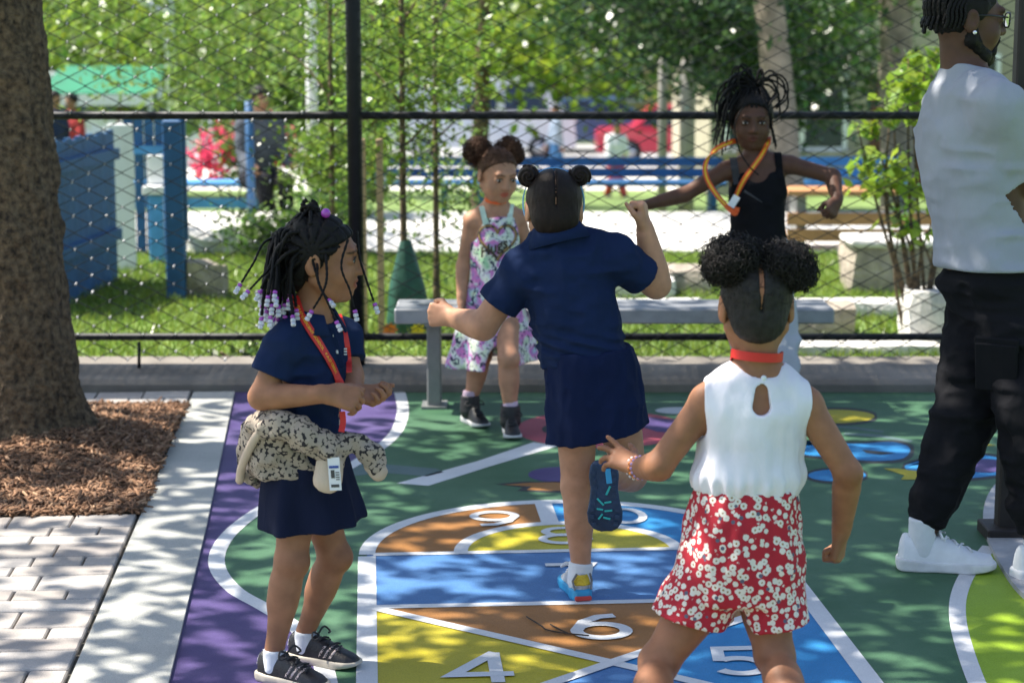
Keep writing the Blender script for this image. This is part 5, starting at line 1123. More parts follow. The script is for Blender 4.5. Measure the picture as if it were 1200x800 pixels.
    for an, f in ((anR, fR), (anL, fL)):
        o = np.r_[(an - f * .048)[:2], .0]; o, A_s = shoe_frame(o, f); sh_ = make_shoe(r, o, A_s, .215, .078, BLK, m_sl, an, .03, stripes=([(.42, .55, .045), (.50, .55, .045), (.58, .55, .045)], m_ss, .74), lace=m_lace_k, trim=([(-.02, .045, .55, 1.1)], m_wt)); sock_obj(r, o + A_s[0] * .05 + (0, 0, .035), an + (nrm(knR - anR) if an is anR else nrm(knL - anL)) * .010, .031, .030, SOCKW)
    # hair: scalp with parted squares, braids with beads, bun
    def gv(vv):
        X_, Y_, Z_ = vv.ax[0][:, None, None], vv.ax[1][None, :, None], vv.ax[2][None, None, :]; x, y, z = [(X_ - hc_[0]) * HA[i][0] + (Y_ - hc_[1]) * HA[i][1] + (Z_ - hc_[2]) * HA[i][2] for i in range(3)]
        th = np.arctan2(y + .012, z - .026 + 1e-6); vv.d += (.0032 * np.maximum(np.abs(np.sin(th * 6)), np.abs(np.sin(x * 120 + .8))) ** 18).astype(np.float32) * 2.2 - np.float32(.0016) * np.abs(np.sin(th * 36)).astype(np.float32)
    cap_hair(r, P, HA, s, HAIR, .009, grooves=gv, h=.0036, low=1.1)
    tips = [(283, 331, -.1), (293, 339, -.14), (367, 362, -.15), (393, 374, -.16), (415, 361, -.1), (438, 353, -.04), (385, 352, .12)]
    g = np.random.default_rng(5); T2 = [(g.uniform(306, 347), g.uniform(337, 372), g.uniform(-.14, .1)) for _ in range(62)]
    bead_src = {}
    def beads(parent, p, d):
        for k, (mt, rr, ln) in enumerate(((m_purple, .0062, .009), (m_clear, .0068, .0105), (m_clear, .0068, .0105))):
            c = p + d * (.004 + sum((.009, .0105, .0105)[:k]) + ln / 2); mb = MB(); q = [c - d * ln * .46, c - d * ln * .38, c - d * ln * .15, c + d * ln * .15, c + d * ln * .38, c + d * ln * .46]; mb.tube(q, [rr * .6, rr * .9, rr, rr, rr * .9, rr * .6], 9); mb.build('bead', mt, parent, True)
    for i, (u, v_, dy) in enumerate(tips + T2):
        tp = J(u, v_, dy)
        if i == 0: root = P(-.03, -.085, .05); mid = [root, J(311, 283, -.03), J(297, 308, -.07), tp]
        elif i == 1: root = P(.02, -.09, .03); mid = [root, J(318, 312, -.08), J(305, 326, -.12), tp]
        elif i == 2: root = P(.074, .02, .02); mid = [root, J(383, 325, -.115), J(378, 343, -.135), tp]
        elif i == 3: root = P(.072, .0, .0); mid = [root, J(373, 330, -.125), J(383, 352, -.15), tp]
        elif i == 4: root = P(.05, .07, .055); mid = [root, J(400, 312, -.085), J(410, 340, -.095), tp]
        elif i == 5: root = P(.0, .085, .07); mid = [root, J(421, 300, -.02), J(430, 330, -.035), tp]
        elif i == 6: root = P(.076, -.01, .0); mid = [root, J(375, 335, -.12), J(380, 345, -.1), J(384, 350, -.11)]; tp = mid[-1]
        else:
            az = g.uniform(-.2, 1.3) * (1 if dy < 0 else -1); z = g.uniform(-.01, .075); rr = np.array([.077 * math.sin(az) if abs(az) < 1.57 else 0, -.012 - .094 * math.cos(az) * math.sqrt(max(.05, 1 - ((z - .026) / .086) ** 2)), z]); rr[0] *= math.sqrt(max(.1, 1 - ((z - .026) / .086) ** 2)); root = P(*rr); o_ = nrm(root - hc_); m1 = root + o_ * .012 + (0, 0, -.022); m1 = m1 + (np.array([tp[0], tp[1], m1[2]]) - m1) * .35; m2 = tp * .82 + root * .18 + (0, 0, -.03); m2[2] = tp[2] + (m1[2] - tp[2]) * .4; mid = [root, m1, m2, tp]
        bo, Q = braid(mid, (.0056 if i % 3 else .0047) if i > 6 else .0036, HAIR, r, n=36); d = nrm(Q[-1] - Q[-3]); beads(bo, Q[-1], d)
    bc = P(.0, -.03, .118); 
    for k in range(7):
        a0_ = k * .9; ax_ = nrm(g.normal(size=3)); e1 = nrm(np.cross(ax_, (.3, .2, 1))); e2 = np.cross(ax_, e1); rr = .017 + .006 * g.random(); braid([bc + rr * (math.cos(t_) * e1 + math.sin(t_) * e2 * .8) + (0, 0, .004 * k - .012) for t_ in np.linspace(a0_, a0_ + 5.6, 9)], .0058, HAIR, r, n=34, name='bun_braid')
    for k in range(12):
        th = k * 2 * math.pi / 12; e = P(.055 * math.cos(th), -.02 + .07 * math.sin(th), .088 - .02 * abs(math.sin(th))); braid([e, (e + bc) / 2 + HA[2] * .012, bc - HA[2] * .01], .005, HAIR, r, n=20, name='gathered_braid')
    mb = MB(); bb = P(.025, .012, .114)
    uvsphere(mb, bb, (.0125, .0125, .0125), HA, 14, 9); mb.build('hair_bobble', m_purple, r, True)
girl_a()

def sleeve_cut(sv, sh, el, frac, rad=.07):
    d = nrm(el - sh); e = sh + (el - sh) * frac; X_, Y_, Z_ = sv.ax[0][:, None, None], sv.ax[1][None, :, None], sv.ax[2][None, None, :]
    h_ = (X_ - e[0]) * d[0] + (Y_ - e[1]) * d[1] + (Z_ - e[2]) * d[2]; ds = np.sqrt((X_ - e[0] - h_ * d[0]) ** 2 + (Y_ - e[1] - h_ * d[1]) ** 2 + (Z_ - e[2] - h_ * d[2]) ** 2); sv.d = np.where((ds < rad) & (h_ > -.01), np.maximum(sv.d, h_), sv.d)
    sv.sub(cone(e - d * .03, e + d * .05, rad * .55, rad * .74), .003) if False else None
def ring_strap(root, c, A, rx, ry, width, mat, drop=.0, n=48, name='lanyard', front=None, txt=None):
    """band round the neck; front = list of points it hangs to"""
    P = [np.asarray(c) + A[0] * rx * math.cos(t) + A[1] * ry * math.sin(t) + A[2] * (-drop * max(0, math.sin(t))) for t in np.linspace(0, 2 * math.pi, n)]
    mb = MB(); mb.ribbon(P, np.tile(A[2], (n, 1)), width, .002); return mb.build(name, mat, root)

# ---------------------------------------------------------------- girl hopping on one leg, navy polo, seen from behind
def girl_b():
    Y0 = 5.63; J = lambda u, v, dy=0.: at(u, v, Y0 + dy); r = empty('person', (J(680, 700)[0], Y0, 0), 'child in navy polo and skort with two hair buns, hopping on one leg', 'person')
    SK = skinmat('skin_b', (.46, .235, .14)); F = nrm((-.08, 1, 0)); Rb = nrm((1, .08, 0))
    a, b = J(697, 474), J(653, 276, .03); shL, elL, wrL = J(612, 317, .02), J(566, 382, .03), J(530, 372, .14); shR, elR, wrR = J(722, 301, .03), J(769, 333, .1), J(756, 268, .08)
    anL = gz(681, 668, .08); hpL, knL = J(675, 482, 0), J(677, 570, .0); hpR, knR = J(723, 482, .01), J(739, 556, .15)
    o2 = J(707, 541, -.16); A2 = np.array([nrm((.03, -.06, -1)), [0, 0, 0], nrm((.12, 1, -.06))]); A2[1] = np.cross(A2[2], A2[0]); A2[2] = np.cross(A2[0], A2[1]); anR = o2 + A2[0] * .05 + A2[2] * .085
    hc_ = J(649, 245, .05); HA = frame((-.04, 1, -.22)); s = 1.06
    v = Vol(*limbs_bounds(a, b, shL, elL, wrL - (.1, 0, 0), elR, wrR + (0, 0, .1), anL, knR, anR, hc_), .0043)
    v.add(torso(a, b, Rb, 1.26, wide=1.08, belly=.008, deep=1.04), .01); P = head(v, hc_, HA, s); v.add(cone(hc_ - HA[1] * .02 - HA[2] * .05, b + (0, 0, -.01), .047, .052), .02)
    for sh in (shR, shL): v.add(cone(b + (sh - b) * .3, sh, .045, .046), .03)
    arm(v, shL, elL, wrL, (.047, .041, .026)); arm(v, shR, elR, wrR, (.047, .042, .026)); leg(v, hpL, knL, anL, (.06, .047, .043, .029), -F); leg(v, hpR, knR, anR, (.064, .048, .043, .029), np.array([0, 0, -1.]))
    hand(v, wrL, (-.85, .35, .05), (.35, .85, -.2), -1, .138, (82, 95, 55), 1, (40, 45), .026, thumb_in=.15); hand(v, wrR, (-.12, .0, 1), (-.85, .2, .1), 1, .14, (82, 95, 55), 1, (35, 45), .026, thumb_in=.15)
    v.add(cone(anL - (0, 0, .03), anL + F * .08 - (0, 0, .05), .018, .012), .01); skin_body(r, v, SK); eyes(P, HA, r, s)
    sv = Vol(*limbs_bounds(a, b, shR, elR, shL, elL), .0042); sv.add(torso(a, b, Rb, 1.26, .017, wide=1.08, belly=.008, deep=1.04, h0=.24, h1=.985), 0)
    for sh, el in ((shR, elR), (shL, elL)): sv.add(cone(b + (sh - b) * .25, sh, .06, .06), .03); sv.add(cone(sh, sh + (el - sh) * .85, .057, .063), .025)
    sv.noise((.10, .10, .05), -.007, 3, True).noise((.055, .055, .1), -.005, 5, True).noise((.026, .026, .02), .003, 6); zz = sv.ax[2][None, None, :]; xx = sv.ax[0][:, None, None]; zw = a[2] + (b[2] - a[2]) * .37; sv.d += (.0045 * np.sin((zz + .25 * xx) * 2 * math.pi / .032) * np.exp(-((zz - zw) / .045) ** 2)).astype(np.float32)
    sleeve_cut(sv, shR, elR, .66, .085); sleeve_cut(sv, shL, elL, .62, .085); sv.cut(a + (b - a) * .27, nrm(a - b), .003); sv.sub(cone(b + (0, 0, -.005), b + HA[2] * .1, .05, .056), .006); shirt = vobj('polo_shirt', sv, NAVY, r)
    U = nrm(b - a); Ac = np.array([nrm(Rb - U * (Rb @ U)), [0, 0, 0], U]); Ac[1] = np.cross(U, Ac[0]); collar(shirt, b + U * .006 + (0, .005, 0), Ac, .055, .1, .027, .032, NAVY, 24, tilt=.012)
    hem, wst = J(699, 512), J(692, 408); sk = Vol(*bounds([hem, wst], .22), .0045); rp = lambda th, h: (.035 * np.sin(6 * th + .5) + .028 * np.sin(9 * th + 2)) * np.clip(.85 - h, 0, 1); sec = [(0, .005, 0, .150, .128), (.5, .003, 0, .144, .124), (.8, 0, 0, .136, .118), (1, 0, 0, .124, .106)]
    hem_b = hem + (0, 0, 0); sk.add(stack(hem, wst, Rb + np.array([0, 0, .0]), sec, 2.2, ripple=rp, capk=.004), 0); sk.noise((.05, .05, .13), -.006, 8, True).noise((.03, .03, .06), -.003, 9, True); sk.sub(stack(hem - (0, 0, .02), wst, Rb, [(t, x, y, p - .014, q - .014) for t, x, y, p, q in sec], 2.2, ripple=rp, h1=.75), .002); sk.cut(hem + (0, 0, .005), (.22, 0, -1), .003); vobj('skort', sk, fabric('navy_skort', (.008, .015, .05)), r)
    # runners: one on the ground, one lifted with its sole to the viewer
    SIL = M('shoe_silver_mesh', (.45, .46, .48), .45, .25, 60, .3, 300, metal=.3); m_bl = M('sole_blue', (.03, .3, .55), .5, .1, 20); m_nv = M('sole_navy', (.012, .035, .085), .6, .2, 40, .4, 120); m_teal = M('sole_teal', (.02, .42, .4), .5, .1, 20); m_yl = M('shoe_yellow', (.7, .5, .03), .5); m_rd = M('shoe_red', (.5, .05, .04), .5); m_gy = M('shoe_grey_trim', (.18, .19, .2), .5)
    o1 = np.r_[(anL - F * .052)[:2], 0.]; o1, A1 = shoe_frame(o1, F + np.array([-.12, 0, 0])); s1 = make_shoe(r, o1, A1, .205, .083, SIL, m_bl, anL, .03, sole=.03, lace=m_lace_w, trim=([(-.02, .1, .55, .95)], m_yl)); sock_obj(r, o1 + A1[0] * .05 + (0, 0, .05), anL + (0, 0, .025), .036, .036, SOCKW)
    mb = MB(); mb.box(o1 - A1[0] * .003 + (0, 0, .011), (.05, .012, .014), ax=np.array([A1[1], A1[0], A1[2]]), bev=.003); mb.build('heel_patch', m_rd, s1)
    for q in (-1, 1): mb = MB(); mb.tube([o1 + A1[1] * q * .024 + A1[0] * .0 + (0, 0, .036), o1 + A1[1] * q * .029 + A1[0] * .012 + (0, 0, .06), o1 + A1[1] * q * .02 - A1[0] * .002 + (0, 0, .085)], .0035, 6); mb.build('overlay', m_gy, s1)
    s2 = make_shoe(r, o2, A2, .205, .083, SIL, m_nv, anR, .03, sole=.02, narrow=1.32); sock_obj(r, o2 + A2[0] * .05 + A2[2] * .05, o2 + A2[0] * .05 + A2[2] * .115, .036, .036, SOCKW)
    for k, (x0, y0, x1, y1, wd) in enumerate([(.02, -.012, .062, -.016, .016), (.07, -.018, .095, -.006, .006), (.115, -.02, .118, .0, .005), (.14, -.022, .142, .0, .005), (.105, .02, .125, .002, .005), (.135, .022, .138, .004, .005), (.165, -.016, .16, .004, .005), (.165, .018, .15, .006, .005)]):
        p, q = o2 + A2[0] * x0 + A2[1] * y0, o2 + A2[0] * x1 + A2[1] * y1; d = nrm(q - p); ax = np.array([d, np.cross(A2[2], d), A2[2]]); mb = MB(); mb.box((p + q) / 2 - A2[2] * .0012, (np.linalg.norm(q - p), wd, .004), ax=ax); mb.build('tread', m_teal if k else m_bl, s2)
    for k in range(9):
        for q in (-1, 1): x = .012 + .021 * k; w_ = np.interp(x / .205, [0, .2, .38, .72, .86, 1], [.10, .145, .125, .175, .16, .06]) * .205 * 1.3; mb = MB(); mb.box(o2 + A2[0] * x + A2[1] * q * w_ * .8 - A2[2] * .001, (.012, .013, .004), ax=A2); mb.build('tread', m_nv, s2)
    # hair: sleek, parted in the middle, two buns, blue band
    def gv(vv):
        vv.noise((.004, .02, .02), .0012, 3)
    cap_hair(r, P, HA, s, HAIRB, .006, plane=((0, .8, -.6), .022), part=part_arc(P, s, .003, -10, 118, .0036), grooves=gv, h=.0038, low=1.12)
    for q in (-1, 1):
        c = P(.07 * q, -.025, .088); vb = Vol(*bounds([c], .06), .0025); vb.add(ellip(c, (.033, .031, .032)), 0); X_, Y_, Z_ = vb.ax[0][:, None, None] - c[0], vb.ax[1][None, :, None] - c[1], vb.ax[2][None, None, :] - c[2]; th = np.arctan2(Z_, X_); rr = np.sqrt(X_ ** 2 + Z_ ** 2); vb.d += (.0022 * np.sin(th * 2 + rr * 520 * q)).astype(np.float32); vb.noise((.004, .01, .01), .001, 2); vobj('hair_bun', vb, HAIRB, r)
    mb = MB(); n = 40; Pb = [P(.084 * math.cos(t), .012 - .0 * math.sin(t), .018 + .096 * math.sin(t)) for t in np.linspace(-.55, math.pi + .55, n)]; mb.ribbon(Pb, np.tile(HA[1], (n, 1)), .022, .003); mb.build('headband', M('headband_blue', (.16, .45, .75), .6), r)
    strapw = m_red_l
girl_b()

# ---------------------------------------------------------------- girl in white sleeveless top and red floral shorts, seen from behind
def girl_e():
    Y0 = 4.5; J = lambda u, v, dy=0.: at(u, v, Y0 + dy); r = empty('person', (J(860, 800)[0], Y0, 0), 'child in white sleeveless top and red floral shorts with two curly puffs', 'person')
    SK = skinmat('skin_e', (.30, .135, .07)); F = nrm((-.12, 1, 0)); Rb = nrm((1, .12, 0))
    a, b = J(864, 690), J(887, 432, .02); shL, elL, wrL = J(829, 470, .01), J(772, 546, .0), J(747, 548, .12); shR, elR, wrR = J(944, 474, .01), J(994, 554, -.02), J(986, 622, .06)
    anL, anR = gz(742, 888, .08), gz(944, 878, .08); knL, knR = J(772, 776, -.06), J(908, 768, -.06); hpL, hpR = J(828, 692, 0), J(893, 692, 0)
    hc_ = J(886, 358, .03); HA = frame((0, 1, -.16)); s = 1.1
    v = Vol(*limbs_bounds(a, b, elL, wrL - (.1, 0, 0), elR, wrR - (0, 0, .09), anL, anR, knL, knR, hc_), .0043)
    v.add(torso(a, b, Rb, 1.22, wide=1.05), .01); P = head(v, hc_, HA, s); v.add(cone(hc_ - HA[1] * .018 - HA[2] * .05, b + (0, 0, -.01), .043, .05), .025)
    for sh in (shR, shL): v.add(cone(b + (sh - b) * .3, sh, .042, .042), .03)
    arm(v, shL, elL, wrL, (.039, .033, .022)); arm(v, shR, elR, wrR, (.039, .032, .022)); leg(v, hpL, knL, anL, (.063, .045, .045, .03), -F); leg(v, hpR, knR, anR, (.062, .045, .045, .03), -F)
    hand(v, wrL, (-.72, .45, .28), (.1, .55, -.8), -1, .13, (8, 14, 12), 11, (50, 15), .0235, curls=[(-8, 8, 8), (8, 14, 12), (22, 30, 20), (30, 38, 22)]); hand(v, wrR, (-.12, .1, -1), (-.85, .45, .1), 1, .14, (75, 95, 55), 1, (30, 40), .0235, thumb_in=.15)
    sc_ = np.eye(3); skin_body(r, v, SK, [(elR + (.0, -.03, -.01), (.03, .03, .03), (.85, .8, .78), sc_), (knL + (0, -.04, 0), (.05, .03, .015), (.8, .74, .72), sc_), (knR + (0, -.04, 0), (.05, .03, .015), (.8, .74, .72), sc_), (P(0, -.1, .05), (.012, .06, .08), (1.15, 1.05, 1.0), HA)]); eyes(P, HA, r, s)
    WH = fabric('white_jersey', (.78, .75, .8), bump=.2); sv = Vol(*limbs_bounds(a, b, shR, shL), .004); sv.add(torso(a, b, Rb, 1.22, .016, wide=1.05, h0=.42, h1=.985), 0)
    for sh in (shR, shL): sv.add(cone(b + (sh - b) * .3, b + (sh - b) * .9, .048, .048), .03)
    zz = sv.ax[2][None, None, :]; xx = sv.ax[0][:, None, None]; yy = sv.ax[1][None, :, None]; zw = a[2] + (b[2] - a[2]) * .46; sv.d -= (.012 * np.exp(-((zz - zw - .03) / .04) ** 2)).astype(np.float32); th = np.arctan2(yy - Y0, xx - J(866, 560)[0]); sv.d += (.004 * np.sin(th * 20) * np.exp(-((zz - zw) / .05) ** 2)).astype(np.float32)
    sv.noise((.06, .06, .16), -.004, 3, True).noise((.035, .035, .12), -.002, 4, True).noise((.02, .02, .03), .002, 7); sv.cut(a + (b - a) * .445, nrm(a - b), .004)
    for sh, q in ((shL, -1), (shR, 1)): sv.sub(cone(sh + (q * .044, 0, -.055), sh + (q * .042, 0, .07), .045, .033, flat=((0, 1, 0), .5)), .006)
    sv.sub(cone(b + (0, 0, .004), b + HA[2] * .1, .058, .075), .005); kp = raycast(893, 459, [sv], 4.2, 4.9); kp2 = raycast(893, 477, [sv], 4.2, 4.9); 
    if kp is not None and kp2 is not None: [sv.sub(cone(kp + np.array([0, dy_, 0]), kp2 + np.array([0, dy_, 0]), .016, .022), .001) for dy_ in (-.01, .004, .016)]
    top = vobj('sleeveless_top', sv, WH, r)
    if kp is not None:
        mb = MB(); pts = [raycast(893 + 17 * math.cos(t) * (1 - .18 * math.sin(t)), 470 - 24 * math.sin(t), [sv, v], 4.2, 4.9, .003) for t in np.linspace(0, 2 * math.pi, 26)]; pts = [p for p in pts if p is not None]
        bt = raycast(895, 443, [sv, v], 4.2, 4.9); 
        if bt is not None: uvsphere(mb, bt, (.007, .005, .007), np.eye(3), 10, 6); mb.build('neck_button', m_white_card, top, True)
    # floral shorts
    FL = bpy.data.materials.new('red_floral'); FL.use_nodes = True; t = FL.node_tree; n = t.nodes; bs = n['Principled BSDF']; tc = n.new('ShaderNodeTexCoord'); vo = n.new('ShaderNodeTexVoronoi'); vo.inputs['Scale'].default_value = 58; vo.inputs['Randomness'].default_value = .85; t.links.new(tc.outputs['Object'], vo.inputs['Vector'])
    nz_ = n.new('ShaderNodeTexNoise'); nz_.inputs['Scale'].default_value = 260; t.links.new(tc.outputs['Object'], nz_.inputs['Vector']); ad = n.new('ShaderNodeMath'); ad.operation = 'MULTIPLY_ADD'; ad.inputs[1].default_value = .22; t.links.new(nz_.outputs['Fac'], ad.inputs[0]); t.links.new(vo.outputs['Distance'], ad.inputs[2])
    cr = n.new('ShaderNodeValToRGB'); e = cr.color_ramp.elements; e[0].position = .0; e[0].color = (.35, .2, .05, 1); e[1].position = 1; e[1].color = (.42, .012, .028, 1)
    for p_, c_ in ((.24, (.3, .17, .05, 1)), (.28, (.75, .7, .62, 1)), (.56, (.75, .7, .62, 1)), (.6, (.42, .012, .028, 1))): q = e.new(p_); q.color = c_
    t.links.new(ad.outputs[0], cr.inputs[0]); v2 = n.new('ShaderNodeTexVoronoi'); v2.inputs['Scale'].default_value = 33; t.links.new(tc.outputs['Object'], v2.inputs['Vector']); l2 = n.new('ShaderNodeMath'); l2.operation = 'LESS_THAN'; l2.inputs[1].default_value = .17; t.links.new(v2.outputs['Distance'], l2.inputs[0]); mx = n.new('ShaderNodeMix'); mx.data_type = 'RGBA'; mx.inputs[7].default_value = (.11, .11, .16, 1); t.links.new(l2.outputs[0], mx.inputs[0]); t.links.new(cr.outputs[0], mx.inputs[6]); t.links.new(mx.outputs[2], bs.inputs['Base Color']); bs.inputs['Roughness'].default_value = .8
    w2 = n.new('ShaderNodeTexNoise'); w2.inputs['Scale'].default_value = 30; bp = n.new('ShaderNodeBump'); bp.inputs['Strength'].default_value = .4; bp.inputs['Distance'].default_value = .006; t.links.new(tc.outputs['Object'], w2.inputs['Vector']); t.links.new(w2.outputs['Fac'], bp.inputs['Height']); t.links.new(bp.outputs[0], bs.inputs['Normal'])
    wst = a + (b - a) * .47; sh_ = Vol(*bounds([J(770, 735), J(945, 560), J(860, 650, .2), J(860, 650, -.2)], .06), .0045); rp = lambda th, h: .022 * np.sin(22 * th) * np.clip((h - .6) / .4, 0, 1) + .03 * np.sin(5 * th + 1)
    sh_.add(stack(a - (0, 0, .02), wst, Rb, [(0, 0, 0, .148, .12), (.35, 0, 0, .15, .125), (.75, 0, 0, .135, .112), (1, 0, 0, .118, .1)], 2.2, ripple=rp, capk=.01), 0)
    for hp_, hm, q in ((J(838, 668), J(804, 736, -.02), -1), (J(893, 668), J(904, 742, -.02), 1)):
        sh_.add(cone(hp_, hm, .088, .098), .02)
    sh_.noise((.04, .04, .08), .007, 8).noise((.02, .02, .04), .003, 9); sh_.cut(J(800, 722), (-.12, 0, -1), .003) if False else None
    X_, Y_, Z_ = sh_.ax[0][:, None, None], sh_.ax[1][None, :, None], sh_.ax[2][None, None, :]; pl, pr_ = J(803, 719), J(905, 725); dl = -(Z_ - pl[2]) * .97 - (X_ - pl[0]) * .25; dr = -(Z_ - pr_[2]) * .99 + (X_ - pr_[0]) * .14; xm = J(864, 700)[0]
    sh_.d = np.maximum(sh_.d, np.where(X_ < xm, dl, dr).astype(np.float32)); sh_.sub(cone(J(867, 722, -.3), J(867, 722, .3), .014, .014), .012); sh_.sub(cone(J(866, 742, -.3), J(866, 742, .3), .03, .03), .012)
    for hp_, kn in ((hpL, knL), (hpR, knR)): sh_.sub(cone(hp_ + (kn - hp_) * .45, hp_ + (kn - hp_) * 1.4, .082, .09), .003) if False else None
    vobj('floral_shorts', sh_, FL, r)
    # neck band, bracelets, shoes
    U = nrm(b - a); Ac = np.array([nrm(Rb - U * (Rb @ U)), [0, 0, 0], U]); Ac[1] = np.cross(U, Ac[0]); ncc = J(887, 415, .012); ring_strap(r, ncc, Ac, .06, .058, .021, m_red_l, .03)
    dw = nrm(wrL - elL); e1 = nrm(np.cross(dw, (0, 0, 1))); e2 = np.cross(dw, e1)
    for off, mt, nb, rr in ((-.012, M('bead_orange', (.75, .22, .02), .35), 14, .0045), (.004, M('bead_white', (.75, .7, .7), .35), 16, .0042), (-.024, M('bead_lilac', (.45, .32, .6), .35), 16, .004)):
        br_ = None
        for k in range(nb):
            t_ = 2 * math.pi * k / nb; c = wrL + dw * off + .0265 * (math.cos(t_) * e1 + math.sin(t_) * e2); mb = MB(); uvsphere(mb, c, (rr, rr, rr), np.eye(3), 8, 5); o = mb.build('bracelet' if br_ is None else 'bead', mt, r if br_ is None else br_, True); br_ = br_ or o
    for an, kn in ((anL, knL), (anR, knR)): o, A1 = shoe_frame(np.r_[(an - F * .05)[:2], 0.], F); make_shoe(r, o, A1, .21, .08, M('sneaker_white', (.75, .76, .78), .5, .06, 30), M('sneaker_sole_white', (.7, .7, .7), .6), an, .03, h=.005); sock_obj(r, o + A1[0] * .05 + (0, 0, .04), an + (0, 0, .04), .037, .037, SOCKW)
    # hair
    def gv(vv): vv.noise((.003, .03, .03), .0016, 3); vv.noise((.012, .012, .006), .001, 4)
    cap_hair(r, P, HA, s, HAIRG, .005, plane=((0, .8, -.6), .024), part=part_arc(P, s, .002, -10, 92, .0058) + part_arc(P, s, .003, 92, 118, .0036), grooves=gv, h=.0038, low=1.02)
    puff('nape_curls', P(0, -.012, .026), np.array([.0745, .092, .081]) * s, HAIRG, r, 1500, 31, coil=.0022, tr=.0009, core=False, A=HA, out=.97, keep=lambda u: .8 * u[1] - .6 * u[2] < .25 and u[2] > -.62 and abs(u[0]) > .07)
    for (u, vv, dy, sc, sd) in ((859, 304, -.01, 1.06, 1), (920, 310, -.01, 1.02, 2)): 
        cc = J(u, vv, dy)
        puff('hair_puff', cc, (.062 * sc, .055 * sc, .05 * sc), HAIRG, r, 620, sd, coil=.0075, tr=.0014, out=1.12)
        c2 = cc + ((-.03 if u < 890 else .032), -.01, -.02); puff('hair_puff', c2, (.038, .036, .036), HAIRG, r, 280, sd + 5, coil=.0075, tr=.0014, out=1.15)
girl_e()

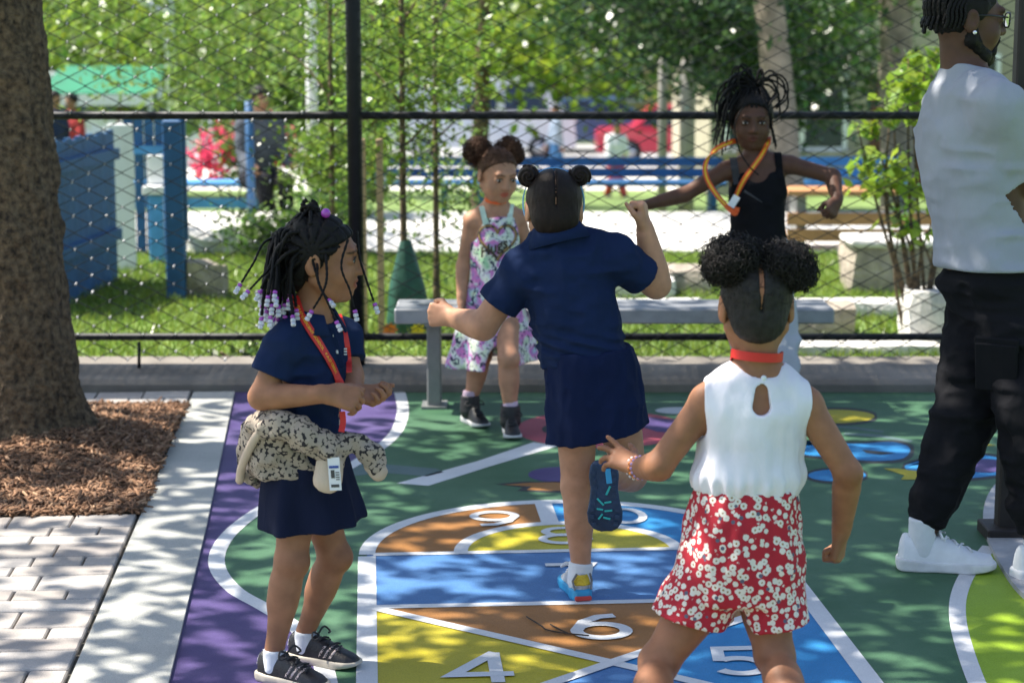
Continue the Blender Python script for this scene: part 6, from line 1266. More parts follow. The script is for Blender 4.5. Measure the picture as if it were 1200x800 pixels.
# ---------------------------------------------------------------- girl in the flowery dress
def girl_c():
    Y0 = 8.12; J = lambda u, v, dy=0.: at(u, v, Y0 + dy); r = empty('person', (J(575, 490)[0], Y0, 0), 'child in pastel tie-dye dress and black high-top shoes by the bench', 'person')
    SK = skinmat('skin_c', (.46, .235, .14)); F = nrm((.25, -.97, 0)); Rb = np.array([F[1], -F[0], 0])
    a, b = J(577, 352), J(581, 240); shR, elR, wrR = J(553, 258, -.02), J(543, 312, -.0), J(541, 352, -.06); shL, elL, wrL = J(607, 255, .04), J(622, 305, .06), J(627, 350, 0)
    anR, anL = gz(551, 472, .085), gz(598, 484, .085); hpR, hpL = J(565, 358), J(592, 358); knR, knL = J(564, 416, anR[1] - Y0 + .02), J(596, 420, anL[1] - Y0 + .0)
    hc_ = J(583, 204, -.02); HA = frame((.42, -.85, -.26)); s = 1.03
    v = Vol(*limbs_bounds(a, b, elR, wrR - (0, 0, .09), elL, wrL - (0, 0, .09), anR, anL, hc_), .0048)
    v.add(torso(a, b, Rb, 1.14), .01); P = head(v, hc_, HA, s, mouth=.0015); v.add(cone(hc_ - HA[1] * .025 - HA[2] * .05, b + (0, 0, -.01), .037, .042), .02)
    for sh in (shR, shL): v.add(cone(b + (sh - b) * .3, sh, .034, .034), .03)
    arm(v, shR, elR, wrR, (.034, .029, .019)); arm(v, shL, elL, wrL, (.034, .029, .019)); leg(v, hpR, knR, anR, (.056, .042, .042, .028), -F); leg(v, hpL, knL, anL, (.056, .042, .042, .028), -F)
    hand(v, wrR, (-.02, -.1, -1), (.9, -.2, 0), 1, .12, (22, 25, 18), 3, (25, 20), .019); hand(v, wrL, (.1, -.1, -1), (-.9, -.2, 0), -1, .12, (22, 25, 18), 3, (25, 20), .019)
    skin_body(r, v, SK, facemarks(P, HA, s, (.9, .42, .42), (.22, .17, .15))); eyes(P, HA, r, s, (0, -.002)); mb = MB(); uvsphere(mb, P(0, .078, -.0575), (.012 * s, .004 * s, .0018 * s), HA, 10, 6); mb.build('teeth', m_eye_w, r, True)
    DR = bpy.data.materials.new('pastel_tie_dye'); DR.use_nodes = True; t = DR.node_tree; n = t.nodes; bs = n['Principled BSDF']; tc = n.new('ShaderNodeTexCoord'); n1_ = n.new('ShaderNodeTexNoise'); n1_.inputs['Scale'].default_value = 17; n1_.inputs['Detail'].default_value = 2.5; cr = n.new('ShaderNodeValToRGB'); e = cr.color_ramp.elements; e[0].position = .3; e[0].color = (.4, .68, .4, 1); e[1].position = .75; e[1].color = (.66, .72, .5, 1)
    for p_, c_ in ((.4, (.72, .76, .6, 1)), (.47, (.72, .74, .74, 1)), (.54, (.68, .2, .5, 1)), (.6, (.5, .25, .55, 1)), (.66, (.4, .6, .62, 1))): q = e.new(p_); q.color = c_
    n2_ = n.new('ShaderNodeTexNoise'); n2_.inputs['Scale'].default_value = 42; n2_.inputs['Detail'].default_value = 4; n2_.inputs['Distortion'].default_value = 1.4; gt_ = n.new('ShaderNodeMapRange'); gt_.inputs[1].default_value = .55; gt_.inputs[2].default_value = .6; mx = n.new('ShaderNodeMix'); mx.data_type = 'RGBA'; mx.inputs[7].default_value = (.04, .05, .09, 1)
    for q in (n1_, n2_): t.links.new(tc.outputs['Object'], q.inputs['Vector'])
    t.links.new(n1_.outputs['Fac'], cr.inputs[0]); t.links.new(n2_.outputs['Fac'], gt_.inputs[0]); t.links.new(gt_.outputs[0], mx.inputs[0]); t.links.new(cr.outputs[0], mx.inputs[6]); t.links.new(mx.outputs[2], bs.inputs['Base Color']); bs.inputs['Roughness'].default_value = .85
    hem = J(577, 428, 0); dv = Vol(*bounds([hem, b, hem + (.2, .0, 0), hem - (.2, 0, 0), shL, shR, hem + (0, .19, 0), hem - (0, .19, 0)], .05), .0056); k = .95; rp = lambda th, h: (.085 * np.sin(7 * th + .8) + .05 * np.sin(4 * th + 2.4)) * np.clip(.62 - h, 0, 1) * 1.5
    sec = [(0, .0, 0, .188, .17), (.2, 0, 0, .16, .145), (.45, 0, 0, .12, .105), (.62, 0, 0, .1, .088), (.8, 0, 0, .104, .088), (.93, 0, 0, .085, .07)]; dv.add(stack(hem, b, Rb, sec, 2.2, ripple=rp, capk=.006), 0); dv.noise((.035, .035, .07), .006, 4); dv.sub(stack(hem - (0, 0, .03), b, Rb, [(t_, x, y, p - .012, q - .012) for t_, x, y, p, q in sec], 2.2, ripple=rp, h1=.36), .002)
    for sh, q in ((shR, 1), (shL, -1)): dv.sub(cone(sh + Rb * q * .012 + (0, 0, -.06), sh + Rb * q * .0 + (0, 0, .1), .03, .055, flat=(F, .45)), .01)
    dv.sub(cone(b + F * .05 + (0, 0, .0), b + F * .06 + (0, 0, .08), .035, .06), .012); 
    dv.sub(ellip(J(584, 440, -.2), (.055, .16, .12)), .01); dv.cut(hem + (0, 0, .008), (.1, 0, -1), .003); dress = vobj('dress', dv, DR, r)
    for (u0, v0), (u1, v1) in (((569, 262), (563, 236)), ((597, 258), (600, 234))):
        pts = [raycast(u0 + (u1 - u0) * t_, v0 + (v1 - v0) * t_, [dv, v], Y0 - .3, Y0 + .3, .004) for t_ in np.linspace(-.1, 1, 6)]; pts = [p for p in pts if p is not None]
        if len(pts) > 3: mb = MB(); mb.ribbon(catmull(pts, 14), np.tile([1., 0, .2], (14, 1)), .022, .004); mb.build('shoulder_strap', M('strap_mint', (.6, .75, .62), .8), dress)
    # heart with lettering
    gold = M('heart_gold', (.3, .19, .06), .5, .3, 120); dk = M('heart_dark', (.05, .035, .02), .6)
    hp_ = lambda t_, sc: (583 + sc * 16 * math.sin(t_) ** 3 * 1.35, 283 - sc * (13 * math.cos(t_) - 5 * math.cos(2 * t_) - 2 * math.cos(3 * t_) - math.cos(4 * t_)) * 1.4 - 2)
    for sc, rad, mt, off in ((1.02, .0062, dk, .001), (1.0, .0042, gold, .004)):
        pts = [raycast(*hp_(t_, sc), [dv], Y0 - .3, Y0 + .3, off) for t_ in np.linspace(0, 2 * math.pi, 40)]; pts = [p for p in pts if p is not None]
        if len(pts) > 20: mb = MB(); mb.tube(pts, rad, 6); mb.build('heart_print', mt, dress, True)
    V_, F_ = text_mesh('Hugs', .062)
    if len(F_):
        V_[:, 0] -= V_[:, 0].mean(); Q = []
        for x, y, _ in V_:
            u, vv = 584 + (x * .9) * 285, 288 - (y - .02 + x * .35) * 285; p = raycast(u, vv, [dv], Y0 - .3, Y0 + .3, .003); Q.append((p if p is not None else J(u, vv, -.1)) - np.array([0, .004, 0]))
        mesh('heart_lettering', Q, F_, dk, dress, False)
    A_b = np.array([Rb, F, [0, 0, 1.]]); ring_strap(r, J(581, 233, -.012), A_b, .046, .05, .014, m_or_l, .012)
    BK = M('hightop_black', (.015, .015, .017), .5, .25, 40, .3, 150); ms = M('hightop_sole', (.5, .5, .5), .6)
    for an, kn, f in ((anR, knR, (.45, -.9, 0)), (anL, knL, (.1, -1, 0))):
        f = nrm(f); o, A1 = shoe_frame(np.r_[(an - f * .05)[:2], 0.], f); s_ = make_shoe(r, o, A1, .2, .085, BK, ms, an, .03, h=.004, lace=m_lace_k, hole=False); vv = Vol(*bounds([an, an + (0, 0, .06), an - (0, 0, .04)], .06), .004); vv.add(cone(an - (0, 0, .03), an + (0, 0, .035), .044, .04), 0); vv.sub(cone(an + (0, 0, .02), an + (0, 0, .08), .03, .033), .002); vv.cut(an + (0, 0, .035), (0, 0, 1), .004); vobj('ankle_collar', vv, BK, s_); sock_obj(r, an, an + (0, 0, .055), .031, .031, fabric('sock_pink', (.6, .45, .55)))
    def gv(vv): vv.noise((.006, .006, .012), .002, 3)
    brown = hairmat('hair_curly_brown', (.085, .04, .022), .55); cap_hair(r, P, HA, s, brown, .005, grooves=gv, h=.0042, plane=((0, .75, -.66), .0)); puff('hairline_curls', P(0, -.012, .026), np.array([.0785, .096, .086]) * s, brown, r, 900, 21, coil=.004, tr=.0012, core=False, A=HA, out=.98, keep=lambda u: .75 * u[1] - .66 * u[2] < .22 and u[2] > -.5)
    for u, vv, dy, sc, sd in ((560, 178, .02, .95, 3), (596, 176, .05, .9, 4), (570, 186, .0, .6, 7), (604, 182, .03, .55, 8)): puff('hair_puff', J(u, vv, dy), (.05 * sc, .05 * sc, .05 * sc), brown, r, 330, sd, coil=.011, tr=.0022, out=1.25, cs=.78)
girl_c()

# ---------------------------------------------------------------- girl in the black tank top, arms out
def girl_d():
    Y0 = 8.2; J = lambda u, v, dy=0.: at(u, v, Y0 + dy); r = empty('person', (J(893, 490)[0], Y0, 0), 'child in black tank top with arms out and an orange lanyard flying', 'person')
    SK = skinmat('skin_d', (.105, .047, .027)); F = nrm((-.08, -1, 0)); Rb = np.array([F[1], -F[0], 0])
    a, b = J(889, 312), J(887, 186); shR, elR, wrR = J(850, 200, -.02), J(803, 228, -.07), J(757, 240, -.13); shL, elL, wrL = J(926, 193, .0), J(976, 207, -.04), J(981, 236, -.14)
    anR, anL = gz(880, 476, .09), gz(921, 480, .09); hpR, hpL = J(874, 320), J(905, 320); knR, knL = J(876, 400, -.05), J(917, 402, -.06)
    hc_ = J(881, 141, -.02); HA = frame((-.03, -1, -.1)); s = 1.1
    v = Vol(*limbs_bounds(a, b, elR, wrR - (.1, 0, 0), elL, wrL - (0, 0, .09), anR, anL, knR, knL, hc_), .0048)
    v.add(torso(a, b, Rb, 1.3), .01); P = head(v, hc_, HA, s); v.add(cone(hc_ - HA[1] * .02 - HA[2] * .05, b + (0, 0, -.01), .04, .046), .022)
    for sh in (shR, shL): v.add(cone(b + (sh - b) * .25, sh, .036, .037), .035)
    arm(v, shR, elR, wrR, (.037, .031, .021)); arm(v, shL, elL, wrL, (.037, .032, .021)); leg(v, hpR, knR, anR, (.065, .05, .048, .032), -F); leg(v, hpL, knL, anL, (.065, .05, .048, .032), -F)
    hand(v, wrR, (-.9, -.35, -.05), (.2, -.55, -.75), 1, .13, (75, 90, 50), 1, (35, 40), .021, thumb_in=.4); hand(v, wrL, (-.45, -.55, -.7), (-.6, .5, -.3), -1, .13, (60, 80, 50), 2, (30, 40), .021, thumb_in=.3)
    skin_body(r, v, SK, facemarks(P, HA, s, (.95, .62, .62), (.25, .2, .2))); eyes(P, HA, r, s)
    TK = fabric('black_jersey', (.008, .008, .010)); tv = Vol(*limbs_bounds(a, b, shR, shL), .0045); tv.add(torso(a, b, Rb, 1.3, .012, h0=.14, h1=.9), 0)
    tv.noise((.05, .05, .04), .005, 3).noise((.025, .025, .025), .0025, 4); tv.sub(cone(b + F * .06 - (0, 0, .045), b + F * .06 + (0, 0, .1), .05, .062, flat=(F, .5)), .008)
    for sh, q in ((shR, 1), (shL, -1)): tv.sub(cone(sh + Rb * q * .012 - (0, 0, .06), sh + Rb * q * .0 + (0, 0, .08), .038, .05, flat=(F, .5)), .012)
    top = vobj('tank_top', tv, TK, r)
    for u0, v0, u1, v1 in ((864, 216, 858, 178), (914, 210, 911, 172)):
        pts = [raycast(u0 + (u1 - u0) * t_, v0 + (v1 - v0) * t_, [tv, v], Y0 - .4, Y0 + .3, .004) for t_ in np.linspace(0, .95, 7)]; pts = [p for p in pts if p is not None]
        if len(pts) > 3: pts.append(pts[-1] + np.array([0, .05, .0])); mb = MB(); mb.ribbon(catmull(pts, 16), np.tile([1., 0, .0], (16, 1)), .03, .004); mb.build('shoulder_strap', TK if u0 > 900 else fabric('charcoal_jersey', (.05, .05, .055)), top)
    GP = fabric('grey_sweatpants', (.42, .43, .45)); pv_ = Vol(*limbs_bounds(a + (0, 0, .1), hpR, hpL, knR, knL, anR, anL), .006); pv_.add(torso(a, b, Rb, 1.3, .014, h0=-.02, h1=.26), 0)
    for h_, k_, n_ in ((hpR, knR, anR), (hpL, knL, anL)): pv_.add(cone(h_, k_, .082, .07), .02); pv_.add(cone(k_, n_ + (0, 0, .02), .07, .052), .02)
    pv_.noise((.05, .05, .05), .01, 6).noise((.03, .03, .025), .005, 7); vobj('sweatpants', pv_, GP, r)
    for an in (anR, anL): o, A1 = shoe_frame(np.r_[(an - F * .055)[:2], 0.], F); make_shoe(r, o, A1, .22, .085, MATS['sneaker_white'], MATS['sneaker_sole_white'], an, .03, h=.005, lace=m_lace_w, hole=False)
    # lanyard: one strap over the chest, one flying out
    A_b = np.array([Rb, F, [0, 0, 1.]])
    c1 = [raycast(u, vv, [tv, v], Y0 - .4, Y0 + .3, .006) for u, vv in ((900, 167), (893, 181), (884, 194), (875, 206), (868, 218), (863, 230))]; c1 = [p if p is not None else J(q_[0], q_[1], -.11) for p, q_ in zip(c1, ((900, 167), (893, 181), (884, 194), (875, 206), (868, 218), (863, 230)))]; strap(r, [c1[0] + (.01, .05, .02)] + c1, np.array([1., 0, .5]), .022, m_or_l, txt='P.A.57 CRESCENT SCHOOL', txtmat=m_yel_t, size=.012, start=.04); strap(r, [p - np.array([0, .003, 0]) for p in c1], np.array([1., 0, .5]), .006, m_yel_t, name='lanyard_stripe')
    fl = [J(872, 166, .0), J(858, 166, -.06), J(838, 176, -.12), J(827, 192, -.14), J(828, 208, -.15), J(838, 226, -.16), J(850, 240, -.16), J(861, 250, -.16), J(864, 243, -.16)]; strap(r, fl, np.array([[0, .3, 1.], [0, .3, 1.], [.3, .6, .8], [1, .5, .3], [1, .2, .1], [.8, .3, .6], [.5, .4, .9], [.2, 0, 1], [.6, 0, .8]]),   .021, m_or_l); strap(r, [p - np.array([0, .003, 0]) for p in fl[1:-2]], np.array([[0, .3, 1.], [.3, .6, .8], [1, .5, .3], [1, .2, .1], [.8, .3, .6], [.5, .4, .9]]), .006, m_yel_t, name='lanyard_stripe')
    cc = J(860, 236, -.17); mb = MB(); ax = np.array([nrm((.8, -.2, -.5)), nrm((.2, 1, 0)), nrm((.5, 0, .8))]); mb.box(cc, (.03, .004, .05), ax=ax, bev=.001); mb.build('name_badge', m_white_card, r)
    mb = MB(); mb.tube(catmull([J(872, 224, -.12), J(882, 230, -.125), J(893, 237, -.125)], 10), np.linspace(.006, .002, 10), 6); mb.build('drawstring', fabric('charcoal_cord', (.06, .06, .065)), r, True)
    def gv(vv): vv.noise((.008, .02, .02), .003, 3)
    cap_hair(r, P, HA, s, HAIR, .010, grooves=gv, h=.0042, plane=((0, .8, -.6), .012)); g = np.random.default_rng(12); bc = P(-.01, -.02, .125)
    for k in range(26):
        th = k * 2 * math.pi / 26; e = P(.072 * math.cos(th), -.015 + .085 * math.sin(th), .055 + .02 * abs(math.cos(th))); braid([e, (e + bc) / 2 + HA[2] * .02 + g.normal(0, .004, 3), bc + g.normal(0, .012, 3)], .0055, HAIR, r, n=22, name='gathered_braid')
    for k in range(34):
        side = -1 if k % 4 == 0 else 1; ang = g.uniform(.2, 2.6); d = np.array([-abs(math.sin(ang)) * (1.2 if k % 4 else -1), g.uniform(-.4, .6), math.cos(ang) * .6]); L_ = g.uniform(.08, .15); braid([bc + g.normal(0, .01, 3), bc + d * L_ * .6 + (0, 0, .035), bc + d * L_ + (0, 0, .0), bc + d * L_ * 1.05 - (0, 0, L_ * .5), bc + d * L_ * .7 - (0, 0, L_ * .8)], .0052, HAIR, r, n=34)
    for u0, u1, v1, dy in ((848, 836, 170, .0), (851, 838, 178, .03), (854, 841, 160, -.02), (856, 846, 182, .0), (858, 843, 172, -.04), (905, 907, 168, -.06), (903, 910, 172, -.03), (862, 850, 176, -.05), (850, 833, 155, .02), (853, 847, 168, .05)):
        rt = J(u0 + 6, 112, dy); braid([rt, J(u0 - 4, 125, dy - .02), J((u0 + u1) / 2 - 2, 148, dy - .03), J(u1, v1, dy - .03)], .005, HAIR, r, n=34)
    braid([P(.03, .07, .07), P(.055, .088, .04), J(861, 150, -.12), J(866, 175, -.13), J(878, 195, -.14), J(889, 205, -.13)], .0036, HAIR, r, n=44); braid([P(-.04, .075, .07), P(-.06, .08, .03), J(905, 150, -.1), J(909, 175, -.1)], .0036, HAIR, r, n=34)
girl_d()

# ---------------------------------------------------------------- man in the grey tee and black joggers
def man_f():
    Y0 = 5.98; J = lambda u, v, dy=0.: at(u, v, Y0 + dy); r = empty('person', (J(1140, 655)[0], Y0, 0), 'man in light grey t-shirt, black joggers and white sneakers', 'person')
    SK = skinmat('skin_f', (.09, .042, .025)); F = nrm((.86, .5, 0)); Rb = np.array([F[1], -F[0], 0])
    a, b = J(1170, 362), J(1130, 93); shR, elR, wrR = J(1168, 126, -.17), J(1202, 212, -.06), J(1204, 152, .12); shL, elL, wrL = J(1113, 122, .17), J(1175, 200, .32), J(1215, 150, .3)
    anL, anR = gz(1081, 628, .105), gz(1216, 640, .105); hpL, hpR = J(1154, 376, .08), J(1190, 376, -.08); knL, knR = J(1128, 492, (anL[1] - Y0) * .6 + .03), J(1205, 490, (anR[1] - Y0) * .6 - .05)
    hc_ = J(1132, 22, .0); HA = frame((.98, .12, -.06)); s = 1.2
    v = Vol(*limbs_bounds(a, b, elR, wrR, elL, wrL + (.1, 0, 0), anL, anR, hc_ + (0, 0, .03)), .006)
    v.add(torso(a, b, Rb, 1.7), .012); P = head(v, hc_, HA, s, grown=True); v.add(cone(hc_ - HA[1] * .02 - HA[2] * .05, b + (0, 0, -.02), .056, .068), .025)
    for sh in (shR, shL): v.add(cone(b + (sh - b) * .25, sh, .06, .062), .05)
    arm(v, shR, elR, wrR, (.055, .046, .032)); arm(v, shL, elL, wrL, (.055, .046, .032)); leg(v, hpL, knL, anL, (.09, .065, .06, .04), -F); leg(v, hpR, knR, anR, (.09, .065, .06, .04), -F)
    hand(v, wrR, (-.2, .15, .95), (-.1, .95, -.1), 1, .185, (30, 55, 35), 3, (30, 25), .031); hand(v, wrL, (.2, .1, .95), (-.3, -.9, 0), -1, .185, (30, 50, 30), 3, (30, 25), .031)
    skin_body(r, v, SK, facemarks(P, HA, s, (.95, .6, .6), (.25, .2, .2))); eyes(P, HA, r, s)
    TE = fabric('grey_marl', (.34, .355, .4), .08); tv = Vol(*limbs_bounds(a, b, shR, elR, shL, elL), .0065); tv.add(torso(a, b, Rb, 1.7, .03, wide=1.06, h0=.1, h1=.98, deep=1.12), 0)
    for sh, el in ((shR, elR), (shL, elL)): tv.add(cone(b + (sh - b) * .3, sh, .072, .078), .05); tv.add(cone(sh, sh + (el - sh) * .98, .078, .084), .03)
    tv.noise((.13, .13, .05), -.006, 3, True).noise((.07, .07, .12), -.004, 4, True).noise((.03, .03, .03), .0025, 5); sleeve_cut(tv, shR, elR, .82, .13); sleeve_cut(tv, shL, elL, .8, .13); tv.cut(J(1150, 312), nrm((.02, 0, -1)), .004); tv.add(cone(b + (0, 0, -.03), b + F * .012 + (0, 0, .06), .088, .074), .03); tv.cut(b + F * .01 + (0, 0, .03), nrm((F[0] * .35, F[1] * .35, 1)), .006); tee = vobj('t_shirt', tv, TE, r)
    nb = 40
    mb = MB(); mb.tube([b + F * .016 + (0, 0, .04) + .066 * (math.cos(t_) * Rb + math.sin(t_) * F) + np.array([0, 0, -.03 * math.sin(t_)]) for t_ in np.linspace(0, 2 * math.pi, nb)], .0022, 6); mb.build('necklace', M('gold', (.75, .45, .12), .3, .1, 20, metal=.9), r, True)
    TR = fabric('black_cotton', (.010, .010, .012)); pv_ = Vol(*limbs_bounds(a + (0, 0, .2), hpL, hpR, knL, knR, anL, anR), .006); pv_.add(torso(a, b, Rb, 1.7, .024, wide=1.0, deep=1.02, h0=-.03, h1=.2), 0)
    for h_, k_, n_ in ((hpL, knL, anL), (hpR, knR, anR)): pv_.add(cone(h_, k_, .118, .092), .03); pv_.add(cone(k_, n_ + (k_ - n_) * .2, .094, .07, prof=[(0, .094), (.6, .082), (.85, .08), (1, .062)]), .02)
    pv_.noise((.12, .12, .06), -.011, 6, True).noise((.06, .06, .035), -.007, 7, True); pants = vobj('joggers', pv_, TR, r)
    for k_, n_ in ((knL, anL), (knR, anR)): d = nrm(n_ - k_); c2 = Vol(*bounds([n_, n_ - d * .11], .09), .005); c2.add(cone(n_ - d * .1, n_ - d * .045, .061, .058), 0); c2.cut(n_ - d * .044, d, .003); vobj('ankle_cuff', c2, TR, pants)
    for du, dv_ in ((1168, 430),):
        p = raycast(du, dv_, [pv_], Y0 - .6, Y0 + .3); 
        if p is not None: nn = grad(p, [pv_]); U_ = np.array([0, 0, 1.]); x_ = nrm(np.cross(U_, nn)); mb = MB(); mb.box(p + nn * .004, (.13, .012, .15), ax=np.array([x_, nn, np.cross(x_, nn) * -1]), bev=.004); mb.build('cargo_pocket', TR, pants); mb = MB(); mb.box(p + nn * .009 + U_ * .07, (.135, .012, .045), ax=np.array([x_, nn, np.cross(x_, nn) * -1]), bev=.004); mb.build('pocket_flap', TR, pants)
    SW = MATS['sneaker_white']; SS = MATS['sneaker_sole_white']
    for an, f in ((anL, (.97, -.12, 0)), (anR, (.9, .3, 0))):
        f = nrm(f); o, A1 = shoe_frame(np.r_[(an - f * .075)[:2], 0.], f); s_ = make_shoe(r, o, A1, .3, .112, SW, SS, an, .045, h=.0045, lace=m_lace_w, sole=.034, toe_h=.5); sock_obj(r, o + A1[0] * .075 + (0, 0, .06), an + (0, 0, .06), .042, .044, SOCKW)
    # hair: braids to the nape, beard, glasses, ear stud
    def gv(vv):
        X_ = (vv.ax[0][:, None, None] - hc_[0]) * HA[0][0] + (vv.ax[1][None, :, None] - hc_[1]) * HA[0][1] + (vv.ax[2][None, None, :] - hc_[2]) * HA[0][2]; vv.d += (.004 * np.abs(np.sin(X_ * 150))).astype(np.float32); vv.noise((.01, .01, .01), .002, 3)
    cap_hair(r, P, HA, s, HAIR, .008, grooves=gv, h=.0042); g = np.random.default_rng(8)
    for k in range(13):
        x0 = -.067 + .134 * k / 12; kk = math.sqrt(max(.06, 1 - (x0 / .0745) ** 2)); pts = [P(x0, -.012 - .096 * kk * math.sin(R_(t_)), .026 + .086 * kk * math.cos(R_(t_))) for t_ in np.linspace(-58, 108, 12)]
        e = pts[-1]; o_ = nrm(np.r_[(e - hc_)[:2], 0]); L_ = g.uniform(.02, .06); pts += [e + o_ * .006 - HA[2] * L_ * .5, e + o_ * g.uniform(.004, .014) - HA[2] * L_]; braid(pts, .0078, HAIR, r, n=60, taper=.72)
    for k in range(10):
        q = -1 if k % 2 else 1; t0_ = 20 + 16 * (k // 2); e = P(.074 * q, -.03 - .011 * (k // 2), .03 - .004 * (k // 2)); braid([P(.066 * q, -.01 - .012 * (k // 2), .06), e, e - HA[2] * .03 + HA[0] * q * .004, e - HA[2] * g.uniform(.05, .075) - HA[1] * .006], .0072, HAIR, r, n=30, taper=.7)
    bv = Vol(*bounds([hc_], .17), .0035)
    for q in (-1, 1):
        J_ = [(.0655, -.004, .0), (.0585, -.002, -.03), (.054, -.001, -.05), (.033, .04, -.088), (0, .06, -.094)]
        for p0, p1, ra, rb in zip(J_[:-1], J_[1:], (.006, .0135, .0195, .0195), (.0135, .0195, .0195, .022)): bv.add(cone(P(*p0) if q > 0 else P(-p0[0], p0[1], p0[2]), P(*p1) if q > 0 else P(-p1[0], p1[1], p1[2]), ra * s, rb * s), .012)
        bv.add(cone(P(.0, .0885, -.0435), P(.024 * q, .077, -.052), .006 * s, .006 * s), .004); bv.add(cone(P(.024 * q, .077, -.052), P(.026 * q, .068, -.08), .006 * s, .01 * s), .01)
    bv.noise((.006, .006, .006), .0022, 3)
    vobj('beard', bv, HAIR, r)
    gl = M('glasses_black', (.01, .01, .012), .25, .1, 20); fr = None
    for q in (-1, 1):
        mb = MB(); pts = [P(.032 * q + .024 * np.sign(math.cos(t_)) * abs(math.cos(t_)) ** .6, .1 - .25 * abs(.032 + .024 * q * math.cos(t_)) * .5, .002 + .018 * np.sign(math.sin(t_)) * abs(math.sin(t_)) ** .6) for t_ in np.linspace(0, 2 * math.pi, 28)]; mb.tube(pts, .0028, 6); o = mb.build('glasses' if fr is None else 'rim', gl, r if fr is None else fr, True); fr = fr or o
        mb = MB(); mb.add(pts[:-1], [tuple(range(27))]); mb.build('lens', M('lens_glass', (.55, .6, .65), .03, .02, 5, trans=.9), fr); mb = MB(); mb.tube([P(.056 * q, .088, .008), P(.07 * q, .04, .01), P(.074 * q, -.01, .008), P(.073 * q, -.025, -.008)], .0026, 6); mb.build('temple', gl, fr, True)
    mb = MB(); mb.tube([P(-.009, .1, .006), P(0, .103, .008), P(.009, .1, .006)], .0026, 6); mb.build('bridge', gl, fr, True)
    mb = MB(); uvsphere(mb, P(.083, -.004, -.034), (.0065, .0065, .0065), HA, 10, 6); mb.build('ear_stud', M('diamond_stud', (.85, .85, .88), .1, .05, 10, metal=.6), r, True)
man_f()
px_ = at(1199, 60, 6.3); mb = MB(); mb.box((px_[0] + .012, 6.3, 1.25), (.075, .06, 2.5), bev=.006); mb.box((px_[0] + .012, 6.3, .02), (.16, .16, .04), bev=.004); tag(mb.build('timber_post', m_dpost, loc=(px_[0] + .012, 6.3, 0)), 'dark square timber post the man rests his hand on', 'post')

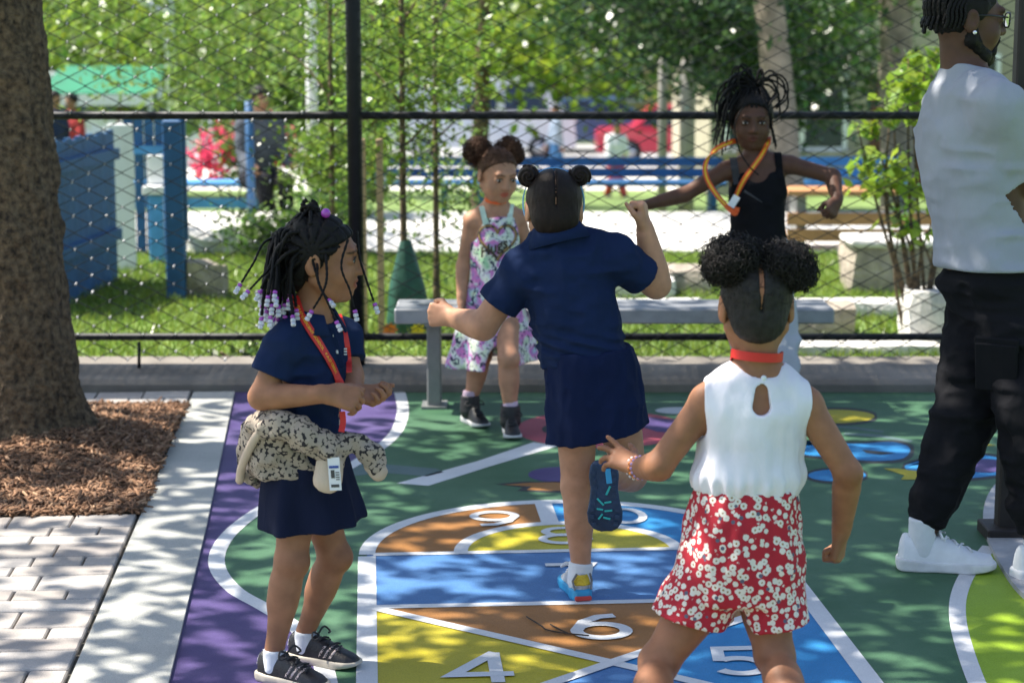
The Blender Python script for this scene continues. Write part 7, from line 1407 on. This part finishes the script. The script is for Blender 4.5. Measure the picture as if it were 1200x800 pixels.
# ---------------------------------------------------------------- passers-by far behind the fence
def passer(u, v, Y, H, top, leg_c, label, F=(0, -1, 0), sit=False, skin=(.3, .16, .1), hairc=HAIR, arm_up=False):
    z0 = tz(Y); x = at(u, v, Y)[0]; F = nrm(F); Rb = np.array([F[1], -F[0], 0]); k = H / 1.7; base = np.array([x, Y, z0]); r = empty('person', base, label, 'person'); U = np.array([0, 0, 1.])
    ped = base + U * (.46 if sit else .85 * k); b = ped + U * .55 * k - (F * -.08 if sit else 0); hc_ = b + U * .19 * k + F * .02; HA = frame(F + np.array([0, 0, -.15])); pts = [base, hc_ + U * .1, base + Rb * .3, base - Rb * .3, base + F * .5, base - F * .2]
    vv = Vol(*bounds(pts, .12), .016); vv.add(torso(ped, b, Rb, H), .02); P = head(vv, hc_, HA, 1.08 * k); vv.add(cone(hc_ - U * .05, b, .05, .055), .02); arms = []; legs = []
    for q in (-1, 1):
        sh = b + Rb * q * .17 * k - U * .05; el = sh + Rb * q * .04 - U * .26 * k + F * (.02 + .05 * (q > 0)); wr = el - U * .1 * k + F * .2 * k if (arm_up or sit) else el - U * .22 * k + F * .08 * q; arm(vv, sh, el, wr, (.055, .045, .033)); hand(vv, wr, nrm(wr - el), Rb * -q, q, .17, (30, 30, 20), 3, (25, 20), .03); arms.append((sh, el, wr))
        hp_ = ped + Rb * q * .08; kn = (ped + Rb * q * .1 + F * .4) if sit else ped + Rb * q * .09 - U * .4 * k + F * .08 * q; an = (kn - U * (.4) + F * .05) if sit else ped + Rb * q * .09 - U * .77 * k + F * (-.16 * q); leg(vv, hp_, kn, an, (.085, .062, .058, .042), -F); legs.append((hp_, kn, an))
    skin_body(r, vv, skinmat('skin_' + label[:18].replace(' ', '_'), skin), facemarks(P, HA, 1.08 * k)); tv = Vol(*bounds(pts, .12), .016); tv.add(torso(ped, b, Rb, H, .022, h0=.05, h1=.98), 0)
    for sh, el, wr in arms: tv.add(cone(b + (sh - b) * .3, sh, .065, .07), .04); tv.add(cone(sh, el, .07, .06), .02); tv.add(cone(el, wr, .06, .045), .02)
    tv.noise((.08, .08, .05), .014, 2); vobj('jacket', tv, top, r); pv_ = Vol(*bounds(pts, .12), .016); pv_.add(torso(ped, b, Rb, H, .018, h0=-.02, h1=.25), 0)
    for h_, k_, n_ in legs: pv_.add(cone(h_, k_, .1, .08), .03); pv_.add(cone(k_, n_, .08, .06), .02)
    vobj('trousers', pv_, leg_c, r)
    for h_, k_, n_ in legs: o, A1 = shoe_frame(np.r_[(n_ - F * .07)[:2], n_[2] - .09], F); make_shoe(r, o, A1, .27, .1, m_tyre, m_tyre, n_, .04, h=.01, hole=False)
    cap_hair(r, P, HA, 1.08 * k, hairc, .012, h=.008)
passer(302, 240, 18.05, 1.68, fabric('slate_jacket', (.09, .1, .12)), fabric('dark_trousers', (.02, .02, .025)), 'person in a dark grey jacket sitting on the light blue bench', F=(.5, -.86, 0), sit=True)
passer(66, 200, 27.6, 1.62, fabric('dark_navy_coat', (.03, .04, .09)), fabric('tan_trousers', (.45, .3, .15)), 'person in a dark navy coat standing behind the blue board fence', F=(.8, -.5, 0))
passer(88, 200, 28.2, 1.6, fabric('red_hoodie', (.42, .06, .06)), fabric('denim', (.06, .1, .2)), 'person in a red hoodie standing behind the blue board fence', F=(-.6, -.7, 0))
passer(652, 180, 41., 1.7, fabric('blue_grey_shirt', (.2, .25, .33)), fabric('blue_jeans', (.04, .11, .24)), 'person in blue jeans walking along the far pavement', F=(-1, -.2, 0))
passer(722, 180, 33., 1.25, fabric('white_shirt', (.7, .7, .7)), fabric('red_shorts', (.5, .08, .06)), 'person in a white shirt and red trousers before the red car', F=(.3, -1, 0))

for o in bpy.data.objects:
    if 'org' in o.keys(): del o['org']
